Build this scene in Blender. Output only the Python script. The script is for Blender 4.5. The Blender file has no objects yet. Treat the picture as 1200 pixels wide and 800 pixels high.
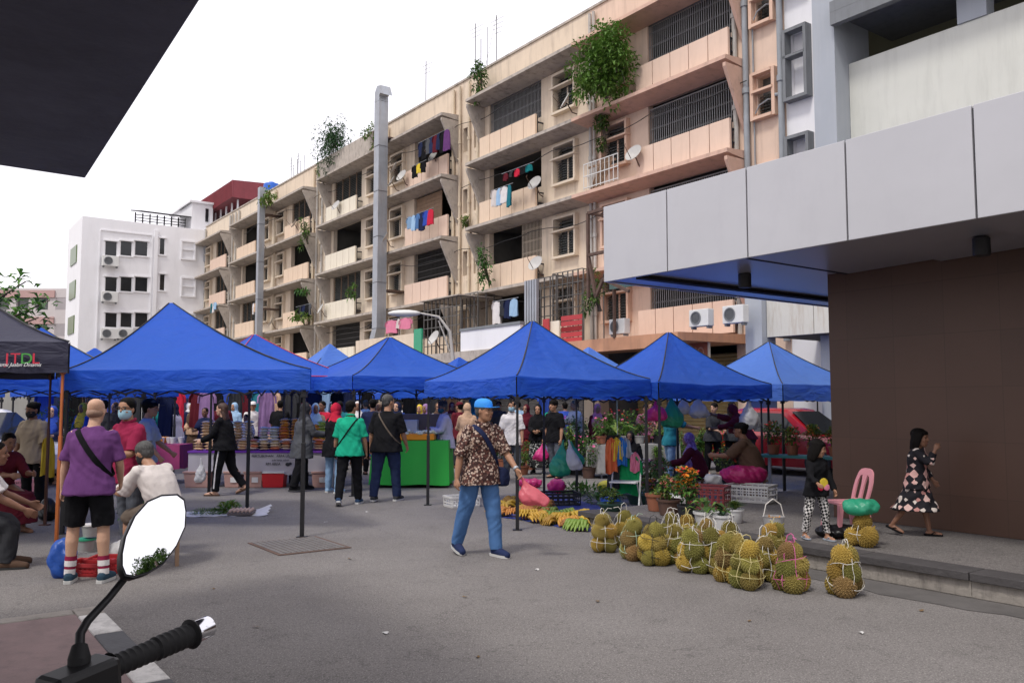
import bpy, bmesh, math, random
import numpy as np
from mathutils import Vector, Matrix
rad = math.radians
RN = random.Random(11)
C = bpy.context.scene.collection
SC = bpy.context.scene

# ---------------------------------------------------------------- camera, sky, sun, exposure
CAM_H, FPX, PITCH = 1.62, 990.0, rad(4.16)
cd = bpy.data.cameras.new('camera'); cam = bpy.data.objects.new('camera', cd); C.objects.link(cam)
cam.location = (0, 0, CAM_H); cam.rotation_euler = (math.pi/2 + PITCH, 0, 0)
cd.sensor_width = 36; cd.lens = FPX/1200*36; cd.clip_start = 0.05; cd.clip_end = 2000
SC.camera = cam

SUN_EL, SUN_AZ = rad(58), rad(215)          # azimuth clockwise from +Y: behind and to the left of the viewer
W = bpy.data.worlds.new('World'); SC.world = W; W.use_nodes = True
wn = W.node_tree.nodes; wl = W.node_tree.links
bg = wn['Background']
sky = wn.new('ShaderNodeTexSky'); sky.sky_type = 'NISHITA'; sky.sun_disc = False
sky.sun_elevation = SUN_EL; sky.sun_rotation = SUN_AZ; sky.dust_density = 4; sky.air_density = 1.2
mixw = wn.new('ShaderNodeMix'); mixw.data_type = 'RGBA'; mixw.inputs[0].default_value = 0.86
mixw.inputs[7].default_value = (11.6, 11.2, 11.9, 1)      # the even white of an overcast sky
wl.new(sky.outputs[0], mixw.inputs[6]); wl.new(mixw.outputs[2], bg.inputs[0])
bg.inputs[1].default_value = 0.09
sd = bpy.data.lights.new('sun', 'SUN'); sun = bpy.data.objects.new('sun', sd); C.objects.link(sun)
sd.energy = 1.5; sd.angle = rad(10); sd.color = (1, .96, .9)
sun.rotation_euler = Vector((-math.sin(SUN_AZ)*math.cos(SUN_EL), -math.cos(SUN_AZ)*math.cos(SUN_EL), -math.sin(SUN_EL))).to_track_quat('-Z', 'Y').to_euler()
vs = SC.view_settings; vs.view_transform = 'Standard'; vs.look = 'None'; vs.exposure = 0.48; vs.gamma = 1
SC.cycles.max_bounces = 8; SC.cycles.diffuse_bounces = 5; SC.cycles.use_denoising = True
SC.cycles.caustics_reflective = False; SC.cycles.caustics_refractive = False

# ---------------------------------------------------------------- frames: pixels of the photograph, and the street
SA = math.atan2(720, 990)
U = Vector((-math.sin(SA), math.cos(SA), 0)); V = Vector((math.cos(SA), math.sin(SA), 0))
SROT = -(math.pi/2 - SA)                    # local x = -U, local y = V
def S(s, t, z=0): return U*s + V*t + Vector((0, 0, z))
def st(p): return (p.x*U.x+p.y*U.y, p.x*V.x+p.y*V.y)
def ray(px, py):
    cx, cy = (px-600)/FPX, (400-py)/FPX
    return Vector((cx, math.cos(PITCH)-cy*math.sin(PITCH), math.sin(PITCH)+cy*math.cos(PITCH)))
def gp(px, py, z=0):
    d = ray(px, py); k = (z-CAM_H)/d.z; return Vector((d.x*k, d.y*k, z))
def atY(px, py, Y):
    d = ray(px, py); k = Y/d.y; return Vector((d.x*k, Y, CAM_H+d.z*k))
def onT(px, py, t):
    d = ray(px, py); k = t/(d.x*V.x+d.y*V.y); return Vector((d.x*k, d.y*k, CAM_H+d.z*k))
def onS(px, py, s):
    d = ray(px, py); k = s/(d.x*U.x+d.y*U.y); return Vector((d.x*k, d.y*k, CAM_H+d.z*k))

# ---------------------------------------------------------------- objects
def tag(o, label=None, cat=None, group=None, kind=None):
    if label: o['label'] = label
    if cat: o['category'] = cat
    if group: o['group'] = group
    if kind: o['kind'] = kind
    return o
def thing(name, label, cat, loc=(0, 0, 0), rz=0, group=None):
    o = bpy.data.objects.new(name, None); C.objects.link(o)
    o.location = loc; o.rotation_euler = (0, 0, rz); o.empty_display_size = .2
    return tag(o, label, cat, group)
def inst(src, parent=None, loc=(0, 0, 0), rz=0, scale=1, rot=None, name=None, mat=None):
    o = src.copy(); C.objects.link(o); o.parent = parent
    o.location = loc; o.rotation_euler = rot if rot else (0, 0, rz)
    o.scale = scale if isinstance(scale, (tuple, list)) else (scale,)*3
    if name: o.name = name
    if mat:
        o.material_slots[0].link = 'OBJECT'; o.material_slots[0].material = mat
    return o
def dup(root, loc, rz=0, label=None, group=None, scale=1):
    r = inst(root, None, loc, rz, scale)
    if label: r['label'] = label
    if group: r['group'] = group
    for ch in root.children:
        c = ch.copy(); C.objects.link(c); c.parent = r
        for g in ch.children:
            d = g.copy(); C.objects.link(d); d.parent = c
    return r
def from_mesh(name, me, parent=None, loc=(0, 0, 0), rz=0, scale=1, rot=None):
    o = bpy.data.objects.new(name, me); C.objects.link(o); o.parent = parent
    o.location = loc; o.rotation_euler = rot if rot else (0, 0, rz)
    o.scale = scale if isinstance(scale, (tuple, list)) else (scale,)*3
    return o

class MB:
    def __init__(s): s.v = []; s.f = []; s.m = []
    def add(s, vs_, fs, m=0, M=None):
        b = len(s.v)
        s.v += [tuple(M @ Vector(p)) for p in vs_] if M is not None else [tuple(p) for p in vs_]
        s.f += [tuple(i+b for i in f) for f in fs]; s.m += [m]*len(fs)
        return s
    def box(s, x0, x1, y0, y1, z0, z1, m=0, M=None):
        if x0 > x1: x0, x1 = x1, x0
        if y0 > y1: y0, y1 = y1, y0
        if z0 > z1: z0, z1 = z1, z0
        return s.add([(x0,y0,z0),(x1,y0,z0),(x1,y1,z0),(x0,y1,z0),(x0,y0,z1),(x1,y0,z1),(x1,y1,z1),(x0,y1,z1)],
                     [(0,3,2,1),(4,5,6,7),(0,1,5,4),(1,2,6,5),(2,3,7,6),(3,0,4,7)], m, M)
    def quad(s, a, b, c, d, m=0): return s.add([a, b, c, d], [(0, 1, 2, 3)], m)
    def loft(s, rings, m=0, cap=True, closed=False, M=None):
        n = len(rings[0]); vs_ = [p for r in rings for p in r]; fs = []
        k = len(rings)
        for i in range(k if closed else k-1):
            a, b = i*n, ((i+1) % k)*n
            for j in range(n):
                j2 = (j+1) % n
                fs.append((a+j, a+j2, b+j2, b+j))
        if cap and not closed:
            fs.append(tuple(range(n-1, -1, -1))); fs.append(tuple(range((k-1)*n, k*n)))
        return s.add(vs_, fs, m, M)
    def tube(s, pts, r, n=6, m=0, cap=True, flat=1.0, M=None):
        pts = [Vector(p) for p in pts]; k = len(pts)
        rr = r if isinstance(r, (list, tuple)) else [r]*k
        rings = []; ref = None
        for i, p in enumerate(pts):
            t = (pts[min(i+1, k-1)]-pts[max(i-1, 0)])
            if t.length < 1e-9: t = Vector((0, 0, 1))
            t.normalize()
            if ref is None:
                ref = t.cross(Vector((0, 0, 1)) if abs(t.z) < .9 else Vector((1, 0, 0)))
            x = (ref-t*ref.dot(t))
            if x.length < 1e-6: x = t.orthogonal()
            x.normalize(); ref = x; y = t.cross(x)
            rings.append([p+(x*math.cos(a)+y*math.sin(a)*flat)*rr[i] for a in [2*math.pi*j/n for j in range(n)]])
        return s.loft(rings, m, cap, M=M)
    def bar(s, a, b, w, h=None, m=0):           # square bar from a to b
        a, b = Vector(a), Vector(b); h = h or w; t = (b-a).normalized()
        x = t.cross(Vector((0, 0, 1)) if abs(t.z) < .95 else Vector((0, 1, 0))).normalized(); y = t.cross(x)
        return s.loft([[p+x*i*w/2+y*j*h/2 for i, j in ((-1,-1),(1,-1),(1,1),(-1,1))] for p in (a, b)], m)
    def lathe(s, prof, n=16, c=(0, 0, 0), m=0, cap=True, M=None):
        return s.loft([[(c[0]+r*math.cos(2*math.pi*j/n), c[1]+r*math.sin(2*math.pi*j/n), c[2]+z) for j in range(n)] for r, z in prof], m, cap, M=M)
    def ell(s, c, r, n=12, k=8, m=0, M=None):
        r = r if isinstance(r, (tuple, list)) else (r,)*3
        rings = []
        for i in range(k+1):
            a = math.pi*(i+.02)/(k+.04)
            rings.append([(c[0]+r[0]*math.sin(a)*math.cos(2*math.pi*j/n), c[1]+r[1]*math.sin(a)*math.sin(2*math.pi*j/n), c[2]-r[2]*math.cos(a)) for j in range(n)])
        return s.loft(rings, m, True, M=M)
    def prism(s, poly, z0, z1, m=0, M=None):
        return s.loft([[(x, y, z0) for x, y in poly], [(x, y, z1) for x, y in poly]], m, M=M)
    def wall(s, x0, x1, z0, z1, holes, y=0.0, d=.2, m=0):
        xs = sorted({x0, x1, *[h[0] for h in holes], *[h[1] for h in holes]}); zs = sorted({z0, z1, *[h[2] for h in holes], *[h[3] for h in holes]})
        inh = lambda x, z: any(h[0] < x < h[1] and h[2] < z < h[3] for h in holes)
        for i in range(len(xs)-1):
            for j in range(len(zs)-1):
                if not inh((xs[i]+xs[i+1])/2, (zs[j]+zs[j+1])/2):
                    s.quad((xs[i], y, zs[j]), (xs[i+1], y, zs[j]), (xs[i+1], y, zs[j+1]), (xs[i], y, zs[j+1]), m)
        for a, b, c, e in [h[:4] for h in holes]:
            s.quad((a,y,c),(a,y,e),(a,y+d,e),(a,y+d,c), m); s.quad((b,y,e),(b,y,c),(b,y+d,c),(b,y+d,e), m)
            s.quad((a,y,c),(a,y+d,c),(b,y+d,c),(b,y,c), m); s.quad((a,y+d,e),(a,y,e),(b,y,e),(b,y+d,e), m)
        return s
    def mesh(s, name, mats, smooth=None):
        me = bpy.data.meshes.new(name); me.from_pydata(s.v, [], s.f)
        for mt in (mats if isinstance(mats, (list, tuple)) else [mats]): me.materials.append(mt)
        if any(s.m): me.polygons.foreach_set('material_index', s.m)
        if smooth is not None:
            me.polygons.foreach_set('use_smooth', [True]*len(s.f)); me.update()
            me.set_sharp_from_angle(angle=rad(smooth))
        me.update(); return me
    def build(s, name, mats, parent=None, loc=(0, 0, 0), rz=0, smooth=None, bevel=0, label=None):
        o = from_mesh(name, s.mesh(name, mats, smooth), parent, loc, rz)
        if bevel:
            b = o.modifiers.new('edge', 'BEVEL'); b.width = bevel; b.segments = 2; b.limit_method = 'ANGLE'; b.angle_limit = rad(40)
        if label: o['label'] = label
        return o

# ---------------------------------------------------------------- materials
def mat(name, col, rough=.75, var=.12, scale=3, bump=0, bscale=30, metal=0, spec=.4, streak=None, samt=.5, rnd=0, hue=0, trans=0, sss=0, coat=0, vstretch=1, sscale=(2.2, 2.2, .22), emit=0):
    m = bpy.data.materials.new(name); m.use_nodes = True
    N = m.node_tree.nodes; L = m.node_tree.links; P = N['Principled BSDF']
    P.inputs['Roughness'].default_value = rough; P.inputs['Metallic'].default_value = metal
    P.inputs['Specular IOR Level'].default_value = spec
    if coat: P.inputs['Coat Weight'].default_value = coat; P.inputs['Coat Roughness'].default_value = .1
    if sss: P.inputs['Subsurface Weight'].default_value = sss; P.inputs['Subsurface Radius'].default_value = (.012, .005, .003); P.inputs['Subsurface Scale'].default_value = 1
    tc = N.new('ShaderNodeTexCoord'); mp = N.new('ShaderNodeMapping'); mp.inputs['Scale'].default_value = (1, 1, vstretch)
    L.new(tc.outputs['Object'], mp.inputs[0])
    n1 = N.new('ShaderNodeTexNoise'); n1.inputs['Scale'].default_value = scale; n1.inputs['Detail'].default_value = 6; n1.inputs['Roughness'].default_value = .62
    L.new(mp.outputs[0], n1.inputs['Vector'])
    mx = N.new('ShaderNodeMix'); mx.data_type = 'RGBA'
    c = Vector(col[:3])
    mx.inputs[6].default_value = (*[max(0, x*(1-var*1.6)) for x in c], 1); mx.inputs[7].default_value = (*[min(1, x*(1+var*1.6)) for x in c], 1)
    L.new(n1.outputs['Fac'], mx.inputs[0]); out = mx.outputs[2]
    if streak:
        mp2 = N.new('ShaderNodeMapping'); mp2.inputs['Scale'].default_value = sscale; L.new(tc.outputs['Object'], mp2.inputs[0])
        n2 = N.new('ShaderNodeTexNoise'); n2.inputs['Scale'].default_value = 2; n2.inputs['Detail'].default_value = 7; n2.inputs['Roughness'].default_value = .7
        L.new(mp2.outputs[0], n2.inputs['Vector'])
        rp = N.new('ShaderNodeValToRGB'); rp.color_ramp.elements[0].position = .5; rp.color_ramp.elements[1].position = .75
        rp.color_ramp.elements[0].color = (0,0,0,1); rp.color_ramp.elements[1].color = (samt,)*3+(1,)
        L.new(n2.outputs['Fac'], rp.inputs[0])
        m2 = N.new('ShaderNodeMix'); m2.data_type = 'RGBA'; m2.inputs[7].default_value = (*streak, 1)
        L.new(rp.outputs[0], m2.inputs[0]); L.new(out, m2.inputs[6]); out = m2.outputs[2]
    if rnd or hue:
        oi = N.new('ShaderNodeObjectInfo'); hs = N.new('ShaderNodeHueSaturation')
        mr = N.new('ShaderNodeMapRange'); mr.inputs['To Min'].default_value = 1-rnd; mr.inputs['To Max'].default_value = 1+rnd
        L.new(oi.outputs['Random'], mr.inputs[0]); L.new(mr.outputs[0], hs.inputs['Value'])
        mr2 = N.new('ShaderNodeMapRange'); mr2.inputs['To Min'].default_value = .5-hue; mr2.inputs['To Max'].default_value = .5+hue
        mm = N.new('ShaderNodeMath'); mm.operation = 'FRACT'; m3 = N.new('ShaderNodeMath'); m3.operation = 'MULTIPLY'; m3.inputs[1].default_value = 7.31
        L.new(oi.outputs['Random'], m3.inputs[0]); L.new(m3.outputs[0], mm.inputs[0]); L.new(mm.outputs[0], mr2.inputs[0]); L.new(mr2.outputs[0], hs.inputs['Hue'])
        L.new(out, hs.inputs['Color']); out = hs.outputs[0]
    L.new(out, P.inputs['Base Color'])
    if bump:
        nb = N.new('ShaderNodeTexNoise'); nb.inputs['Scale'].default_value = bscale; nb.inputs['Detail'].default_value = 4
        L.new(mp.outputs[0], nb.inputs['Vector'])
        bp = N.new('ShaderNodeBump'); bp.inputs['Strength'].default_value = min(1, bump); bp.inputs['Distance'].default_value = .02*max(1, bump)
        L.new(nb.outputs['Fac'], bp.inputs['Height']); L.new(bp.outputs[0], P.inputs['Normal'])
    if trans:
        tr = N.new('ShaderNodeBsdfTranslucent'); ms = N.new('ShaderNodeMixShader'); ms.inputs[0].default_value = trans
        L.new(out, tr.inputs[0]); L.new(P.outputs[0], ms.inputs[1]); L.new(tr.outputs[0], ms.inputs[2]); L.new(ms.outputs[0], N['Material Output'].inputs[0])
    m['out'] = out.node.name
    return m
def pattern(name, base, others, scale=40, kind='voronoi', thr=.5, rough=.8, bump=.2):
    """cloth print: cells of the other colours on the base colour, laid out in object space"""
    m = bpy.data.materials.new(name); m.use_nodes = True
    N = m.node_tree.nodes; L = m.node_tree.links; P = N['Principled BSDF']; P.inputs['Roughness'].default_value = rough; P.inputs['Specular IOR Level'].default_value = .2
    tc = N.new('ShaderNodeTexCoord')
    if kind == 'checker':
        t = N.new('ShaderNodeTexChecker'); t.inputs['Scale'].default_value = scale; t.inputs[1].default_value = (*base, 1); t.inputs[2].default_value = (*others[0], 1)
        mp = N.new('ShaderNodeMapping'); mp.inputs['Rotation'].default_value = (.3, .5, .785); L.new(tc.outputs['Object'], mp.inputs[0]); L.new(mp.outputs[0], t.inputs[0]); L.new(t.outputs[0], P.inputs['Base Color']); return m
    t = N.new('ShaderNodeTexVoronoi'); t.inputs['Scale'].default_value = scale
    if kind == 'squares': t.distance = 'MANHATTAN'; t.inputs['Randomness'].default_value = .45
    L.new(tc.outputs['Object'], t.inputs['Vector'])
    r = N.new('ShaderNodeValToRGB'); r.color_ramp.interpolation = 'CONSTANT'
    sp = N.new('ShaderNodeSeparateColor'); L.new(t.outputs['Color'], sp.inputs[0]); L.new(sp.outputs[0], r.inputs[0])
    els = r.color_ramp.elements; cols = others
    els[0].color = (*cols[0], 1); els[1].position = 1/len(cols) if len(cols) > 1 else .99; els[1].color = (*cols[min(1, len(cols)-1)], 1)
    for i in range(2, len(cols)):
        e = els.new(i/len(cols)); e.color = (*cols[i], 1)
    lt = N.new('ShaderNodeMath'); lt.operation = 'LESS_THAN'; lt.inputs[1].default_value = thr; L.new(t.outputs['Distance'], lt.inputs[0])
    mx = N.new('ShaderNodeMix'); mx.data_type = 'RGBA'; mx.inputs[6].default_value = (*base, 1); L.new(lt.outputs[0], mx.inputs[0]); L.new(r.outputs[0], mx.inputs[7])
    L.new(mx.outputs[2], P.inputs['Base Color'])
    nb = N.new('ShaderNodeTexNoise'); nb.inputs['Scale'].default_value = 12; L.new(tc.outputs['Object'], nb.inputs['Vector'])
    bp = N.new('ShaderNodeBump'); bp.inputs['Strength'].default_value = bump; bp.inputs['Distance'].default_value = .02; L.new(nb.outputs['Fac'], bp.inputs['Height']); L.new(bp.outputs[0], P.inputs['Normal'])
    return m
def asphalt(name, col, tint2):
    m = mat(name, col, .9, .10, 1.3, .55, 160, spec=.25)
    N = m.node_tree.nodes; L = m.node_tree.links; P = N['Principled BSDF']
    src = P.inputs['Base Color'].links[0].from_socket
    tc = [n for n in N if n.type == 'TEX_COORD'][0]
    def noise_(sc, det=5, rough=.6):
        n = N.new('ShaderNodeTexNoise'); n.inputs['Scale'].default_value = sc; n.inputs['Detail'].default_value = det; n.inputs['Roughness'].default_value = rough
        L.new(tc.outputs['Object'], n.inputs['Vector']); return n
    def ramp(s_, a, b, ca=(0,0,0,1), cb=(1,1,1,1)):
        r = N.new('ShaderNodeValToRGB'); r.color_ramp.elements[0].position = a; r.color_ramp.elements[1].position = b
        r.color_ramp.elements[0].color = ca; r.color_ramp.elements[1].color = cb; L.new(s_, r.inputs[0]); return r
    def mixc(f, a, colb, amt):
        mx = N.new('ShaderNodeMix'); mx.data_type = 'RGBA'; mx.inputs[7].default_value = (*colb, 1)
        mu = N.new('ShaderNodeMath'); mu.operation = 'MULTIPLY'; mu.inputs[1].default_value = amt; L.new(f, mu.inputs[0]); L.new(mu.outputs[0], mx.inputs[0]); L.new(a, mx.inputs[6]); return mx.outputs[2]
    o = mixc(ramp(noise_(.45, 6, .7).outputs['Fac'], .40, .64).outputs[0], src, tint2, .8)
    o = mixc(ramp(noise_(2.2, 8, .75).outputs['Fac'], .56, .72).outputs[0], o, [c*.5 for c in col], .65)      # oil and wear
    o = mixc(ramp(noise_(90, 3, .6).outputs['Fac'], .52, .70).outputs[0], o, [min(1, c*2.6) for c in col], .85)   # pale aggregate
    o = mixc(ramp(noise_(70, 3, .6).outputs['Fac'], .55, .72).outputs[0], o, [c*.3 for c in col], .85)            # dark aggregate
    o = mixc(ramp(noise_(28, 4, .7).outputs['Fac'], .50, .66).outputs[0], o, [c*.62 for c in col], .55)           # coarse mottling
    o = mixc(ramp(noise_(7, 6, .8).outputs['Fac'], .62, .70).outputs[0], o, [c*.45 for c in col], .45)            # spots and drips
    v = N.new('ShaderNodeTexVoronoi'); v.feature = 'DISTANCE_TO_EDGE'; v.inputs['Scale'].default_value = .28
    nn = noise_(1.1, 5, .7); vm = N.new('ShaderNodeVectorMath'); vm.operation = 'MULTIPLY_ADD'; vm.inputs[1].default_value = (1.6, 1.6, 1.6)
    L.new(nn.outputs['Color'], vm.inputs[0]); L.new(tc.outputs['Object'], vm.inputs[2]); L.new(vm.outputs[0], v.inputs['Vector'])
    o = mixc(ramp(v.outputs['Distance'], .0012, .004, (1,1,1,1), (0,0,0,1)).outputs[0], o, [c*.4 for c in col], .5)   # cracks
    L.new(o, P.inputs['Base Color'])
    return m
M = {}
M['asphalt'] = asphalt('asphalt', (.162, .150, .142), (.212, .198, .187))
M['concrete'] = asphalt('platform_concrete', (.135, .125, .12), (.18, .165, .155))
M['gutter'] = mat('smooth_gutter', (.105, .098, .093), .75, .25, 2.5, .3, 60, streak=(.06, .055, .05), samt=.6, sscale=(2, 2, 2))
M['kerb_dark'] = mat('kerb_stone', (.06, .055, .055), .8, .3, 6, .4, 30)
M['kerb_face'] = mat('kerb_render', (.27, .245, .215), .85, .2, 5, .5, 25, streak=(.09, .08, .07), samt=.8, sscale=(5, 5, 1.2))
M['paving_red'] = mat('red_paving', (.215, .15, .143), .85, .2, 3, .4, 60, streak=(.08, .06, .06), samt=.5, sscale=(2, 2, 2))
M['paint_white'] = mat('white_paint', (.55, .53, .5), .8, .25, 8, .3, 40, streak=(.2, .19, .18), samt=.8, sscale=(5, 5, 5))
M['paint_black'] = mat('black_paint', (.08, .08, .085), .8, .25, 8, .3, 40)
M['salmon'] = mat('salmon_render', (.65, .49, .385), .85, .10, 1.2, .15, 20, streak=(.36, .26, .2), samt=.55)
M['salmon_panel'] = mat('salmon_panel', (.69, .52, .415), .8, .06, 1.5, streak=(.4, .29, .22), samt=.3)
M['cream'] = mat('cream_render', (.66, .545, .42), .85, .11, 1.2, .15, 20, streak=(.30, .24, .19), samt=.6)
M['cream_panel'] = mat('cream_panel', (.69, .535, .40), .8, .06, 1.5, streak=(.36, .28, .21), samt=.4)
M['pale'] = mat('pale_render', (.66, .56, .44), .85, .09, 1.2, .15, 20, streak=(.30, .26, .21), samt=.55)
M['pale_panel'] = mat('pale_panel', (.72, .66, .54), .8, .06, 1.5, streak=(.36, .32, .26), samt=.45)
M['ledge_grey'] = mat('weathered_concrete', (.42, .37, .32), .9, .22, 2, .3, 20, streak=(.12, .11, .10), samt=.85, sscale=(1.6, 1.6, .9))
M['ledge_salmon'] = mat('salmon_ledge', (.60, .40, .31), .9, .12, 2, .2, 20, streak=(.24, .18, .15), samt=.55, sscale=(1.6, 1.6, .9))
M['orange_ledge'] = mat('orange_ledge', (.52, .27, .16), .85, .12, 2, streak=(.25, .15, .1), samt=.5)
M['white_wall'] = mat('white_render', (.76, .755, .77), .8, .04, .5, streak=(.5, .5, .5), samt=.3, sscale=(.5, .5, .12))
M['frame_white'] = mat('cream_frame', (.64, .54, .42), .7, .1, 4, streak=(.35, .3, .25), samt=.4)
M['frame_salmon'] = mat('salmon_frame', (.64, .44, .33), .7, .1, 4, streak=(.35, .25, .2), samt=.4)
M['glass_dark'] = mat('dark_window_glass', (.015, .017, .02), .12, .3, 2, spec=.5)
M['louvre'] = mat('louvre_glass', (.10, .105, .10), .2, .3, 6)
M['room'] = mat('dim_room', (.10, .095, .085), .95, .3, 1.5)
M['grille'] = mat('grey_grille', (.30, .30, .30), .6, .2, 6, metal=.3)
M['grille_dark'] = mat('dark_grille', (.10, .095, .09), .6, .3, 6)
M['pipe'] = mat('pvc_pipe', (.42, .40, .37), .7, .2, 3, streak=(.2, .16, .12), samt=.6)
M['pipe_cream'] = mat('cream_pipe', (.6, .5, .37), .7, .15, 3, streak=(.25, .2, .15), samt=.6)
M['pipe_grey'] = mat('grey_pipe', (.27, .29, .31), .6, .2, 2, streak=(.15, .13, .11), samt=.6)
M['galv'] = mat('galvanised_duct', (.36, .38, .41), .5, .14, 2.5, metal=.5, streak=(.26, .2, .16), samt=.5)
M['wood'] = mat('weathered_board', (.26, .17, .11), .85, .3, 3)
M['shutter_yellow'] = mat('yellow_shutter', (.55, .42, .20), .6, .1, 3)
M['shutter_grey'] = mat('grey_shutter', (.40, .38, .36), .6, .1, 3)
M['fascia'] = mat('aluminium_panel', (.455, .455, .472), .36, .05, .8, .5, 1.3, metal=.2, streak=(.38, .37, .40), samt=.28, sscale=(1.5, 1.5, .5))
M['soffit'] = mat('glossy_soffit', (.55, .56, .62), .36, .05, .8, metal=.6)
M['joint'] = mat('dark_joint', (.02, .02, .03), .8)
M['roof_grey'] = mat('flat_roof', (.25, .25, .26), .9)
M['slate'] = mat('blue_tinted_slab', (.095, .105, .15), .8, .30, 1.2, .4, 14, streak=(.05, .055, .075), samt=.6, sscale=(.8, .8, .8))  # blue light bounced off the tents is mixed into the base colour
M['grey_paint'] = mat('blue_grey_render', (.36, .385, .42), .8, .06, 1, streak=(.5, .5, .5), samt=.3)
M['grey_dark'] = mat('dark_grey_render', (.19, .20, .21), .85, .15, 2, streak=(.1, .1, .1), samt=.5)
M['ivory'] = mat('ivory_render', (.60, .605, .55), .85, .05, 1, streak=(.42, .42, .38), samt=.4, sscale=(2.5, 2.5, .3))
M['red_roof'] = mat('red_metal_roof', (.22, .04, .05), .6, .2, 1, streak=(.12, .03, .03), samt=.5)
M['blue_tank'] = mat('blue_plastic', (.02, .11, .48), .45, .08, 3)
M['black_metal'] = mat('black_metal', (.016, .016, .018), .5, .3, 8)
M['rust'] = mat('rusty_steel', (.10, .06, .045), .8, .4, 6)
M['white_metal'] = mat('white_enamel', (.62, .62, .60), .5, .08, 4)
M['dark'] = mat('dark_plastic', (.02, .02, .022), .55, .2, 6)

def wall_tiles(name, col, w, h, joint):
    m = mat(name, col, .45, .10, 1.2, spec=.35)
    N = m.node_tree.nodes; L = m.node_tree.links; P = N['Principled BSDF']; src = P.inputs['Base Color'].links[0].from_socket
    tc = [n for n in N if n.type == 'TEX_COORD'][0]
    mp = N.new('ShaderNodeMapping'); mp.inputs['Rotation'].default_value = (rad(-90), 0, 0); L.new(tc.outputs['Object'], mp.inputs[0])
    b = N.new('ShaderNodeTexBrick'); b.offset = 0; b.inputs['Scale'].default_value = 1; b.inputs['Brick Width'].default_value = w; b.inputs['Row Height'].default_value = h
    b.inputs['Mortar Size'].default_value = .004; b.inputs['Color1'].default_value = (.92, .92, .92, 1); b.inputs['Color2'].default_value = (1.08, 1.06, 1.05, 1); b.inputs['Mortar'].default_value = (joint,)*3+(1,)
    L.new(mp.outputs[0], b.inputs['Vector'])
    mx = N.new('ShaderNodeMix'); mx.data_type = 'RGBA'; mx.blend_type = 'MULTIPLY'; mx.inputs[0].default_value = 1
    L.new(src, mx.inputs[6]); L.new(b.outputs[0], mx.inputs[7]); L.new(mx.outputs[2], P.inputs['Base Color'])
    return m
M['brown_tiles'] = wall_tiles('brown_wall_tiles', (.096, .054, .038), .6, .6, .78)
# ================================================================ THE SETTING
road = MB().quad((-300,-120,0),(320,-120,0),(320,420,0),(-300,420,0)).build('road', M['asphalt']); tag(road, kind='structure')
# raised walkway with a stone nosing
PT, PZ = 7.3, .21
def sbox(mb, s0, s1, t0, t1, z0, z1, o=(0, 0), m=0): return mb.box(-(s1-o[0]), -(s0-o[0]), t0-o[1], t1-o[1], z0, z1, m)
pl = MB(); sbox(pl, -8, 8.55, PT+.06, 20, .005, PZ-.004, (0, 0))
plat = pl.build('pavement', M['concrete']); plat.rotation_euler = (0, 0, SROT); tag(plat, kind='structure')
kb = MB()
for i in [j+.55 for j in range(-8, 8)]:
    kb.box(-(i+.995), -(i+.005), PT-.02, PT+.28, PZ-.065, PZ+.004, 0)
    kb.box(-(i+.999), -(i+.001), PT+.02, PT+.058, .002, PZ-.066, 1)
kerb = kb.build('kerb', [M['kerb_dark'], M['kerb_face']], bevel=.006); kerb.rotation_euler = (0, 0, SROT); tag(kerb, kind='structure')
gm = MB(); n = 60
gm.add([(-( -8+14.5*i/n), PT-(.0 if j else .42+.05*math.sin(i*.8)+.03*math.sin(i*2.3)), .004) for j in (0, 1) for i in range(n+1)], [(i, n+1+i, n+2+i, i+1) for i in range(n)])
gut = gm.build('pavement', M['gutter']); gut.rotation_euler = (0, 0, SROT); tag(gut, kind='structure')
# red paving and painted kerb on this side of the street
IS, IT = 6.98, 1.28
pl = MB(); sbox(pl, -8, IS-.16, -9, IT-.18, .004, .115); o = pl.build('pavement', M['paving_red']); o.rotation_euler = (0, 0, SROT); tag(o, kind='structure')
kb = MB(); k = 0; s = IS
while s > -2:
    sbox(kb, s-(.60 if k else .25), s-.006, IT-.178, IT, .002, .125, m=(k+1) % 2 if k else 2); s -= .6 if k else .25; k += 1
sbox(kb, IS-.158, IS, -9, IT-.182, .002, .12, m=2)
o = kb.build('kerb', [M['paint_white'], M['paint_black'], M['kerb_face']], bevel=.012); o.rotation_euler = (0, 0, SROT); tag(o, kind='structure')
# square iron cover in the street
c0 = gp(350, 639); mc = thing('manhole_cover', 'square iron cover set flush in the asphalt', 'manhole cover', c0, SROT)
MB().box(-.5,.5,-.42,.42,.003,.008).build('frame', M['rust'], mc)
g = MB()
for i in range(14):
    for j in range(12):
        g.box(-.46+i*.066, -.46+i*.066+.052, -.38+j*.064, -.38+j*.064+.05, .008, .0125)
g.build('plate', mat('iron_plate', (.155, .147, .14), .7, .3, 8), mc)

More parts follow.
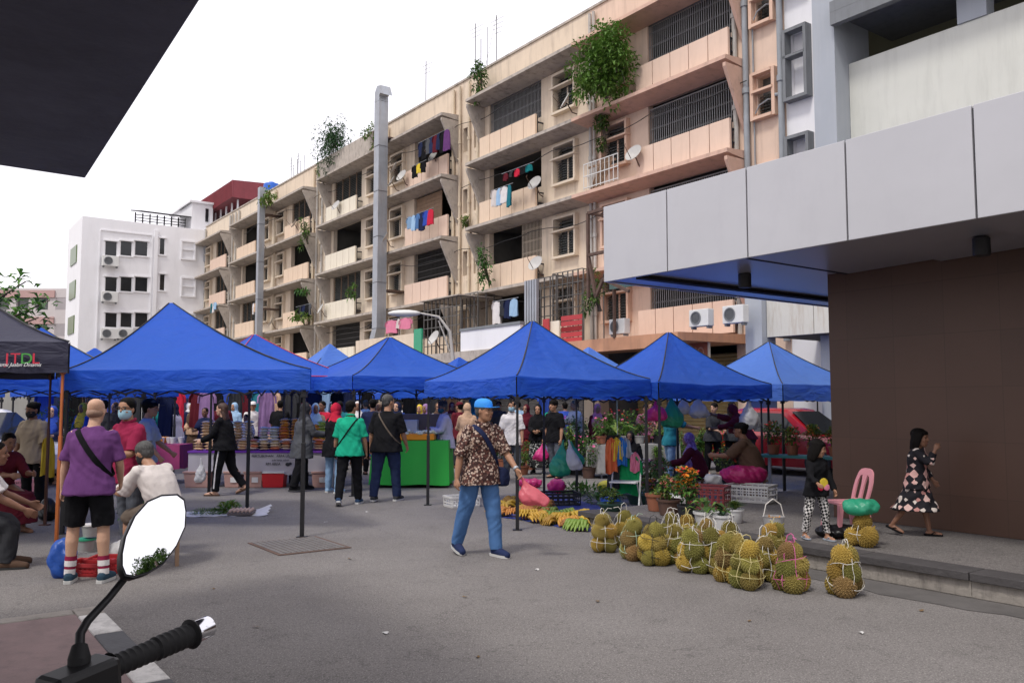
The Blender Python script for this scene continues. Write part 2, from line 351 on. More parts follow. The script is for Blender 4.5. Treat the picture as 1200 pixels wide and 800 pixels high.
# ================================================================ THE TERRACE OF FLATS
T0, UW = 22.0, 7.65
ZF = [3.75, 6.65, 9.7, 12.75, 15.8]
CACHE = {}
def cached(key, fn):
    if key not in CACHE: CACHE[key] = fn()
    return CACHE[key]
def part(name, me, parent, loc=(0, 0, 0), **k): return from_mesh(name, me, parent, loc, **k)
def window_mesh():
    m = MB(); w, h = 1.3, 1.55
    for b in ((-w/2-.1, -w/2, 0, h), (w/2, w/2+.1, 0, h)): m.box(b[0], b[1], -.22, .04, b[2], b[3])
    m.box(-w/2-.1, w/2+.1, -.25, .04, -.1, 0); m.box(-w/2-.1, w/2+.1, -.22, .04, h, h+.09)
    m.box(-w/2-.13, w/2+.13, -.30, .0, h*.64, h*.64+.07)
    m.box(-.03, .03, .05, .1, 0, h*.64)
    return m
def louvre_mesh(n=9):
    m = MB(); w = 1.28
    for i in range(n):
        z = .03+i*.105; m.add([(-w/2,.05,z),(w/2,.05,z),(w/2,.15,z+.10),(-w/2,.15,z+.10)], [(0,1,2,3)]); m.box(-w/2, w/2, .045, .055, z-.006, z+.006)
    for i in range(3):
        z = 1.09+i*.14; m.add([(-w/2,.05,z),(w/2,.05,z),(w/2,.17,z+.13),(-w/2,.17,z+.13)], [(0,1,2,3)])
    m.box(-w/2, w/2, .24, .25, 0, 1.55)
    return m
def grille_mesh(w, h, step=.1):
    m = MB(); n = int(w/step)
    for i in range(n+1):
        x = -w/2+i*w/n; m.box(x-.011, x+.011, -.011, .011, 0, h)
    for z in (.02, h-.02): m.box(-w/2, w/2, -.016, .016, z-.02, z+.02)
    for i in range(n):                                      # folding lattice
        x = -w/2+i*w/n
        for z0 in (.22, .62, 1.02):
            zz = z0*h/1.35
            for a, b in (((x, -.014, zz), (x+w/n, -.014, zz+.11)), ((x, -.014, zz+.11), (x+w/n, -.014, zz))):
                m.bar(a, b, .012, .006)
    return m
def bars_mesh(w, h):
    m = MB(); n = int(w/.13)
    for i in range(n+1):
        x = -w/2+i*w/n; m.box(x-.008, x+.008, -.008, .008, 0, h)
    for i in range(6): m.box(-w/2, w/2, -.012, -.004, h*i/5-.012, h*i/5+.012)
    return m
def glazed_mesh(w, h):
    m = MB()
    for i in range(4):
        x0 = -w/2+i*w/4; m.box(x0, x0+.05, 0, .05, 0, h)
        for j in range(int(h/.11)): m.add([(x0+.05,.0,j*.11),(x0+w/4,.0,j*.11),(x0+w/4,.07,j*.11+.1),(x0+.05,.07,j*.11+.1)], [(0,1,2,3)], 1)
    m.box(w/2-.05, w/2, 0, .05, 0, h); m.box(-w/2, w/2, .1, .11, 0, h, 1)
    return m
def board_mesh(w, h):
    m = MB()
    for j in range(int(h/.2)): m.box(-w/2, w/2, 0, .03+.01*(j % 2), j*.2, j*.2+.19)
    return m

def flat_block(s0, mirror, wallm, panelm, ledgem, framem, kinds, label, shaft=0, parapet_grey=False, canopy=M['ledge_grey'], shutter=M['shutter_grey'], shop_open=False, skip0=False):
    b = thing('terraced_apartment_block', label, 'apartment block', S(s0, T0, 0), SROT, 'flats of the terrace along the street')
    X = lambda a: -(UW-a) if mirror else -a
    holes = []
    def hole(a0, a1, z0, z1): x0, x1 = sorted((X(a0), X(a1))); holes.append((x0, x1, z0, z1))
    for k in range(4):
        zb = ZF[k]; hole(.5, 4.45, zb+1.18, ZF[k+1]-.18); hole(5.5, 6.8, zb+1.0, zb+2.55)
    shx = []
    if shaft:
        for k in range(4):
            for c in (.28, .72):
                x = -(UW+shaft*c); shx.append((x, ZF[k]+1.1)); holes.append((x-.22, x+.22, ZF[k]+1.1, ZF[k]+2.3))
    x_end = -(UW+shaft)
    MB().wall(x_end, 0, 3.5, 17.42, holes, d=.26).build('wall', wallm, b)
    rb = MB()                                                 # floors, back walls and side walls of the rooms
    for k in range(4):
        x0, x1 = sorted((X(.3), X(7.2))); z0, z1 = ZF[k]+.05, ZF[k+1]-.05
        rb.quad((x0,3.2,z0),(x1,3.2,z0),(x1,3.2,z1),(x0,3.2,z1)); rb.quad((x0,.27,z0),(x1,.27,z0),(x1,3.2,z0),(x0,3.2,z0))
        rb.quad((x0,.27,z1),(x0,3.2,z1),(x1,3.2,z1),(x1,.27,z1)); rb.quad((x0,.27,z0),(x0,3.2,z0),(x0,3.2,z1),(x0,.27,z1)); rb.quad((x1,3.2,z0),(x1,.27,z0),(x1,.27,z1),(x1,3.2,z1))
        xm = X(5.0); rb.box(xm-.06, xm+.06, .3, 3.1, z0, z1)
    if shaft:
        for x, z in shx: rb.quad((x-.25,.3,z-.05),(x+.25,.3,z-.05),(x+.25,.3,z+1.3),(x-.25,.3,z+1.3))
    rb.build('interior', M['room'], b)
    MB().box(x_end, 0, 8, 8.2, 0, 17.3).box(x_end, 0, .3, 8.2, 17.15, 17.25).box(-.01, .0-.005+.005, .3, 8, 0, 17.15).build('roof', M['roof_grey'], b)
    MB().box(x_end, 0, -.06, .2, 17.42, 17.52).build('coping', M['ledge_grey'], b)
    wm = cached(('win', framem.name), lambda: window_mesh().mesh('window', framem)); lm = cached('louv', lambda: louvre_mesh().mesh('louvre', M['louvre']))
    pm = cached(('pan', panelm.name), lambda: balc().mesh('balcony_front', [panelm, M['joint']]))
    def fin():
        m = MB(); pts = [(0, 0), (-1.0, 0), (-1.0, -.12), (-.06, -2.05), (0, -2.05)]
        return m.loft([[(x, y, z) for y, z in pts] for x in (-.06, .06)])
    fm = cached(('fin', wallm.name, mirror), lambda: fin().mesh('fin', M['ledge_grey'] if wallm is not M['salmon'] else M['ledge_salmon']))
    lx0, lx1 = (x_end+shaft, 0)
    lg = cached(('ledge', ledgem.name), lambda: MB().loft([[(x, y, z) for y, z in ((0, .06), (-1.02, .0), (-1.02, -.13), (0, -.24))] for x in (-UW, 0)]).mesh('ledge', ledgem))
    for k in range(4):
        part('ledge', lg, b, (0, 0, ZF[k+1]))
        part('fin', fm, b, (X(.07), -.004, ZF[k+1]-.245))
    for k in range(4):
        zb = ZF[k]
        if k > 0 or not skip0: part('balcony_front', pm, b, (X(2.48), 0, zb+.12))
        w = part('window', wm, b, (X(6.15), 0, zb+1.0)); part('louvre', lm, w)
        kd = kinds[k]; h = ZF[k+1]-.18-zb-1.18; loc = (X(2.475), .1, zb+1.18)
        if kd == 'g': part('grille', cached(('g', k == 3), lambda: grille_mesh(3.95, h).mesh('grille', M['grille'])), b, loc)
        elif kd == 'b': part('grille', cached(('b', k), lambda: bars_mesh(3.95, h).mesh('grille', M['grille_dark'])), b, loc)
        elif kd == 'z': part('glazing', cached(('z', k), lambda: glazed_mesh(3.95, h).mesh('glazing', [M['wood'], M['louvre']])), b, loc)
        elif kd == 'w': part('board_screen', cached(('w', k), lambda: board_mesh(2.6, h).mesh('board_screen', M['wood'])), b, (X(2.475)-.6, .1, zb+1.18))
        elif kd == 'h': part('grille', cached(('h', k), lambda: grille_mesh(1.5, h).mesh('grille', M['frame_white'])), b, (X(3.7), .1, zb+1.18))
    pp = MB()
    for x in ([-.35] if not mirror else []) + ([-UW-.3, -UW-shaft*.5, -UW-shaft+.25] if shaft else [-UW+.35, -UW+.12] if not mirror else []):
        r = .065 if len(pp.v) else .085
        pp.tube([(x, -.12, 3.6), (x, -.12, 17.2)], r, 8)
        for z in (5.0, 8.1, 11.2, 14.3): pp.tube([(x, -.12, z), (x, -.12, z+.16)], r*1.35, 8)
        for z in (7.4, 10.5, 13.5): pp.tube([(x, -.12, z), (x-.22, -.1, z+.12), (x-.34, .02, z+.16)], r*.6, 6)
    if pp.v: pp.build('drainpipe', M['pipe_cream'] if wallm is M['cream'] else M['pipe'], b, smooth=40)
    if parapet_grey: MB().box(x_end+shaft, 0, -.95, -.82, 15.8, 16.9).build('parapet', M['ledge_grey'], b)
    # shop front under the canopy
    cm = MB().loft([[(x, y, z) for y, z in ((0, 3.80), (-3.4, 3.72), (-3.4, 3.30), (-3.2, 3.30), (-3.2, 3.48), (0, 3.5))] for x in (x_end, 0)])
    cm.build('shop_canopy', canopy, b)
    for x in (-.25, x_end+.25): MB().box(x-.25, x+.25, -.1, .4, 0, 3.5).build('pillar', wallm, b)
    sh = MB(); n = 26
    for i in range(n): z = i*3.4/n; sh.loft([[(x, y, zz) for y, zz in ((2.0, z), (1.94, z+.05), (1.94, z+.08), (2.0, z+3.4/n))] for x in (x_end+.5, -.5)], cap=False)
    if shop_open:
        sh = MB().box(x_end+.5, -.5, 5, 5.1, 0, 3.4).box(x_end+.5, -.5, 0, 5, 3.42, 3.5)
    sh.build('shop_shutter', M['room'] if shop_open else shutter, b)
    return b
def balc():
    m = MB(); n, w = 5, 4.3
    for i in range(n):
        x0 = -w/2+i*w/n; m.box(x0+.018, x0+w/n-.018, -.46, -.36, 0, 1.06)
    m.box(-w/2+.03, w/2-.03, -.39, -.33, .03, 1.0, 1)
    for x in (-w/2+.05, w/2-.05): m.box(x-.03, x+.03, -.32, 0, .70, .75, 1).box(x-.03, x+.03, -.32, 0, .25, .30, 1); m.box(x-.03, x+.03, -.34, -.3, 0, 1.0, 1)
    return m
S0 = 17.25; SHW = 2.15
blk_A = flat_block(S0, False, M['salmon'], M['salmon_panel'], M['ledge_salmon'], M['frame_salmon'], 'gggg', 'salmon block of flats with lattice grilles above the orange shop canopy', canopy=M['orange_ledge'], shutter=M['shutter_yellow'])
blk_B = flat_block(S0+UW, True, M['cream'], M['cream_panel'], M['ledge_grey'], M['frame_white'], 'ohog', 'cream block of flats with a big leafy creeper beside its windows', shaft=SHW, canopy=M['ledge_grey'], skip0=True)
s1 = S0+2*UW+SHW
blk_C = flat_block(s1, False, M['cream'], M['salmon_panel'], M['ledge_grey'], M['frame_white'], 'obwo', 'peach block of flats with laundry hung at two balconies', shop_open=True, skip0=True)
blk_D = flat_block(s1+UW, True, M['pale'], M['pale_panel'], M['ledge_grey'], M['frame_white'], 'bzoz', 'off-white block of flats behind the tall square duct', shaft=SHW, parapet_grey=True, shop_open=True)
s2 = s1+2*UW+SHW
blk_E = flat_block(s2, False, M['cream'], M['cream_panel'], M['ledge_grey'], M['frame_white'], 'oooz', 'cream block of flats with a red door curtain at one balcony', shop_open=True)
blk_F = flat_block(s2+UW, True, M['pale'], M['cream_panel'], M['ledge_grey'], M['frame_white'], 'ozoo', 'stained pale block of flats behind the thin square duct', shaft=SHW, shop_open=True)
s3 = s2+2*UW+SHW
blk_G = flat_block(s3, False, M['pale'], M['salmon_panel'], M['ledge_grey'], M['frame_white'], 'zzzz', 'farthest block of flats with salmon balconies next to the white building', shop_open=True)

# strip between the flats and the neighbour, with small windows and pipes
b = thing('service_shaft', 'narrow salmon wall strip with small louvred windows between two pipes', 'building', S(15.75, T0, 0), SROT)
h = [(-1.05, -.45, z+1.05, z+2.35) for z in ZF[:4]]
MB().wall(-1.5, 0, 0, 17.42, h, d=.3).build('wall', M['salmon'], b)
sm = MB()
for x0, x1, z0, z1 in ((-.47, -.35, -.1, 1.45), (.35, .47, -.1, 1.45), (-.352, .352, -.1, .0), (-.352, .352, 1.35, 1.45), (-.40, .40, .78, .86)): sm.box(x0, x1, -.2 if x1-x0 < .7 else -.24, .05, z0, z1)
sm = sm.mesh('window', M['frame_salmon'])
ls = MB()
for i in range(7): ls.add([(-.3,.06,.05+i*.1),(.3,.06,.05+i*.1),(.3,.15,.13+i*.1),(-.3,.15,.13+i*.1)], [(0,1,2,3)])
ls.box(-.33, .33, .28, .29, 0, 1.4); ls = ls.mesh('louvre', M['louvre'])
for z in ZF[:4]:
    w = part('window', sm, b, (-.75, 0, z+1.02)); part('louvre', ls, w)
pp = MB()
for x, r in ((-1.4, .1), (-.07, .1)):
    pp.tube([(x, -.15, 3.5), (x, -.15, 17.6)], r, 10)
    for z in (5.5, 8.3, 11.6, 14.5): pp.tube([(x, -.15, z), (x, -.15, z+.18)], r*1.3, 10)
for z in (8.0, 11.2, 14.3):
    pp.tube([(-.07, -.15, z), (-.35, -.14, z+.05), (-.42, .02, z+.08)], .06, 8); pp.tube([(-1.15, -.08, z-3), (-1.15, -.08, z-.4), (-.95, -.08, z-.1), (-.6, -.08, z), (-.5, .02, z)], .025, 6)
pp.build('drainpipe', M['pipe_grey'], b, smooth=40)

# neighbour: white wall with grey window boxes, grey pier, ivory balcony wall
nb_ = thing('office_building', 'white and ivory building with a blue-grey pier and boxed grey windows', 'building', S(0, 0, 0), SROT)
wl0, wl1 = 13.0, 15.78
q0 = [onT(933, y, T0) for y in (22, 92, 145, 215)]
MB().wall(-15.74, -13.0, 0, 22, [(-15.55, -14.9, 14.45, 16.5), (-15.55, -14.9, 11.0, 13.05), (-15.55, -14.9, 7.6, 9.7)], y=T0, d=.25).build('wall', M['white_wall'], nb_)
gf = MB()
for x0, x1, z0, z1 in ((-.42, -.32, -.1, 2.15), (.32, .42, -.1, 2.15), (-.318, .318, -.1, 0), (-.318, .318, 2.05, 2.15), (-.42, .36, 1.25, 1.33)): gf.box(x0, x1, -.3 if x1-x0 > .1001 or z1 < 1.34 else -.3, .02, z0, z1)
gfm = gf.mesh('window', M['grey_dark']); pn = MB().box(-.33, .33, .2, .22, 0, 2.1).mesh('pane', M['white_wall'])
for z in (14.4, 10.95, 7.6):
    w = part('window', gfm, nb_, (-15.22, T0-.003, z)); part('pane', pn, w)
MB().box(-13.62, -12.95, 20.3, T0-.01, 0, 22).build('pier', M['grey_paint'], nb_)
MB().box(-12.94, 6, 20.95, 21.12, 3.0, 10.97).build('balcony_wall', M['ivory'], nb_)
MB().box(-12.94, 6, 20.1, 24, 12.2, 12.5).box(-12.94, 6, 20.1, 20.3, 11.85, 12.195).build('sunshade', M['grey_dark'], nb_)
MB().box(-15.6, 6, 23.2, 23.4, 3, 22).box(-12.94, 6, 20.96, 21.2, 12.51, 22).build('back_wall', mat('olive_render', (.25, .25, .17), .9, .1, 1), nb_)
for x in (-9.6, -5.2, -.6): MB().box(x-.35, x+.35, 20.9, 21.3, 10.975, 12.19).build('column', M['grey_paint'], nb_)
lv = MB()
for z0 in (9.4, 13.2, 16.6):
    for i in range(9): lv.box(-13.85, -13.66, T0-.06, T0-.005, z0+i*.13, z0+i*.13+.05)
lv.build('vent', M['grey_dark'], nb_)
MB().box(-15.42, -14.85, 19.4, 20.0, 0, 4.6).build('pillar', M['grey_paint'], nb_)
fb = MB()
for i in range(8): fb.box(-14.84+i*1.5+.01, -14.84+(i+1)*1.5-.01, 19.6, 19.75, 3.45, 4.7)
fb.build('fascia', mat('stained_ivory_panel', (.55, .54, .49), .7, .05, 2, streak=(.28, .18, .1), samt=.6, sscale=(4, 4, .4)), nb_)
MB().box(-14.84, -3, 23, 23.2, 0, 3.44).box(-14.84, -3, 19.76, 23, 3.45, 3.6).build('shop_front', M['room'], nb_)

# far white building closing the street
FS = 77.0
wb = thing('white_office_building', 'plain white building with bands of dark windows closing the street', 'building', S(FS, 0, 0), SROT)
def ty(px, py): p = onS(px, py, FS); return p.x*V.x+p.y*V.y, p.z
tL, zT = ty(88, 252); tL = ty(95, 300)[0]
# its front faces -s: local +x side; turn a sub-frame so wall() faces the viewer
def wbM(): return None
wholes = []; wins = []
for y0, y1 in ((282, 299), (324, 341), (366, 383)):
    for a, b_ in ((123, 138), (141, 155.5), (158, 174)):
        (ta, z1), (tb, _), (_, z0) = ty(a, y0), ty(b_, y0), ty(a, y1); wins.append((ta, tb, z0, z1))
    (ta, z1), (tb, _), (_, z0) = ty(187, y0-3), ty(194, y0-3), ty(187, y1-1); wins.append((ta, tb, z0, z1))
def sfm(mb_, name, m, parent, **k):                     # meshes drawn as (t, depth, z), turned to face down the street
    mb_.v = [(-y, x, z) for x, y, z in mb_.v]; mb_.f = [tuple(f) for f in mb_.f]; return mb_.build(name, m, parent, **k)
m_ = MB().wall(tL, 27, 0, zT, wins, d=.3); m_.quad((tL, 0, 0), (tL, 7, 0), (tL, 7, zT), (tL, 0, zT)); m_.quad((tL,0,zT),(27,0,zT),(27,7,zT),(tL,7,zT)); m_.quad((tL,7,0),(27,7,0),(27,7,zT),(tL,7,zT))
sfm(m_, 'wall', M['white_wall'], wb)
for a, b_, z0, z1 in wins:
    f = sfm(MB().box(a+.05, b_-.05, .14, .16, z0+.05, z1-.05), 'window', M['glass_dark'], wb)
    fr = MB()
    for q in ((a-.1, b_+.1, z1, z1+.12), (a-.1, b_+.1, z0-.12, z0)): fr.box(q[0], q[1], -.1, .1, q[2], q[3])
    fr.box(a, a+.06, .05, .139, z0, z1); fr.box(b_-.06, b_, .05, .139, z0, z1)
    sfm(fr, 'frame', M['white_wall'], f)
pr = MB()
for yy in (283, 326, 368):
    a, z1 = ty(212, yy); b_, z0 = ty(229, yy+21); 
    pr.box(a, a+.12, -.12, 0, z0, z1).box(b_-.12, b_, -.12, 0, z0, z1).box(a, b_, -.14, 0, z1, z1+.14).box(a, b_, -.14, 0, z0-.14, z0).box(a, b_, -.1, 0, (z0+z1)/2, (z0+z1)/2+.14)
a = ty(118, 270)[0]; b_ = ty(178, 270)[0]; c_ = ty(181, 270)[0]
pr.box(a, b_, -.08, 0, ty(118, 270)[1], ty(118, 270)[1]+.12).box(a-.1, a, -.08, 0, 2, ty(118, 270)[1]).box(b_, b_+.1, -.08, 0, 2, ty(118, 270)[1]).box(c_, c_+.3, -.15, 0, 2, zT-.5)
sfm(pr, 'moulding', M['white_wall'], wb)
lv = MB()
for yy in (290, 331, 372, 405):
    a, z1 = ty(239, yy-6); b_, z0 = ty(251, yy+18)
    for i in range(9): lv.box(a, b_, -.5, -.42, z0+(z1-z0)*i/9, z0+(z1-z0)*(i+.6)/9)
    lv.box(a, a+.1, -.42, 0, z0, z1)
sfm(lv, 'louvre_screen', M['galv'], wb)
gm_ = mat('green_glass', (.10, .15, .05), .3)
for z in (4.5, 7.5, 10.5, 13.5): sfm(MB().box(tL-.08, tL, 2, 5, z, z+1.5), 'side_window', gm_, wb)
a, z = ty(168, 250); b_, z2 = ty(228, 262)
cn = MB()
for i in range(8): x = a+(b_-a)*i/7; cn.box(x-.05, x+.05, 3, 3.1, zT, zT+1.5)
cn.loft([[(x, y, zz) for y, zz in ((1, zT+1.2), (5, zT+2.0), (5, zT+2.1), (1, zT+1.3))] for x in (a, b_)])
for i in range(6): cn.box(a, b_, 2.9, 2.95, zT+i*.25, zT+i*.25+.06)
sfm(cn, 'roof_canopy', M['black_metal'], wb)
r0 = ty(228, 262)[0]; r1 = ty(253, 262)[0]
rh = sfm(MB().box(r0, r1, 1, 8, zT+.01, zT+2.6).box(r0-.2, r1+.2, .8, 8.2, zT+2.61, zT+2.8), 'roof_room', M['white_wall'], wb)
p0, p1 = ty(242, 257), ty(251, 246)
sfm(MB().box(r0+1.2, r1-.4, .95, .99, zT+1.0, zT+2.2), 'window', M['glass_dark'], wb)

# penthouse with a red metal roof behind the last flats
ph = thing('rooftop_house', 'white rooftop house under a maroon sheet metal roof', 'house', S(75.5, 23.4, 0), SROT)
z0 = 17.3
MB().box(-9, .8, -.4, 0, 12, z0).box(-9, -8.8, 0, 5, z0-3, z0+1.2).box(-9, 2, 4.8, 5, z0-3, z0+3.5).box(-9, 2.6, 0, .2, z0-.2, z0+.5).build('wall', M['white_wall'], ph)
rr = MB().loft([[(x, y, zz) for y, zz in ((-.6, z0+2.1), (-.6, z0+3.6), (5, z0+3.9), (5, z0+2.1))] for x in (-9.5, 3)])
for i in range(40): rr.box(-9.5+i*.32, -9.5+i*.32+.06, -.66, -.6, z0+2.1, z0+3.6)
rr.build('roof', M['red_roof'], ph)
for i in range(8): MB().box(-9+i*1.6, -9+i*1.6+.12, .05, .17, z0+.5, z0+2.1).build('post', M['white_wall'], ph)

# far pinkish block and low walls at the far end of the market
fb = thing('distant_block', 'distant grey and pink building behind the tree branch', 'building', (0, 0, 0))
p = atY(-60, 405, 95); q = atY(64, 338, 95)
m_ = MB().wall(p.x, q.x, 0, q.z, [(p.x+3+i*2.2, p.x+4.4+i*2.2, 1.62+j*3+1.5, 1.62+j*3+2.9) for i in range(5) for j in range(4)], y=95, d=.4)
m_.quad((q.x,95,0),(q.x,110,0),(q.x,110,q.z),(q.x,95,q.z)).build('wall', mat('pinkish_render', (.50, .46, .45), .85, .1, .4), fb)
MB().box(p.x, q.x, 95.35, 95.39, 0, q.z-.2).build('window', M['louvre'], fb)
sb = MB()
for j in range(5): sb.box(p.x, q.x+.1, 94.8, 94.99, 1.5+j*3, 2.3+j*3)
sb.build('band', mat('pink_band', (.42, .27, .25), .8), fb)
fw = thing('concrete_wall', 'grey concrete wall behind the white car', 'wall', (0, 0, 0))
p = atY(-200, 448, 24); q = atY(36, 448, 24)
MB().box(p.x, q.x, 24, 24.3, 0, 2.6).build('wall', mat('grey_concrete', (.32, .31, .28), .9, .15, 1, streak=(.2, .19, .17)), fw)
MB().box(p.x, q.x+.05, 23.95, 24.35, 2.6, 2.72).build('coping', M['ledge_grey'], fw)

# ================================================================ CORNER BUILDING WITH THE METAL CANOPY
CT, CS, CZ0, CZ1 = 7.45, 8.2, 3.2, 4.2
WT, WS = 9.5, 6.25
kb_ = thing('corner_building', 'brown tiled corner building under a wide grey metal canopy', 'building', S(0, 0, 0), SROT)
MB().quad((-WS, WT, PZ), (12, WT, PZ), (12, WT, CZ0+.3), (-WS, WT, CZ0+.3)).quad((-WS, WT+6, PZ), (-WS, WT, PZ), (-WS, WT, CZ0+.3), (-WS, WT+6, CZ0+.3)).quad((12, WT+6, PZ), (-WS, WT+6, PZ), (-WS, WT+6, CZ0+.3), (12, WT+6, CZ0+.3)).build('wall', M['brown_tiles'], kb_)
edges = [CS, 7.06, 5.87, 4.67, 3.45]
while edges[-1] > -10: edges.append(edges[-1]-1.2)
for i in range(len(edges)-1):
    a, b_ = -edges[i], -edges[i+1]
    MB().box(a+.009, b_-.009, CT, CT+.05, CZ0, CZ1).build('fascia_panel', M['fascia'], kb_, bevel=.006)
MB().box(-CS+.02, 12, CT+.03, CT+.052, CZ0+.02, CZ1-.02).build('backing', M['joint'], kb_)
for i in range(6): MB().box(-CS, -CS+.05, CT+.06+i*1.3, CT+.05+(i+1)*1.3-.01, CZ0, CZ1).build('fascia_panel', M['fascia'], kb_, bevel=.006)
sfp = MB()                                                # soffit of long glossy strips
for i in range(-9, 9): 
    if i*1.2 < CS:                                        # lapped strips, a tilt added at each so they reflect the blue tents
        a, b_, y1 = -min(CS-.06, i*1.2+1.19), -(i*1.2), (WT-.02 if i*1.2+1.19 < WS else WT+5.7); z_ = CZ0+.05
        sfp.loft([[(x, y, z) for x, z in ((a, z_-.034), (b_, z_), (b_, z_+.01), (a, z_-.024))] for y in (CT+.06, y1)])
sfp.build('soffit', M['soffit'], kb_)
MB().box(-CS+.055, 12, CT+.06, WT+6.2, CZ0+.3, CZ1-.1).build('roof', M['roof_grey'], kb_)
MB().box(-CS+.5, -CS+.62, CT+.1, WT+5.6, CZ0-.012, CZ0+.028).box(-CS+2.2, -CS+2.26, CT+.1, WT+5.6, CZ0+.015, CZ0+.029).build('soffit_beam', M['joint'], kb_)
for s_, t_ in ((6.75, 8.5), (3.9, 8.5)):
    d = MB().lathe([(.075, 0), (.08, .01), (.08, .17), (.07, .18)], 16, (-s_, t_, CZ0-.15)); d.build('downlight', M['dark'], kb_, smooth=40)

# dark slab overhead on this side of the street
oh = thing('entrance_canopy', 'dark concrete canopy slab overhead', 'canopy', S(0, 0, 0), SROT)
p0 = gp(100, 209, 3.32); e1 = (gp(235, 0, 3.32)-p0).normalized(); e2 = (gp(0, 194, 3.32)-p0).normalized(); poly = [p0, p0+e2*9, p0+e2*9+e1*12, p0+e1*12]
MB().prism([(q.x*-U.x+q.y*-U.y, q.x*V.x+q.y*V.y) for q in poly], 3.32, 3.62).build('slab', M['slate'], oh, bevel=.01)
for s_ in (5.6, -2): MB().box(-s_-.2, -s_+.2, -6.2, -5.8, .11, 3.33).build('column', M['grey_paint'], oh)
# ================================================================ MARKET TENTS
def tent_mat(name, col, trans=.52):
    m = mat(name, col, .55, .05, 2.0, spec=.3, trans=trans)
    N = m.node_tree.nodes; L = m.node_tree.links; P = N['Principled BSDF']
    tc = [n for n in N if n.type == 'TEX_COORD'][0]
    mp = N.new('ShaderNodeMapping'); mp.inputs['Scale'].default_value = (1.2, 1.2, 3.5); L.new(tc.outputs['Object'], mp.inputs[0])
    n = N.new('ShaderNodeTexNoise'); n.inputs['Scale'].default_value = 2.6; n.inputs['Detail'].default_value = 5; n.inputs['Distortion'].default_value = .8; L.new(mp.outputs[0], n.inputs['Vector'])
    b = N.new('ShaderNodeBump'); b.inputs['Strength'].default_value = .6; b.inputs['Distance'].default_value = .06; L.new(n.outputs['Fac'], b.inputs['Height']); L.new(b.outputs[0], P.inputs['Normal'])
    return m
M['tent'] = tent_mat('blue_tent_cloth', (.036, .150, .70))
M['tent_light'] = tent_mat('pale_blue_tent_cloth', (.13, .29, .82))
M['tent_navy'] = tent_mat('navy_tent_cloth', (.030, .030, .055), .12)
M['tent_pole'] = mat('black_tent_pole', (.012, .012, .014), .45, .3, 6)
M['pole_orange'] = mat('orange_powder_coat', (.42, .12, .03), .55, .2, 5)
M['pole_brown'] = mat('brown_powder_coat', (.10, .04, .025), .6, .2, 5)
M['hem_red'] = mat('red_hem', (.45, .03, .08), .7)
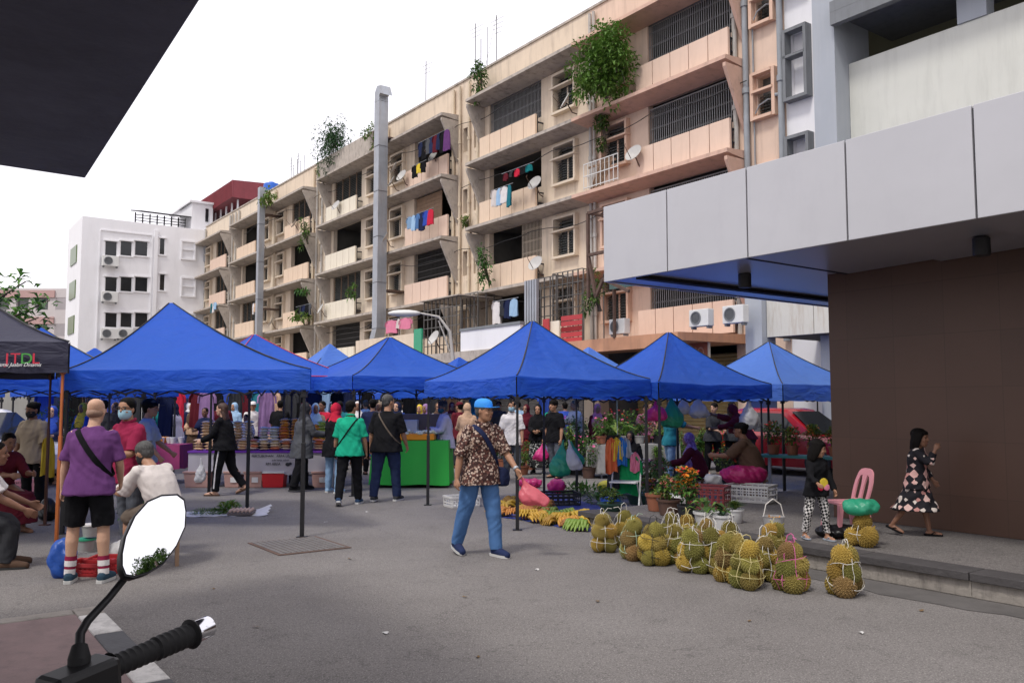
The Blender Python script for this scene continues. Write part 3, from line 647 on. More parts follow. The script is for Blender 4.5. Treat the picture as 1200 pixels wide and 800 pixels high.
def tent(near, right, left, zb, zt, zp, label, cloth='tent', pole='tent_pole', poles=None, seed=0, hem=None, detail=True, bow=.05, lw=1):
    """pop-up tent on four corners; near, right and left are ground points, the fourth closes the parallelogram"""
    r_ = random.Random(seed)
    near, right, left = [Vector((p[0], p[1], 0)) for p in (near, right, left)]
    back = right+left-near; c = (near+back)/2
    t = thing('market_tent', label, 'tent', c, 0, 'pop-up tents of the street market')
    co = [p-c for p in (near, right, back, left)]
    NQ, NR = (22, 18) if detail else (10, 9)
    m = MB(); ph = [r_.uniform(0, 6) for _ in range(8)]
    def rp(k, q, r):                                      # side k, q along the edge, r from the peak (0) to the eave (1)
        a, b = co[k], co[(k+1) % 4]; e = a.lerp(b, q); p = e*r
        z = zt+(zp-zt)*((1-r)**1.42*.95+.05*(1-r)**.5)
        mid = math.sin(math.pi*q)
        z -= mid*(.05*r+.16*r*(1-r)) + (-bow*mid*r**6)
        wr = math.sin(q*17+ph[k]+r*3)*.5+math.sin(q*31+ph[k+4]-r*5)*.3
        z += wr*.018*mid*r*(1.3-r)*2+.012*math.sin(r*40+ph[k]*2+q*9)*mid*(1-r)*r
        return Vector((p.x, p.y, z))
    for k in range(4):
        g = [[rp(k, i/NQ, max(.012, j/NR)) for i in range(NQ+1)] for j in range(NR+1)]
        vs_ = [p for row in g for p in row]; n = NQ+1
        m.add(vs_, [(j*n+i, (j+1)*n+i, (j+1)*n+i+1, j*n+i+1) for j in range(NR) for i in range(NQ)])
    roof = m.build('roof_cloth', M[cloth], t, smooth=60)
    bm = bmesh.new(); bm.from_mesh(roof.data); bmesh.ops.remove_doubles(bm, verts=bm.verts, dist=.002); bm.to_mesh(roof.data); bm.free()
    m = MB(); NV = 5
    for k in range(4):
        d = (co[(k+1) % 4]-co[k]); nrm = Vector((d.y, -d.x, 0)).normalized()
        g = []
        for j in range(NV+1):
            row = []
            for i in range(NQ+1):
                q = i/NQ; p = rp(k, q, 1); f = j/NV; mid = math.sin(math.pi*q)**.5
                w = (math.sin(q*13+ph[k])*.5+math.sin(q*29+ph[k+4])*.35+math.sin(q*47+ph[(k+2) % 8])*.2)
                off = nrm*(.012+w*.022*f*mid)
                row.append(Vector((p.x, p.y, p.z-(zt-zb)*f*(1+.05*w*mid)))+off)
            g.append(row)
        n = NQ+1; m.add([p for r in g for p in r], [(j*n+i, (j+1)*n+i, (j+1)*n+i+1, j*n+i+1) for j in range(NV) for i in range(NQ)])
    m.build('valance', M[cloth], t, smooth=60)
    seams = MB()
    for k in range(4):
        if detail: seams.tube([rp(k, 0, max(.02, j/10))+Vector((0, 0, .006)) for j in range(11)], .009, 5)
    if detail: seams.build('hip_seam', M['hem_red'] if hem else M['tent_pole'], t)
    if hem:
        h = MB()
        for k in range(4): h.tube([rp(k, i/8, 1)+Vector((0,0,.01)) for i in range(9)], .012, 5)
        h.build('eave_trim', M['hem_red'], t)
    for k in range(4):
        if poles and k in poles and poles[k] is None: continue
        pm = M[poles[k]] if poles and k in poles else M[pole]
        p = co[k]*.965
        lg = MB()
        for h, za, zb_ in ((.017*lw, zt*.48, zt-.03), (.023*lw, .012, zt*.56), (.032*lw, zt-.34, zt-.27), (.034*lw, zt-.08, zt-.01)): lg.box(p.x-h, p.x+h, p.y-h, p.y+h, za, zb_)
        lg.box(p.x-.06, p.x+.06, p.y-.05, p.y+.05, .0, .0119)
        lg.build('leg', pm, t, bevel=.003)
    tr = MB()
    for k in range(4):
        a, b = co[k]*.97, co[(k+1) % 4]*.97; a.z = b.z = 0
        for i in range(4):
            p, q = a.lerp(b, i/4), a.lerp(b, (i+1)/4)
            tr.bar(p+Vector((0,0,zt-.30)), q+Vector((0,0,zt-.07)), .012, .022); tr.bar(p+Vector((0,0,zt-.07)), q+Vector((0,0,zt-.30)), .012, .022)
    for k in range(4):
        e = co[k]*.95; tr.bar((e.x, e.y, zt-.05), (0, 0, zp-.12), .02)
    tr.bar((0, 0, zt+.1), (0, 0, zp-.03), .03)
    if detail or True: tr.build('frame', M['tent_pole'], t)
    return t, rp, co, c

def V2(px, Y): return Vector(((px-600)/FPX*Y*1.0, Y, 0))
# the large tent over the snack stall
ne = gp(360.5, 630); ba = Vector((-4.05, 13.2, 0)); wn_ = Vector((-5.62, 10.6, 0))
tent(wn_, ne, ba+wn_-ne, 1.78, 2.03, 3.05, 'largest-looking blue tent, over the snack stall, its black leg standing in the open street', seed=1)
# the tent over the banana mat
n3 = gp(605.5, 622)
tent(n3, n3+Vector((1.98, 1.62, 0)), n3+Vector((-1.46, 2.75, 0)), 1.73, 1.97, 2.9, 'blue tent pitched over the bananas on the blue mat', seed=2, bow=.02)
# the plant sellers' tents
n4 = Vector((2.14, 12.35, 0))
tent(n4, n4+Vector((2.22, 1.86, 0)), n4+Vector((-1.05, 2.75, 0)), 1.70, 1.93, 2.86, 'blue tent over the hijab-wearing flower seller', seed=3, bow=.02)
n5 = Vector((4.72, 14.75, 0))
tent(n5, n5+Vector((2.4, 1.8, 0)), n5+Vector((-1.45, 2.75, 0)), 1.66, 1.95, 2.86, 'paler blue tent partly hidden by the brown wall', cloth='tent_light', seed=4)
# the sweet stall's tent, and rows farther up the street
def tent_at(px, Y, zp, w=2.9, d=2.9, label='', rot=0, zt=2.02, zb=1.76, **k):
    c = V2(px, Y)*1; a = -SA*0+math.atan2(V.y, V.x)+rad(rot)
    v = Vector((math.cos(a), math.sin(a), 0)); u = Vector((-math.sin(a), math.cos(a), 0))
    n = c-v*w/2-u*d/2
    return tent(n, n+v*w, n+u*d, zb, zt, zp, label, **k)
tent_at(456, 16.9, 2.95, 3, 3, 'blue tent over the green-clothed sweet stall', seed=5, zt=2.1, zb=1.86)
tent_at(297, 17.6, 3.06, 3, 4.2, 'blue tent with red hems behind the snack stall', seed=6, zt=2.12, zb=1.85, hem=True)
tent_at(386, 24.5, 3.35, 3.0, 3.0, 'mid-sized blue tent between the red-hemmed tent and the sweet stall tent', seed=7, zt=2.2, zb=1.95, cloth='tent_light', detail=False)
tent_at(538, 24, 2.93, 2.9, 2.9, 'small blue tent top showing right of the sweet stall tent', seed=8, detail=False)
tent_at(690, 21.0, 3.02, 2.9, 2.9, 'blue tent top showing between the banana tent and the flower tent', seed=9, cloth='tent_light', detail=False)
tent_at(868, 23, 2.78, 2.9, 2.9, 'blue tent top below the ivory pillar', seed=10, detail=False)
tent_at(345, 30, 3.3, 2.9, 2.9, 'far blue tent behind the red-hemmed tent', seed=12, detail=False, cloth='tent_light')
tent_at(45, 15.0, 2.98, 3.0, 3.0, 'blue tent rising just behind the navy tent', seed=13, zt=2.05, zb=1.83)
tent_at(110, 19.5, 2.9, 3, 3, 'blue tent with its edge showing between navy and large blue tents', seed=14, detail=False)
far = [(-80, 21), (178, 26), (120, 33), (300, 40), (470, 33), (610, 29)]
for i, (px, Y) in enumerate(far):
    tent_at(px, Y, 2.62, 2.9, 2.9, 'low blue tent deep in the market, only its valance in view', seed=20+i, detail=False, zt=1.98, zb=1.76)

# navy tent with orange legs and a lettered valance
nr = Vector((-4.73, 9.0, 0)); nl = Vector((-7.6, 8.85, 0))
nt, nrp, nco, nc = tent(nl, nr, nl+Vector((-1.47, 2.45, 0)), 1.94, 2.27, 3.3, 'navy tent on orange legs with lettering on its valance', cloth='tent_navy', pole='pole_brown', poles={1: 'pole_orange'}, seed=30, lw=.7)
def lettering(txt, size, m, parent, loc, rot, name='lettering', extrude=.003, shear=0, align='CENTER', sx=1):
    cu = bpy.data.curves.new('txt', 'FONT'); cu.body = txt; cu.size = size; cu.extrude = extrude; cu.align_x = align; cu.shear = shear
    o = bpy.data.objects.new('txt', cu); C.objects.link(o)
    dg = bpy.context.evaluated_depsgraph_get(); me = bpy.data.meshes.new_from_object(o.evaluated_get(dg))
    bpy.data.objects.remove(o); bpy.data.curves.remove(cu)
    me.materials.clear(); me.materials.append(m)
    ob = from_mesh(name, me, parent, loc, rot=rot); ob.scale = (sx, 1, 1); return ob
d = (nr-nl).normalized(); rz = math.atan2(d.y, d.x); nn = Vector((d.y, -d.x, 0))
M['letter_red'] = mat('red_letter', (.55, .03, .06), .6); M['letter_green'] = mat('green_letter', (.06, .30, .05), .6); M['letter_white'] = mat('white_letter', (.7, .7, .7), .6)
for ch, off, mm in (('J', -.61, 'letter_red'), ('T', -.525, 'letter_red'), ('D', -.41, 'letter_green'), ('L', -.315, 'letter_red')):
    p = (nr-nc)+d*off+nn*.05; lettering(ch, .16, M[mm], nt, (p.x, p.y, 2.035), (math.pi/2, 0, rz), sx=1.1)
p = (nr-nc)+d*-.48+nn*.055; lettering('Jamu Jualan Dinamis', .055, M['letter_white'], nt, (p.x, p.y, 2.005), (math.pi/2, 0, rz), shear=.4)
# ================================================================ GOODS ON THE STREET
def gz(px, py):
    """ground point under a pixel, on the raised walkway where the walkway is"""
    p = gp(px, py, PZ); s_, t_ = st(p)
    return p if (s_ < 8.55 and t_ > PT) else gp(px, py)
def leaf_mat(name, col, trans=.25): return mat(name, col, .5, .25, 5, spec=.35, rnd=.18, hue=.02, trans=trans)
LEAF = [leaf_mat('deep_green_leaf', (.040, .098, .024)), leaf_mat('fresh_green_leaf', (.080, .185, .028)), leaf_mat('yellow_green_leaf', (.13, .19, .035)), leaf_mat('bluish_leaf', (.045, .09, .05))]
M['bark'] = mat('grey_bark', (.12, .09, .07), .9, .3, 8, .5, 20); M['soil'] = mat('potting_soil', (.035, .025, .018), .95, .3, 20, .5, 40)
def leaf(mb, p, d, L_, w, m=0, droop=.3, fold=.25):
    d = Vector(d).normalized(); sd_ = d.cross(Vector((0, 0, 1)))
    if sd_.length < .1: sd_ = Vector((1, 0, 0))
    sd_.normalize(); up = sd_.cross(d)
    q1 = p+d*L_*.45+up*L_*.06; q2 = p+d*L_-Vector((0, 0, droop*L_))
    a = q1+sd_*w/2+up*w*fold; b = q1-sd_*w/2+up*w*fold
    mb.add([p, a, q2, b, q1], [(0, 4, 1), (1, 4, 2), (2, 4, 3), (3, 4, 0)], m)
def foliage(r_, mb, c, R_, n, L_, w, hollow=.4, updir=.4, mats=1, droop=.3):
    for i in range(n):
        while True:
            q = Vector((r_.uniform(-1, 1), r_.uniform(-1, 1), r_.uniform(-1, 1)))
            if hollow < q.length <= 1: break
        p = Vector(c)+Vector((q.x*R_[0], q.y*R_[1], q.z*R_[2]))
        d = Vector((q.x, q.y, q.z*.6+updir))+Vector((r_.uniform(-.6, .6), r_.uniform(-.6, .6), r_.uniform(-.5, .5)))
        k = r_.uniform(.7, 1.25); leaf(mb, p, d, L_*k, w*k, r_.randrange(mats), droop*r_.uniform(.3, 1.5))
def clumpy(r_, mb, c, R_, n_cl, n, L_, w, mats=2, droop=.4):
    """a crown of separate clumps with gaps between them"""
    for i in range(n_cl):
        q = Vector((r_.gauss(0, .5), r_.gauss(0, .5), r_.gauss(0, .5)))
        if q.length > 1.05: q *= 1.05/q.length
        k = r_.uniform(.2, .42); foliage(r_, mb, Vector(c)+Vector((q.x*R_[0], q.y*R_[1], q.z*R_[2])), (R_[0]*k, R_[1]*k, R_[2]*k), n, L_, w, .2, .15, mats, droop)
POTM = {'terra': mat('terracotta_pot', (.27, .10, .055), .85, .15, 6), 'black': mat('black_nursery_pot', (.02, .02, .022), .6, .2, 6), 'white': mat('white_tub', (.62, .62, .62), .5, .06, 6), 'grey': mat('cement_planter', (.30, .29, .27), .9, .15, 6, .3, 30), 'green': mat('dark_green_basin', (.03, .07, .055), .5, .15, 6), 'brown': mat('brown_pot', (.10, .055, .04), .7, .15, 6)}
def pot_mesh(r, h): return MB().lathe([(r*.72, 0), (r*.76, .004), (r*.95, h*.86), (r*1.04, h*.86), (r*1.06, h), (r*.96, h), (r*.93, h*.9), (.001, h*.88)], 18)
FLM = {k: mat(k+'_petal', c, .6, .1, 9, rnd=.15, trans=.25) for k, c in {'orange': (.75, .26, .03), 'red': (.60, .03, .03), 'pink': (.65, .12, .28), 'white': (.7, .68, .66), 'magenta': (.45, .03, .25), 'salmonpink': (.75, .25, .2)}.items()}
def flowers(r_, c, R_, n, size):
    m = MB()
    for i in range(n):
        a = r_.uniform(0, 6.28); z = r_.uniform(-.2, 1); q = Vector((math.cos(a)*r_.uniform(.3, 1), math.sin(a)*r_.uniform(.3, 1), z))
        p = Vector(c)+Vector((q.x*R_[0], q.y*R_[1], q.z*R_[2])); s_ = size*r_.uniform(.7, 1.3); T = Matrix.Translation(p) @ Matrix.Rotation(r_.uniform(0, 6), 4, 'Z') @ Matrix.Rotation(r_.uniform(-.9, .9), 4, 'X')
        for k in range(5):
            b = 2*math.pi*k/5; e1 = Vector((math.cos(b), math.sin(b), .35)); e2 = Vector((-math.sin(b), math.cos(b), 0))
            m.add([(0, 0, 0), tuple(e1*s_*.6+e2*s_*.4), tuple(e1*s_), tuple(e1*s_*.6-e2*s_*.4)], [(0, 1, 2, 3)], 0, T)
    return m
PGR = 'potted plants for sale'
def plant(px, py, h, label, kind='bush', pot='black', leafm=0, fl=None, pr=.11, ph=.18, w=1.0, seed=0, z=None, loc=None, group=PGR):
    r_ = random.Random(seed*13+7)
    p = loc if loc is not None else gz(px, py)
    if z is not None and loc is None: p = Vector((p.x, p.y, z))
    t = thing('potted_plant', label, 'plant', p, r_.uniform(0, 6), group)
    pot_mesh(pr, ph).build('pot', POTM[pot], t, smooth=40)
    f = MB(); hh = h-ph; rr = hh*.42*w
    lm = [LEAF[leafm], LEAF[(leafm+1) % 3]]
    if kind == 'bush':
        foliage(r_, f, (0, 0, ph+hh*.55), (rr, rr, hh*.48), int(120+260*min(1, h)), .055+.03*h, .030+.014*h, .25, .4, 2)
    elif kind == 'broad':
        for i in range(26):
            a = r_.uniform(0, 6.28); e = r_.uniform(.25, 1.2); d = Vector((math.cos(a)*math.cos(e), math.sin(a)*math.cos(e), math.sin(e))); L_ = hh*r_.uniform(.45, .7)
            q = Vector((0, 0, ph*.9)); b = q+d*L_*.6; f.tube([q, b], .004, 4); leaf(f, b, (d.x, d.y, d.z*.4), L_*.9, L_*.42, r_.randrange(2), .35, .1)
    elif kind == 'tall':
        for k in range(5):
            a = r_.uniform(0, 6.28); b = Vector((math.cos(a)*rr*.4, math.sin(a)*rr*.4, h*r_.uniform(.75, 1))); f.tube([(0, 0, ph*.9), b*.5+Vector((0, 0, ph*.3)), b], [.008, .006, .003], 5)
            for i in range(46):
                q = Vector((0, 0, ph)).lerp(b, r_.uniform(.25, 1)); a = r_.uniform(0, 6.28); leaf(f, q, (math.cos(a), math.sin(a), r_.uniform(-.1, .8)), .11*r_.uniform(.7, 1.4)*(h**.5), .042*(h**.5), r_.randrange(2), .35)
    elif kind == 'grass':
        for i in range(160):
            a = r_.uniform(0, 6.28); e = r_.uniform(.5, 1.5); leaf(f, Vector((0, 0, ph*.9)), (math.cos(a)*math.cos(e), math.sin(a)*math.cos(e), math.sin(e)), hh*r_.uniform(.7, 1.2), .014, r_.randrange(2), .3)
    f.tube([(0, 0, ph*.85), (.01, 0, ph+hh*.5)], [.012, .006], 5)
    f.build('leaves', lm, t)
    if fl:
        for k, c in enumerate(fl if isinstance(fl, (list, tuple)) else [fl]):
            flowers(r_, (0, 0, ph+hh*.55), (rr, rr, hh*.5), int(16+14*h), .032).build('blossoms', FLM[c], t)
    return t

# ---------------------------------------------------------------- durians tied in bundles
def durian_mesh(seed):
    r_ = random.Random(seed); bm = bmesh.new(); bmesh.ops.create_icosphere(bm, subdivisions=3, radius=1)
    a, b = r_.uniform(0, 6), r_.uniform(0, 6)
    for v in bm.verts:
        n = v.co.normalized(); v.co *= 1+.07*math.sin(3*math.atan2(n.y, n.x)+a)*(1-abs(n.z))+.05*math.sin(2*n.z+b); v.co.z *= r_.choice([1.12]) ; v.co += Vector((0, 0, .05*n.x))
    g = bmesh.ops.poke(bm, faces=bm.faces[:], offset=.16)
    bmesh.ops.scale(bm, vec=(.09, .09, .09), verts=bm.verts)
    # stalk
    c = bmesh.ops.create_cone(bm, segments=6, radius1=.011, radius2=.008, depth=.04, cap_ends=True, matrix=Matrix.Translation((0, 0, .115)))
    me = bpy.data.meshes.new('durian'); bm.to_mesh(me); bm.free(); return me
DM = [durian_mesh(i) for i in range(5)]
def durian_mat(name, col): return mat(name, col, .7, .35, 9, spec=.25, rnd=.28, hue=.012)
DMAT = [durian_mat('olive_durian', (.235, .190, .050)), durian_mat('golden_durian', (.33, .225, .05)), durian_mat('brown_durian', (.23, .155, .058)), durian_mat('green_durian', (.205, .190, .048))]
for i, me in enumerate(DM): me.materials.append(DMAT[0])
STR = {'white': mat('white_raffia', (.62, .6, .55), .6), 'yellow': mat('straw_raffia', (.55, .48, .22), .6), 'pink': mat('pink_raffia', (.6, .12, .32), .6), 'black': mat('black_band', (.02, .02, .02), .6), 'green': mat('pale_green_raffia', (.4, .55, .4), .6)}
def bundle(px, py, label, string='white', n=8, big=1.0, seed=0, p=None, handle=.14, tilt=0):
    r_ = random.Random(seed+100); p = p or gz(px, py)
    t = thing('durian_bundle', label, 'durians', p, r_.uniform(0, 6), 'bundles of durians tied with string')
    lay = [(0, .086, .09), (0, .074, .235), (0, .034, .37)] if n > 6 else [(0, .088, .09), (0, .02, .235)]
    cnt = [3, 3, 2] if n == 8 else [4, 3, 2] if n == 9 else [3, 3, 1] if n == 7 else [3, 1]
    for (x, rad_, z), c in zip(lay, cnt):
        a0 = r_.uniform(0, 6)
        for k in range(c):
            a = a0+2*math.pi*k/c+r_.uniform(-.15, .15); rr = (rad_*(1.14 if c == 4 else 1) if c > 1 else .01)*big
            o = inst_mesh(DM[r_.randrange(5)], t, (math.cos(a)*rr, math.sin(a)*rr, z*big+r_.uniform(-.008, .012)), (r_.uniform(-.9, .9), r_.uniform(-.9, .9), r_.uniform(0, 6)), big*r_.uniform(.88, 1.08), 'durian')
            o.material_slots[0].link = 'OBJECT'; o.material_slots[0].material = DMAT[r_.choice([0, 0, 1, 1, 2, 3])]
    s_ = MB(); zt = lay[-1][2]*big+.10*big; sm_ = .8 if n < 6 else 1
    for k in range(4):
        a = k*math.pi/4+r_.uniform(-.25, .25); ca, sa = math.cos(a), math.sin(a); R1 = .166*big*sm_; j_ = lambda: r_.uniform(-.014, .014)
        hl = [(.62, .015), (.93, .07), (1.0, .13), (.90, .20), (.84, .27), (.66, .36), (.5, .42)] if n > 6 else [(.6, .015), (.95, .07), (1, .12), (.7, .20), (.5, .26)]
        hull = [(-R1*q+j_(), z*big) for q, z in hl]+[(-.055*big, zt-.015), (0, zt+.006), (.055*big, zt-.015)]+[(R1*q+j_(), z*big) for q, z in hl[::-1]]
        s_.tube([(ca*x-sa*j_(), sa*x+ca*j_(), z) for x, z in hull], .0029, 5, flat=.6)
    for z, R1 in ((.11, .168), (.26, .146)) if n > 6 else ((.11, .15),): 
        tl_ = r_.uniform(-.05, .05); s_.tube([((R1*big+r_.uniform(-.006, .006))*math.cos(a), (R1*big+r_.uniform(-.006, .006))*math.sin(a), z+tl_*math.cos(a)+r_.uniform(-.012, .012)) for a in [2*math.pi*i/14 for i in range(15)]], .0027, 5)
    s_.tube([(-.045, 0, zt-.02), (-.03, .01, zt+handle*.75), (0, .02, zt+handle), (.028, .012, zt+handle*.8), (.045, .01, zt-.02)], .0038, 6)
    s_.tube([(.02, 0, zt), (.05, -.03, zt+.05), (.10, -.05, zt+.04)], .003, 4)
    s_.build('string', STR[string], t); return t
def inst_mesh(me, parent, loc, rot, sc, name): 
    return from_mesh(name, me, parent, loc, rot=rot, scale=sc)
DB = [(707, 646, 'white', 8, 'first bundle of the row, nearest the banana mat, orange-topped with white string'), (731, 641, 'white', 7, 'bundle in the second row behind the pale green string'), (743, 655, 'green', 8, 'bundle netted in pale green raffia'), (766, 661, 'black', 9, 'squat bundle held by black bands'),
      (786, 642, 'white', 7, 'bundle in the second row with a high white handle loop'), (793, 660, 'white', 7, 'dull brown bundle right of the black-banded one'), (812, 670, 'white', 8, 'bundle with two golden fruits at its foot'), (806, 645, 'yellow', 7, 'bundle in the second row with a bright yellow-green fruit on top'), (829, 650, 'white', 7, 'bundle in the second row with a single crown fruit'),
      (839, 671, 'white', 8, 'bundle with a large golden fruit on its top'), (857, 681, 'yellow', 9, 'bundle tied with straw-yellow raffia'), (856, 655, 'white', 7, 'bundle in the second row below the leafy white tub'), (876, 689, 'yellow', 8, 'bundle with a tall straw handle standing forward of the row'), (896, 680, 'white', 7, 'bundle tucked beside the tall straw handle'),
      (906, 662, 'yellow', 8, 'bundle against the kerb under the snack tub'), (927, 692, 'pink', 8, 'bundle tied with pink raffia ribbon'), (991, 697, 'white', 8, 'lone leaning bundle at the kerb under the small girl')]
for i, (px, py, sc_, n, lb) in enumerate(DB):
    bundle(px, py, 'durian '+lb, sc_, n, .89 if n != 7 else .85, i, handle=[.05, .10, .03, .07][i % 4])
db_ = bundle(1011, 639, 'small durian bundle topped by a green carrier bag beside the pink chair', 'white', 4, .95, 60, handle=.03)

# ---------------------------------------------------------------- bananas on the blue mat
def banana_bunch(seed):
    """a hand of bananas lying on its side: curved fingers packed next to one another in two layers"""
    r_ = random.Random(seed); m = MB()
    for L in range(2):
        n = 8-L
        for i in range(n):
            u = i-(n-1)/2; a = u*.10+r_.uniform(-.03, .03); d = Vector((math.sin(a), math.cos(a), 0)); sh_ = Vector((u*.030, -.02*L, 0)); pts = []; ln = .18*r_.uniform(.9, 1.08)*(1-.015*u*u)
            for j in range(8):
                f = j/7; pts.append(sh_+d*(f*ln)+Vector((0, 0, .022+L*.036+.055*math.sin(math.pi*(.12+.8*f))+.006*r_.uniform(-1, 1))))
            m.tube(pts, [.008, .015, .020, .0225, .0225, .020, .013, .005], 8)
    m.tube([(-.10, -.015, .055), (0, -.03, .075), (.10, -.015, .055)], [.014, .022, .014], 7); m.tube([(0, -.03, .07), (0, -.07, .10)], [.018, .014], 7)
    return m
BAN = [mat('ripe_banana', (.47, .27, .035), .5, .25, 14, spec=.35, rnd=.3, hue=.02, streak=(.10, .05, .02), samt=.6, sscale=(9, 9, 9)), mat('orange_banana', (.40, .17, .035), .55, .25, 14, rnd=.3, streak=(.08, .04, .02), samt=.7, sscale=(9, 9, 9)), mat('green_banana', (.20, .30, .05), .5, .15, 10, rnd=.15, hue=.02)]
BM_ = [banana_bunch(i).mesh('banana_bunch', BAN[0], 60) for i in range(4)]
mat_pts = [gp(572, 603), gp(690, 623), gp(742, 606), gp(640, 574)]
mm = MB(); n = 26
def bil(u, v): return mat_pts[0].lerp(mat_pts[1], u).lerp(mat_pts[3].lerp(mat_pts[2], u), v)
g = [[bil(i/n, j/n)+Vector((0, 0, .006+.006*math.sin(i*1.7+j*.9)*math.sin(j*1.3-i*.4)+.004*math.sin(i*3.1)))+V*(.03*math.sin(i*.9) if j == 0 else 0) for i in range(n+1)] for j in range(n+1)]
mm.add([p for r in g for p in r], [(j*(n+1)+i, j*(n+1)+i+1, (j+1)*(n+1)+i+1, (j+1)*(n+1)+i) for j in range(n) for i in range(n)])
tag(mm.build('ground_mat', mat('blue_tarp', (.035, .06, .26), .45, .15, 3, .3, 12), smooth=60), 'blue tarpaulin mat spread on the asphalt under the bananas', 'mat')
bl = [('hand of bananas at the street edge of the blue mat', 0), ('hand of bananas in the inner rows of the blue mat', 1), ('green banana hand among the ripe ones on the blue mat', 2)]
k = 0
for row, (v, cnt, u0, u1) in enumerate(((.06, 11, .03, .97), (.18, 9, .04, .95), (.30, 8, .03, .9), (.42, 5, .02, .45))):
    for i in range(cnt):
        u = u0+(u1-u0)*(i+.5)/cnt+RN.uniform(-.02, .02); p = bil(u, v+RN.uniform(-.035, .035)); k += 1
        green = row in (1, 2) and .52 < u < .70 or (row == 0 and i == cnt-1)
        o = from_mesh('banana_bunch', BM_[k % 4], None, (p.x, p.y, .012), scale=RN.uniform(.9, 1.2), rot=(RN.uniform(-.3, .15), RN.uniform(-.2, .2), RN.uniform(-1.3, 1.3)+math.pi-.4))
        o.material_slots[0].link = 'OBJECT'; o.material_slots[0].material = BAN[2] if green else BAN[RN.choice([0, 0, 1])]
        tag(o, bl[2][0] if green else bl[0][0] if row == 0 else bl[1][0], 'bananas', 'green banana hands on the mat' if green else 'banana hands along the mat edge' if row == 0 else 'banana hands in the inner rows')
# ---------------------------------------------------------------- crates, baskets, tubs
def crate_mesh(w, d, h, rows=3, cols=7, t=.012):
    m = MB(); m.box(-w/2, w/2, -d/2, d/2, 0, t)
    for z in [h*i/rows for i in range(rows+1)]:
        z = min(max(z, t+.001), h-.02)
        m.box(-w/2-.004, w/2+.004, -d/2-.004, -d/2+t, z, z+.02).box(-w/2-.004, w/2+.004, d/2-t, d/2+.004, z, z+.02).box(-w/2-.003, -w/2+t, -d/2, d/2, z+.001, z+.019).box(w/2-t, w/2+.003, -d/2, d/2, z+.001, z+.019)
    for i in range(cols+1):
        x = -w/2+w*i/cols; m.box(x-.009, x+.009, -d/2, -d/2+.009, t, h).box(x-.009, x+.009, d/2-.009, d/2, t, h)
    for i in range(5):
        y = -d/2+d*i/4; m.box(-w/2, -w/2+.009, y-.009, y+.009, t, h).box(w/2-.009, w/2, y-.009, y+.009, t, h)
    m.box(-w/2-.014, w/2+.014, -d/2-.014, -d/2+.003, h-.03, h+.002).box(-w/2-.014, w/2+.014, d/2-.003, d/2+.014, h-.03, h+.002).box(-w/2-.014, -w/2+.003, -d/2+.004, d/2-.004, h-.03, h+.002).box(w/2-.003, w/2+.014, -d/2+.004, d/2-.004, h-.03, h+.002)
    return m
PL = {n: mat(n+'_plastic', c, .45, .08, 5) for n, c in {'white': (.62, .61, .58), 'red': (.40, .03, .035), 'black': (.018, .018, .02), 'blue': (.02, .10, .50), 'maroon': (.16, .03, .035), 'pinkish': (.42, .25, .21), 'cooler_red': (.55, .02, .025), 'orange': (.70, .26, .015), 'green': (.03, .30, .16), 'pink_chair': (.55, .23, .26)}.items()}
def crate(px, py, w, d, h, col, label, rz=0, name='plastic_crate', cat='crate', p=None):
    p = p or gz(px, py); return tag(crate_mesh(w, d, h).build(name, PL[col], None, p, rz), label, cat)
crate(541, 593, .46, .34, .17, 'white', 'white slatted crate standing in the street behind the striding man', .5)
crate(654, 591, .62, .42, .2, 'black', 'black slatted basket on the blue mat behind the bananas', .2, 'basket', 'basket')
crate(880, 587, .62, .42, .24, 'white', 'white slatted crate under the pink sack', -.6)
crate(829, 597, .52, .36, .32, 'maroon', 'dark red crate in front of the purple headscarf seller', -.5)
crate(135, 668, .46, .3, .13, 'red', 'red slatted crate with groceries at the bald man\'s feet', .05)
crate(104, 672, .34, .28, .12, 'red', 'smaller red crate half hidden by the bald man\'s legs', -.1)
b_ = tag(MB().lathe([(.13, .22), (.15, .215), (.17, .03), (.172, 0), (.162, .0), (.145, .2), (.001, .205)], 20).build('upturned_basin', PL['blue'], None, gp(716, 600), smooth=40), 'blue plastic basin turned upside down on the mat', 'basin')
tb = thing('snack_tub', 'clear tub of fried snacks with a white handle standing at the kerb', 'tub', gz(907, 626))
MB().lathe([(.085, 0), (.09, .003), (.115, .19), (.122, .195), (.112, .195), (.087, .01), (.001, .008)], 20).build('tub', mat('cloudy_plastic', (.6, .6, .6), .25, .05, 5, trans=.5), tb, smooth=40)
ch_ = MB(); r_ = random.Random(4)
for i in range(40):
    p = Vector((r_.uniform(-.06, .06), r_.uniform(-.06, .06), .1+r_.uniform(0, .09))); q = Vector((r_.uniform(-1, 1), r_.uniform(-1, 1), r_.uniform(-.6, .6))).normalized()*.03; ch_.bar(p-q, p+q, .012)
ch_.build('snacks', mat('fried_snack', (.45, .22, .06), .7, .2, 10), tb)
MB().tube([(-.11, 0, .19), (-.08, 0, .32), (0, .01, .38), (.08, 0, .32), (.11, 0, .19)], .006, 6).build('handle', STR['white'], tb)
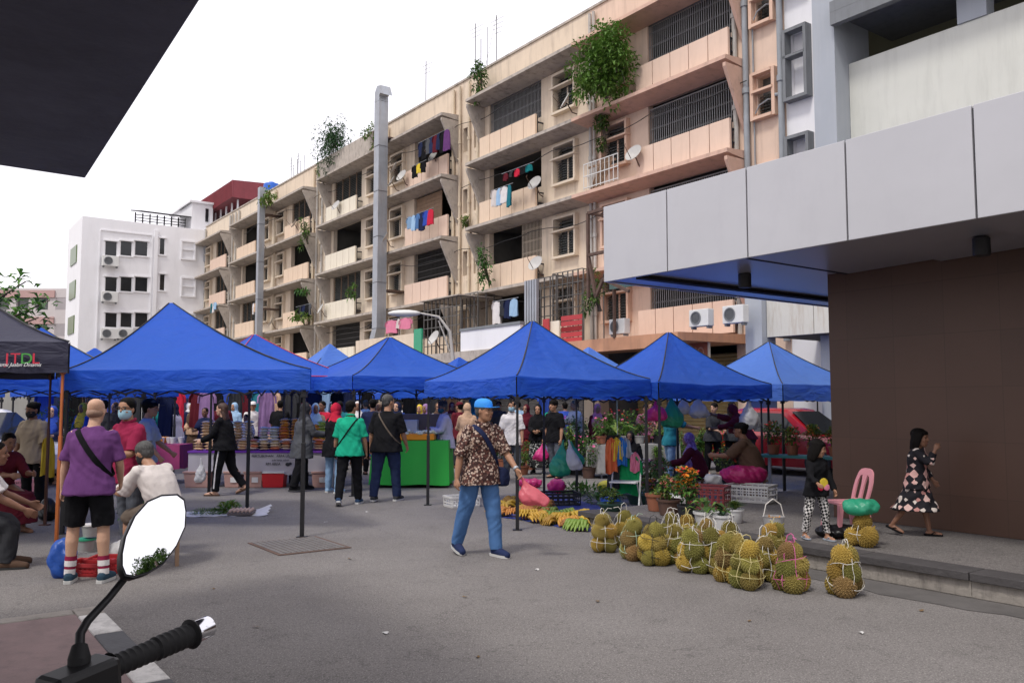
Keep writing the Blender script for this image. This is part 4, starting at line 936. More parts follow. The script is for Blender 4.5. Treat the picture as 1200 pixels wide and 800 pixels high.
# tub with leafy greens and other plants along the kerb
plant(716, 598, .26, 'low green bowl of small leaves beside the first durians', 'bush', 'green', 2, pr=.17, ph=.10, w=1.5, seed=1)
plant(757, 590, .38, 'wide dark basin of small flowering plants behind the durians', 'bush', 'green', 1, ['pink', 'orange'], pr=.34, ph=.17, w=1.9, seed=2)
plant(784, 603, .48, 'bushy plant in a terracotta-brown pot on the walkway edge', 'bush', 'brown', 1, 'salmonpink', pr=.15, ph=.2, w=1.0, seed=3)
plant(805, 611, .62, 'black pot with a head of bright orange flowers', 'bush', 'black', 0, ['orange', 'orange', 'red'], pr=.11, ph=.2, w=.85, seed=4)
plant(829, 620, .50, 'white tub of broad glossy leaves on the walkway edge', 'broad', 'white', 0, pr=.15, ph=.2, w=1.3, seed=5)
plant(862, 612, .34, 'small bright green plant in a white pot', 'grass', 'white', 2, pr=.1, ph=.16, seed=6)
plant(847, 622, .36, 'variegated plant drooping over a white tub', 'broad', 'white', 3, pr=.12, ph=.18, seed=7)
plant(742, 572, .5, 'leafy cutting in a dark pot behind the folding chair', 'tall', 'black', 1, pr=.1, ph=.16, seed=8)
plant(775, 578, .62, 'tall flowering bush behind the orange flowers', 'bush', 'black', 1, ['pink'], pr=.12, ph=.2, seed=9)
plant(762, 574, .55, 'shrub with small pink blooms behind the folding chair', 'bush', 'terra', 0, ['pink', 'white'], pr=.12, ph=.2, seed=10)
plant(675, 556, 1.15, 'tall leafy shrub at the tent leg behind the green bags', 'tall', 'black', 1, pr=.18, ph=.28, w=1.2, seed=11)
plant(690, 560, .9, 'mixed shrub right of the tall leafy one', 'bush', 'brown', 0, ['pink'], pr=.16, ph=.24, w=1.1, seed=12)
plant(662, 552, 1.0, 'pale green shrub behind the black-shirted youth', 'tall', 'black', 2, pr=.16, ph=.24, w=1.3, seed=13)
plant(705, 552, .55, 'white-flowered bush on the ground by the towels', 'bush', 'black', 1, ['white', 'salmonpink'], pr=.16, ph=.22, w=1.3, seed=14)
plant(718, 556, .6, 'dark bush in a black pot below the towels', 'bush', 'black', 0, ['white'], pr=.16, ph=.24, seed=15)
plant(612, 556, .5, 'green plant in a brown box beside the white polo', 'bush', 'terra', 1, pr=.16, ph=.2, w=1.2, seed=16)
plant(590, 548, .6, 'pot plant behind the white polo', 'bush', 'terra', 0, ['pink'], pr=.14, ph=.22, seed=17)
plant(622, 550, .7, 'leafy plant between the white polo and the black headscarf', 'bush', 'terra', 1, ['red'], pr=.15, ph=.22, seed=18)
# cloth-covered plant table and what stands on it
ptp = gp(745, 560); pt = thing('plant_table', 'table under a grey cloth crowded with potted plants', 'table', ptp+Vector((0, .4, 0)), .25)
cm_ = MB(); nx = 30
rim = [(-.85, -.35), (.85, -.35), (.85, .35), (-.85, .35)]
def drape(w, d, z, zb, n=64, amp=.02, seed=0):
    m = MB(); rings = []
    for j in range(7):
        f = j/6; row = []
        for i in range(n):
            a = i/n*4; k = int(a); q = a-k; c = [(-w/2, -d/2), (w/2, -d/2), (w/2, d/2), (-w/2, d/2)]; x, y = c[k][0]+(c[(k+1) % 4][0]-c[k][0])*q, c[k][1]+(c[(k+1) % 4][1]-c[k][1])*q
            wv = math.sin(i*.9+seed)+.6*math.sin(i*2.1+seed*2); o = 1+(amp*f*(1+.6*wv))/max(w, d)*2; row.append((x*o, y*o, z-(z-zb)*f+.01*f*math.sin(i*.7+seed)))
        rings.append(row)
    m.loft(rings[::-1], cap=False); m.add(rings[0], [tuple(range(n))]); return m
drape(1.9, .8, .72, .12).build('tablecloth', mat('grey_print_cloth', (.34, .33, .31), .85, .2, 12), pt, smooth=50)
tl = MB()
for x in (-.85, .85):
    for y in (-.3, .3): tl.box(x-.015, x+.015, y-.015, y+.015, 0, .7)
tl.build('table_frame', M['galv'], pt)
for i, (dx, dy, h, kd, po, lm_, fl, lb) in enumerate([(-.8, -.15, .55, 'bush', 'terra', 1, 'pink', 'pink-flowered plant at the end of the grey table'), (-.55, .1, .75, 'tall', 'black', 0, None, 'tall dark plant on the grey table'), (-.2, -.15, .36, 'bush', 'grey', 1, None, 'low hedge in a cement planter on the grey table'), (.12, -.1, .4, 'bush', 'grey', 2, None, 'bright plant beside the cement planter'), (.35, .1, .62, 'bush', 'terra', 0, 'red', 'red-flowered plant on the grey table'), (.55, -.15, .46, 'broad', 'black', 1, None, 'broad-leaved plant on the grey table'), (.8, .05, .6, 'bush', 'terra', 1, 'orange', 'orange-flowered plant at the far end of the grey table'), (-.35, .25, .8, 'broad', 'black', 1, None, 'large glossy plant at the back of the grey table')]):
    q = pt.matrix_basis if False else Matrix.Translation(pt.location) @ Matrix.Rotation(.25, 4, 'Z'); plant(0, 0, h, lb, kd, po, lm_, fl, pr=.12, ph=.17, seed=30+i, loc=q @ Vector((dx, dy, .735)))
for i, (px, py, h, kd, po, lm_, fl, lb) in enumerate([(806, 556, .8, 'bush', 'black', 1, None, 'bush behind the purple headscarf'), (818, 552, .95, 'tall', 'black', 0, None, 'tall plant behind the purple headscarf'), (846, 552, 1.0, 'bush', 'black', 1, 'orange', 'flowering bush between the two young people'), (826, 550, 1.0, 'tall', 'black', 1, None, 'tall plant before the young woman in black'), (872, 548, .9, 'bush', 'terra', 0, 'red', 'red-flowered bush behind the brown top'), (795, 550, .9, 'bush', 'terra', 2, 'white', 'pale bush beside the hanging towels'), (655, 541, 1.2, 'bush', 'black', 0, 'magenta', 'magenta-flowered bush behind the phone man'), (715, 541, 1.35, 'tall', 'terra', 1, 'pink', 'tall shrub behind the plant table'), (735, 538, 1.4, 'bush', 'terra', 0, 'red', 'big red-flowered shrub behind the plant table'), (690, 541, 1.1, 'bush', 'black', 1, 'magenta', 'purple-leaved shrub behind the stooping woman')]):
    plant(px, py, h, lb, kd, po, lm_, fl, pr=.17, ph=.26, seed=50+i)
for i, (px, py, h, kd, po, lm_, fl, lb) in enumerate([(668, 549, 1.25, 'bush', 'terra', 2, 'white', 'dense pale bush beside the phone man'), (683, 550, 1.35, 'tall', 'black', 0, None, 'tall dark shrub between the green bags and the towels'), (699, 547, 1.1, 'bush', 'terra', 1, 'pink', 'pink-flowered bush behind the orange towel'), (712, 551, .8, 'broad', 'black', 1, None, 'broad-leaved plant behind the orange towel'), (641, 548, .9, 'bush', 'terra', 1, 'magenta', 'magenta bush behind the lilac bag'), (656, 557, .7, 'bush', 'black', 2, None, 'low bright bush behind the pink bag'), (771, 560, .7, 'tall', 'black', 1, None, 'leafy plant at the tent leg beside the pale jeans'), (853, 566, .7, 'bush', 'black', 2, 'red', 'red-flowered plant in front of the two young people'), (800, 590, .4, 'bush', 'terra', 1, 'magenta', 'small magenta plant behind the orange flowers'), (770, 598, .36, 'broad', 'terra', 1, None, 'small broad-leaved plant at the walkway edge')]):
    plant(px, py, h, lb, kd, po, lm_, fl, pr=.15, ph=.22, w=1.15, seed=120+i)
# blue bench with red flowers beyond the small girl
bp = gz(945, 578); bn = thing('plant_bench', 'blue-green bench carrying red flowers beyond the small girl', 'bench', bp, -.6)
m = MB().box(-.7, .7, -.22, .22, .55, .59); m.build('top', mat('teal_paint', (.03, .16, .17), .6, .2, 6), bn)
for x in (-.62, .62):
    for y in (-.17, .17): MB().box(x-.02, x+.02, y-.02, y+.02, 0, .549).build('leg', M['galv'], bn)
for i, (dx, h, fl) in enumerate(((-.5, .5, 'red'), (-.2, .42, 'red'), (.12, .46, 'orange'), (.45, .44, None))):
    plant(0, 0, h, ['red blooms at the near end of the teal bench', 'second red pot plant on the teal bench', 'orange-red pot plant on the teal bench', 'plain green pot plant on the teal bench'][i], 'bush', 'terra', 2, fl, pr=.1, ph=.15, seed=70+i, loc=Matrix.Translation(bp) @ Matrix.Rotation(-.6, 4, 'Z') @ Vector((dx, 0, .592)))
# vegetables beyond the mat
for i, (px, py, rx, n, lm_, lb) in enumerate([(690, 580, .34, 190, 2, 'heap of leafy vegetables behind the black basket'), (672, 577, .26, 150, 1, 'heap of dark green stems beside the pink bag'), (720, 583, .25, 140, 0, 'heap of green bunches near the folding chair'), (705, 590, .2, 90, 2, 'small heap of pale green vegetables near the blue basin'), (676, 545, .25, 120, 0, 'dark green heap under the green bags')]):
    f = MB(); foliage(random.Random(i+300), f, (0, 0, .05), (rx, rx*.7, .09), n, .15, .035, .1, .1, 2, .2); tag(f.build('vegetable_heap', [LEAF[lm_], LEAF[1]], None, gp(px, py)), lb, 'vegetables')
# sheet with greens and eggs
shp = gp(264, 602); sh = MB(); n = 14
g = [[Vector((-.62+1.24*i/n+.02*math.sin(j*2.1), -.28+.56*j/n+.03*math.sin(i*1.3), .006+.005*math.sin(i*1.9+j*2.7)+(.10*max(0, i/n-.78)*max(0, j/n-.3)*6 if i > 10 else 0))) for i in range(n+1)] for j in range(n+1)]
sh.add([p for r in g for p in r], [(j*(n+1)+i, j*(n+1)+i+1, (j+1)*(n+1)+i+1, (j+1)*(n+1)+i) for j in range(n) for i in range(n)])
tag(sh.build('ground_sheet', mat('white_plastic_sheet', (.6, .59, .58), .4, .1, 8), None, shp, .12, smooth=60), 'white plastic sheet with vegetables laid on the asphalt', 'sheet')
f = MB(); foliage(random.Random(5), f, (0, 0, .03), (.23, .13, .05), 420, .05, .012, 0, .3, 2); tag(f.build('vegetable_heap', [LEAF[3], LEAF[1]], None, shp+Vector((-.26, -.05, 0))), 'heap of small grey-green beans on the white sheet', 'vegetables')
f = MB(); foliage(random.Random(6), f, (0, 0, .06), (.14, .1, .08), 160, .12, .04, 0, .3, 2); tag(f.build('vegetable_heap', [LEAF[2], LEAF[1]], None, shp+Vector((.02, .08, 0))), 'bright green leaf bunch on the white sheet', 'vegetables')
eg = thing('egg_tray', 'grey tray of eggs on the white sheet', 'eggs', shp+Vector((.27, -.1, .014)), .1)
m = MB().box(-.17, .17, -.15, .15, 0, .025)
for i in range(7):
    for j in range(6): m.lathe([(.022, .024), (.010, .045)], 6, (-.165+.055*i, -.14+.056*j, 0))
m.build('tray', mat('grey_pulp', (.14, .12, .12), .9, .2, 10), eg)
m = MB()
for i in range(6):
    for j in range(5): m.ell((-.137+.055*i, -.112+.056*j, .055), (.021, .021, .028), 10, 7)
m.build('eggs', mat('egg_shell', (.50, .36, .30), .6, .1, 8), eg, smooth=60)
# ---------------------------------------------------------------- snack stall
SY = 16.4; sl = atY(221, 568, SY); sr_ = atY(392, 568, SY); sw_ = sr_.x-sl.x; sc_ = Vector(((sl.x+sr_.x)/2, SY+.45, 0))
sk = thing('snack_stall', 'long stall of packed snacks with a purple-edged white banner', 'stall', sc_)
TZ = .66
m = MB().box(-sw_/2, sw_/2, -.42, .42, TZ-.03, TZ); m.box(-sw_/2+.1, sw_/2, -.0, .42, TZ+.18, TZ+.2)
for x in (-sw_/2+.05, 0, sw_/2-.05):
    for y in (-.38, .38): m.box(x-.02, x+.02, y-.02, y+.02, 0, TZ-.03)
m.build('table', M['galv'], sk)
m = MB(); n = 60
m.add([(-sw_/2-.02+(sw_+.04)*i/n, -.45-.012*math.sin(i*.8)*f, TZ+.012-(.40+.03*math.sin(i*.37)+.02*math.sin(i*1.1))*f) for f in (0, .33, .66, 1) for i in range(n+1)], [(j*(n+1)+i, j*(n+1)+i+1, (j+1)*(n+1)+i+1, (j+1)*(n+1)+i) for j in range(3) for i in range(n)])
bn_ = m.build('banner', mat('white_banner', (.42, .395, .42), .6, .06, 3), sk, smooth=60)
MB().box(-sw_/2-.03, sw_/2+.03, -.475, .44, TZ+.003, TZ+.04).build('purple_cloth', mat('purple_cloth', (.14, .03, .30), .8, .15, 8), sk)
for tx_, sz, x, z, sx in (('PERTUBUHAN   ARFA USAHAWAN', .06, .32, TZ-.075, 1.1), ('arfa kerja sabah', .048, .36, TZ-.15, 1.1), ('RM ARFA', .07, .22, TZ-.23, 1.0)):
    lettering(tx_, sz, M['dark'], sk, (x, -.474, z), (math.pi/2, 0, 0), sx=sx)
MB().ell((.50, -.474, TZ-.215), (.045, .006, .035), 10, 6).ell((.55, -.474, TZ-.20), (.03, .006, .025), 10, 6).build('emblem', M['dark'], sk)
def packet_mesh(w=.20, d=.14, h=.06):
    m = MB(); n, k = 7, 5; top = []
    def hh(i, j): return h/2*(math.sin(math.pi*i/n)**.45)*(math.sin(math.pi*j/k)**.5)
    for sgn in (1, -1):
        g = [(-w/2+w*i/n, -d/2+d*j/k, h/2+sgn*(hh(i, j)+.0015)) for j in range(k+1) for i in range(n+1)]
        fs = [(j*(n+1)+i, j*(n+1)+i+1, (j+1)*(n+1)+i+1, (j+1)*(n+1)+i) for j in range(k) for i in range(n)]
        m.add(g, fs if sgn > 0 else [f[::-1] for f in fs])
    return m
PK = {k: mat(k+'_packet', c, .22, .45, 26, spec=.6, rnd=.25, coat=.3) for k, c in {'brown': (.54, .37, .20), 'tan': (.64, .48, .31), 'orange': (.82, .28, .045), 'green': (.44, .58, .12), 'pale': (.64, .58, .48), 'red': (.55, .18, .08)}.items()}
PKM = packet_mesh().mesh('snack_packet', PK['brown'], 60)
def pack(x, y, z, c, gname, lb):
    o = from_mesh('snack_packet', PKM, None, (sc_.x+x+RN.uniform(-.012, .012), sc_.y+y, z), rot=(RN.uniform(-.08, .08), RN.uniform(-.06, .06), RN.uniform(-.15, .15)), scale=RN.uniform(.9, 1.06))
    o.material_slots[0].link = 'OBJECT'; o.material_slots[0].material = PK[c]; tag(o, lb, 'packet', gname)
xl = -sw_/2
for ci in range(5):                                       # back stacks, by kind
    for k in range(7): pack(xl+.14+ci*.21, .05, TZ+.205+k*.057, 'brown' if ci < 4 else 'tan', 'brown packets stacked at the near end', 'brown snack packet in the tall stacks at the pink stall end')
for ci in range(3):
    for k in range(5): pack(xl+1.28+ci*.2, .05, TZ+.205+k*.057, 'pale' if ci < 2 else 'red', 'pale packets behind the long-haired woman', 'pale snack packet in the middle of the back stacks')
for ci in range(4):
    for k in range(8 if ci < 3 else 6): pack(xl+1.72+ci*.21-.02, .05+.02*(k % 2), TZ+.205+k*.056, 'orange', 'orange packets in the back stacks', 'orange snack packet in the back stacks')
for ci in range(2):
    for k in range(7): pack(xl+2.44+ci*.2, .05, TZ+.205+k*.057, 'green' if k > 0 else 'orange', 'green packets in the back stacks', 'green snack packet beside the orange ones')
for ci in range(13):                                      # front row
    for k in range(4): pack(xl+.12+ci*.212, -.28, TZ+.042+k*.055, RN.choice(['tan', 'brown', 'tan', 'red']) if ci > 4 else 'brown', 'packets along the front of the stall', 'snack packet in the low front row above the banner')
for i, (px, c, w, lb) in enumerate([(231, 'pinkish', .5, 'pinkish bin under the end of the snack banner'), (297, 'pinkish', .36, 'pinkish bin beside the red cooler'), (320, 'cooler_red', .44, 'bright red cooler box with white lid under the banner'), (376, 'pinkish', .34, 'pinkish bin beside the grey jacket woman'), (272, 'pinkish', .3, 'pinkish bin behind the long-haired woman')]):
    p = atY(px, 568, SY+.02); t = thing('storage_bin', lb, 'bin', (p.x, SY+.12, 0))
    MB().loft([[(x*w*f, y*.30*f, z) for x, y in ((-.5, -.5), (.5, -.5), (.5, .5), (-.5, .5))] for z, f in ((0, .88), (.27, 1))]).build('bin', PL[c], t, bevel=.012)
    MB().box(-w*.53, w*.53, -.165, .165, .271, .31).build('lid', PL['white'] if 'red' in c else PL[c], t, bevel=.008)
    if c == 'pinkish': MB().box(-.02, .10, -.156, -.148, .10, .2).build('sticker', PL['white'], t)
# pink stall beyond the magenta polo
pk = thing('drink_stall', 'stall under a pink cloth with tubs and an orange tray', 'stall', atY(190, 560, 17.4)*1)
pk.location.z = 0
drape(.95, .7, .78, .3, seed=2).build('tablecloth', mat('pink_cloth', (.34, .045, .14), .8, .1, 6), pk, smooth=50)
MB().box(-.5, .1, -.3, .1, .805, .93).build('tray', PL['orange'], pk, bevel=.02)
for i in range(8): MB().lathe([(.05, 0), (.06, .1), (.062, .12), (.02, .125)], 12, (-.42+i*.12, -.24+.1*(i % 2), .805)).build('tub', PL['white'], pk, smooth=40)
# ---------------------------------------------------------------- sweet stall with the green cloth
gsp = Vector((-1.95, 16.9, 0)); gs = thing('sweet_stall', 'stall under a bright green cloth with orange trays of food', 'stall', gsp)
drape(1.46, 1.2, .90, .06, seed=1, amp=.03).build('tablecloth', mat('green_plastic_cloth', (.02, .36, .045), .45, .08, 3, .25, 5), gs, smooth=50)
for x, w in ((-.46, .46), (.12, .66)): MB().box(x-w/2, x+w/2, -.55, -.1, .905, 1.03).build('tray', PL['orange'], gs, bevel=.015)
m = MB(); r_ = random.Random(9)
for i in range(60): m.ell((-.2+r_.uniform(0, .66), -.55+r_.uniform(0, .4), 1.03+r_.uniform(0, .05)), (.045, .03, .025), 7, 5)
m.build('food_parcels', mat('white_green_parcel', (.55, .58, .48), .5, .4, 14), gs, smooth=60)
MB().box(-.35, .05, .1, .4, .905, 1.28).box(-.35, -.33, .05, .1, .905, 1.28).build('food_box', PL['white'], gs, bevel=.01)
MB().box(-.72, -.42, .0, .3, .905, 1.2).build('food_box', PL['blue'], gs, bevel=.01)
MB().box(-.55, .7, .38, .56, .905, 1.40).build('glass_cabinet', mat('brown_steel', (.16, .11, .09), .4, .1, 3), gs, bevel=.01)
# folding chair with clothes
fcp = gp(733, 601); fc = thing('folding_chair', 'white tubular folding chair with green clothes over its back', 'chair', fcp, -.35)
tb_ = MB(); tb_.tube([(-.23, -.18, 0), (-.21, .10, .55), (-.20, .15, .78), (-.15, .17, .86), (0, .17, .88), (.15, .17, .86), (.20, .15, .78), (.21, .10, .55), (.23, -.18, 0)], .013, 8)
for x in (-.2, .2): tb_.tube([(x, .32, 0), (x, -.12, .46)], .012, 8)
tb_.tube([(-.2, .3, .06), (.2, .3, .06)], .01, 6); tb_.build('frame', M['white_metal'], fc, smooth=60)
MB().box(-.2, .2, -.2, .16, .45, .475).build('seat', PL['white'], fc, bevel=.008)
# pink stacking chair
pcp = gz(992, 627); pc = thing('plastic_chair', 'pink plastic stacking chair by the brown wall', 'chair', pcp, rad(-84)); pc.scale = (.82,)*3
MB().loft([[(x*sx, y, z) for x, y in ((-.21, -.2), (.21, -.2), (.23, .2), (-.23, .2))] for z, sx in ((.41, .96), (.43, 1.0), (.445, .98))]).build('seat', PL['pink_chair'], pc, bevel=.02)
bk = MB(); yb = lambda z: .185+.29*(z-.42)-.0*z
def strip_(pts, th=.022):                                  # pts: (x left, x right, z)
    bk.loft([[(a, yb(z)-th/2, z), (b, yb(z)-th/2, z), (b, yb(z)+th/2, z), (a, yb(z)+th/2, z)] for a, b, z in pts])
for sd_ in (-1, 1): strip_([(min(sd_*o, sd_*q), max(sd_*o, sd_*q), z) for o, q, z in ((.20, .135, .42), (.215, .15, .52), (.22, .15, .62), (.212, .14, .70), (.19, .105, .765), (.185, .06, .78))])
strip_([(-.045, .045, .42), (-.035, .035, .52), (-.035, .035, .66), (-.05, .05, .74), (-.062, .062, .78)])
strip_([(-.186, .186, .781), (-.165, .165, .82), (-.12, .12, .85), (-.05, .05, .865)])
strip_([(-.2, .2, .40), (-.2, .2, .47)], .03)
bk.build('backrest', PL['pink_chair'], pc, smooth=60)
for x in (-1, 1):
    for y in (-1, 1): MB().loft([[(x*.2+x*.035*f+a*w, y*.17+y*.05*f+b*w, .42*(1-f)) for a, b in ((-1, -1), (1, -1), (1, 1), (-1, 1))] for f, w in ((0, .032), (1, .02))]).build('leg', PL['pink_chair'], pc, bevel=.004)
# ---------------------------------------------------------------- cars
def car(loc, rz, paint, label):
    t = thing('parked_car', label, 'car', loc, rz)
    stn = [(-2.05, .32, .62, .70, .60), (-1.95, .24, .88, .80, .70), (-1.5, .20, .95, .84, .74), (-.6, .20, .96, .85, .76), (.5, .20, .95, .85, .76), (1.2, .20, .90, .84, .74), (1.85, .24, .80, .78, .66), (2.08, .34, .62, .66, .5)]
    m = MB(); m.loft([[(x, -w, z0), (x, -w-.03, (z0+z1)/2), (x, -w, z1-.08), (x, -w2, z1), (x, w2, z1), (x, w, z1-.08), (x, w+.03, (z0+z1)/2), (x, w, z0)] for x, z0, z1, w, w2 in stn])
    b = m.build('body', paint, t, smooth=35, bevel=.01)
    m = MB(); sc = [(-1.85, .86, .66, .9), (-1.25, 1.44, .56, 1.3), (-.9, 1.50, .56, 1.3), (.1, 1.50, .56, 1.3), (.35, 1.46, .56, 1.3), (1.15, .90, .66, .9)]
    m.loft([[(x, -.74, .86), (x, -w, max(.87, z-.06)), (x, -w+.1, max(.88, z)), (x, w-.1, max(.88, z)), (x, w, max(.87, z-.06)), (x, .74, .86)] for x, z, w, _ in sc]); m.build('cabin', paint, t, smooth=35)
    for sd_ in (-1, 1):
        for q in ([(-1.45, .93), (-.55, .93), (-.55, 1.38), (-1.15, 1.36)], [(-.45, .93), (.82, .93), (.25, 1.38), (-.45, 1.40)]):
            m = MB(); m.loft([[(x, sd_*(.755-(z-.86)*.30+o), z) for x, z in q] for o in (0, .012)]); m.build('window', M['glass_dark'], t)
    for x0, z0, x1, z1 in ((1.10, .945, .42, 1.43), (-1.78, .945, -1.28, 1.41)):
        m = MB(); dx = .02 if x0 > 0 else -.02; m.loft([[(x0+o, -.62, z0), (x0+o, .62, z0), (x1+o, .50, z1), (x1+o, -.50, z1)] for o in (dx, dx*2)]); m.build('windscreen', M['glass_dark'], t)
    for x in (-1.28, 1.3):
        for sd_ in (-1, 1):
            w = MB().lathe([(.2, -.1), (.31, -.1), (.32, -.06), (.32, .06), (.31, .1), (.2, .1)], 24, M=Matrix.Translation((x, sd_*.76, .32)) @ Matrix.Rotation(math.pi/2, 4, 'X')).build('wheel', M['dark'], t, smooth=40)
            MB().lathe([(.001, -.05), (.2, -.06), (.205, .0), (.2, .06), (.001, .05)], 16, M=Matrix.Translation((x, sd_*.80, .32)) @ Matrix.Rotation(math.pi/2, 4, 'X')).build('rim', M['galv'], w, smooth=40)
    for sd_ in (-1, 1):
        MB().ell((2.0, sd_*.52, .68), (.09, .16, .07), 10, 6).build('headlight', mat('headlight_glass', (.6, .6, .62), .15), t, smooth=60); MB().ell((-1.98, sd_*.58, .78), (.06, .14, .09), 10, 6).build('tail_light', PL['cooler_red'], t, smooth=60); MB().ell((.75, sd_*.92, .98), (.09, .08, .06), 10, 6).build('wing_mirror', paint, t, smooth=60)
    return t
car(S(12.3, 17.0, 0), SROT, mat('red_car_paint', (.30, .008, .016), .25, .05, 1, coat=.6), 'red car parked behind the flower sellers')
wc = atY(-40, 560, 16.0); car(Vector((wc.x-.6, 17.2, 0)), rad(-20), mat('white_car_paint', (.7, .7, .71), .25, .03, 1, coat=.6), 'white car parked behind the woman in beige')
# ================================================================ PEOPLE
PENDING = []
def blob(name, mb, voxel, mats, parent, smooth=3, wrinkle=0, seed=0, extra=None):
    o = mb.build(name, mats, parent)
    r = o.modifiers.new('r', 'REMESH'); r.mode = 'VOXEL'; r.voxel_size = voxel; r.use_smooth_shade = True
    if smooth: s = o.modifiers.new('s', 'SMOOTH'); s.factor = .5; s.iterations = smooth
    PENDING.append((o, mats, wrinkle, seed, extra)); return o
def flush_blobs():
    dg = bpy.context.evaluated_depsgraph_get(); out = []
    for o, *_ in PENDING: out.append(bpy.data.meshes.new_from_object(o.evaluated_get(dg)))
    for (o, mats, wr, seed, extra), me in zip(PENDING, out):
        o.modifiers.clear(); old = o.data; me.name = o.name
        n = len(me.vertices)
        if wr and n:
            co = np.empty(n*3, np.float32); me.vertices.foreach_get('co', co); co = co.reshape(-1, 3)
            no = np.empty(n*3, np.float32); me.vertex_normals.foreach_get('vector', no); no = no.reshape(-1, 3)
            x, y, z = co.T; a = seed*1.7
            th = np.arctan2(y, x)
            d = np.sin(z*26+x*22+2.6*np.sin(x*9+y*6+a)+2.2*np.sin(y*11-a))*np.sin(x*17-z*13+y*15+a+2*np.sin(z*6))
            d += .7*np.sin(z*15-x*26-y*19+a*2+2.5*np.sin(x*8-z*5-a))
            d += .35*np.sin(z*48+x*41-y*37+3*np.sin(z*17+x*9+a))
            co = co+no*(d*wr)[:, None].astype(np.float32)
            me.vertices.foreach_set('co', co.ravel())
        mats_ = mats if isinstance(mats, (list, tuple)) else [mats]
        me.materials.clear()
        for m_ in mats_: me.materials.append(m_)
        me.polygons.foreach_set('material_index', [0]*len(me.polygons))
        if extra and extra.v:                               # eyes, brows and lips set into the face
            bm = bmesh.new(); bm.from_mesh(me); em = extra.mesh('x', mats_, 60)
            bm.from_mesh(em); bm.to_mesh(me); bm.free(); bpy.data.meshes.remove(em)
        me.polygons.foreach_set('use_smooth', [True]*len(me.polygons)); me.update()
        o.data = me; bpy.data.meshes.remove(old)
    PENDING.clear()
def cloth(name, col, var=.10, bump=1.0, bscale=10, rough=.88, **k): return mat('cloth_'+name, col, rough, var, 6, bump, bscale, spec=.12, vstretch=.5, **k)
SKIN = {k: mat('skin_'+k, c, .5, .08, 14, .15, 90, spec=.35, sss=.08) for k, c in {'tan': (.36, .19, .115), 'light': (.52, .31, .21), 'brown': (.22, .11, .068), 'dark': (.11, .055, .036)}.items()}
M['hair'] = mat('black_hair', (.006, .005, .0045), .6, .4, 40, .5, 70, spec=.08, vstretch=.15)
M['hair_brown'] = mat('brown_hair', (.055, .026, .016), .5, .4, 40, .6, 70, spec=.4, vstretch=.12)
M['hair_grey'] = mat('greying_hair', (.06, .058, .056), .6, .6, 60, .6, 70, vstretch=.3)
M['stubble'] = mat('shaved_scalp', (.24, .145, .10), .6, .25, 60)
M['eye'] = mat('dark_eye', (.012, .008, .006), .3)
M['lip'] = mat('lip', (.25, .09, .075), .5)
M['sole'] = mat('shoe_sole', (.5, .5, .48), .7); M['sole_dark'] = mat('dark_sole', (.03, .03, .03), .8)
CL = {n: cloth(n, c) for n, c in {
    'purple': (.125, .045, .155), 'black': (.008, .008, .0095), 'charcoal': (.035, .036, .04), 'magenta': (.24, .018, .055), 'greytee': (.33, .37, .42), 'beige': (.33, .27, .20),
    'white': (.66, .63, .62), 'offwhite': (.58, .53, .50), 'greyjacket': (.075, .078, .085), 'red': (.50, .022, .05), 'green': (.012, .33, .19), 'navy': (.016, .022, .06), 'jeans': (.07, .155, .33),
    'jeans_pale': (.19, .30, .44), 'jeans_dark': (.02, .03, .075), 'lilac': (.46, .45, .58), 'brown_trouser': (.035, .02, .022), 'maroon': (.10, .012, .02), 'khaki': (.12, .095, .075), 'greypant': (.10, .11, .13),
    'lavender': (.27, .16, .32), 'yellow': (.62, .46, .05), 'bluecloth': (.03, .07, .35), 'teal': (.02, .16, .20), 'brown': (.09, .055, .038), 'pink': (.62, .20, .30), 'peach': (.50, .33, .22), 'lightblue': (.30, .45, .62), 'darkgrey': (.05, .052, .055), 'greenblue': (.01, .15, .16)}.items()}
CL['floral'] = pattern('brown_floral_cloth', (.045, .022, .02), [(.36, .25, .19), (.12, .05, .04), (.48, .37, .30), (.07, .035, .03)], 46, thr=.55)
CL['batik'] = pattern('black_white_print', (.02, .02, .022), [(.5, .5, .46), (.03, .03, .03), (.3, .32, .28), (.02, .02, .02)], 28, thr=.5)
CL['check'] = pattern('houndstooth_cloth', (.015, .015, .016), [(.6, .58, .56)], 42, 'checker')
CL['dress'] = pattern('black_dress_with_pink_squares', (.014, .013, .017), [(.62, .42, .38), (.62, .55, .50), (.45, .22, .20), (.60, .36, .33)], 11, 'squares', thr=.62)
CL['pinkscarf'] = pattern('pink_print_scarf', (.55, .13, .17), [(.62, .36, .38), (.5, .06, .10)], 40)
CL['purplescarf'] = pattern('purple_print_scarf', (.28, .15, .34), [(.36, .25, .42), (.20, .10, .26)], 24)
CL['mask_blue'] = mat('surgical_mask', (.30, .50, .60), .7, .05); CL['mask_black'] = mat('black_mask', (.012, .013, .016), .7); CL['mask_teal'] = mat('teal_mask', (.01, .09, .13), .7)
CL['cap_blue'] = mat('blue_cap', (.03, .26, .72), .7, .08); CL['leather'] = mat('brown_leather', (.06, .03, .02), .6, .3)

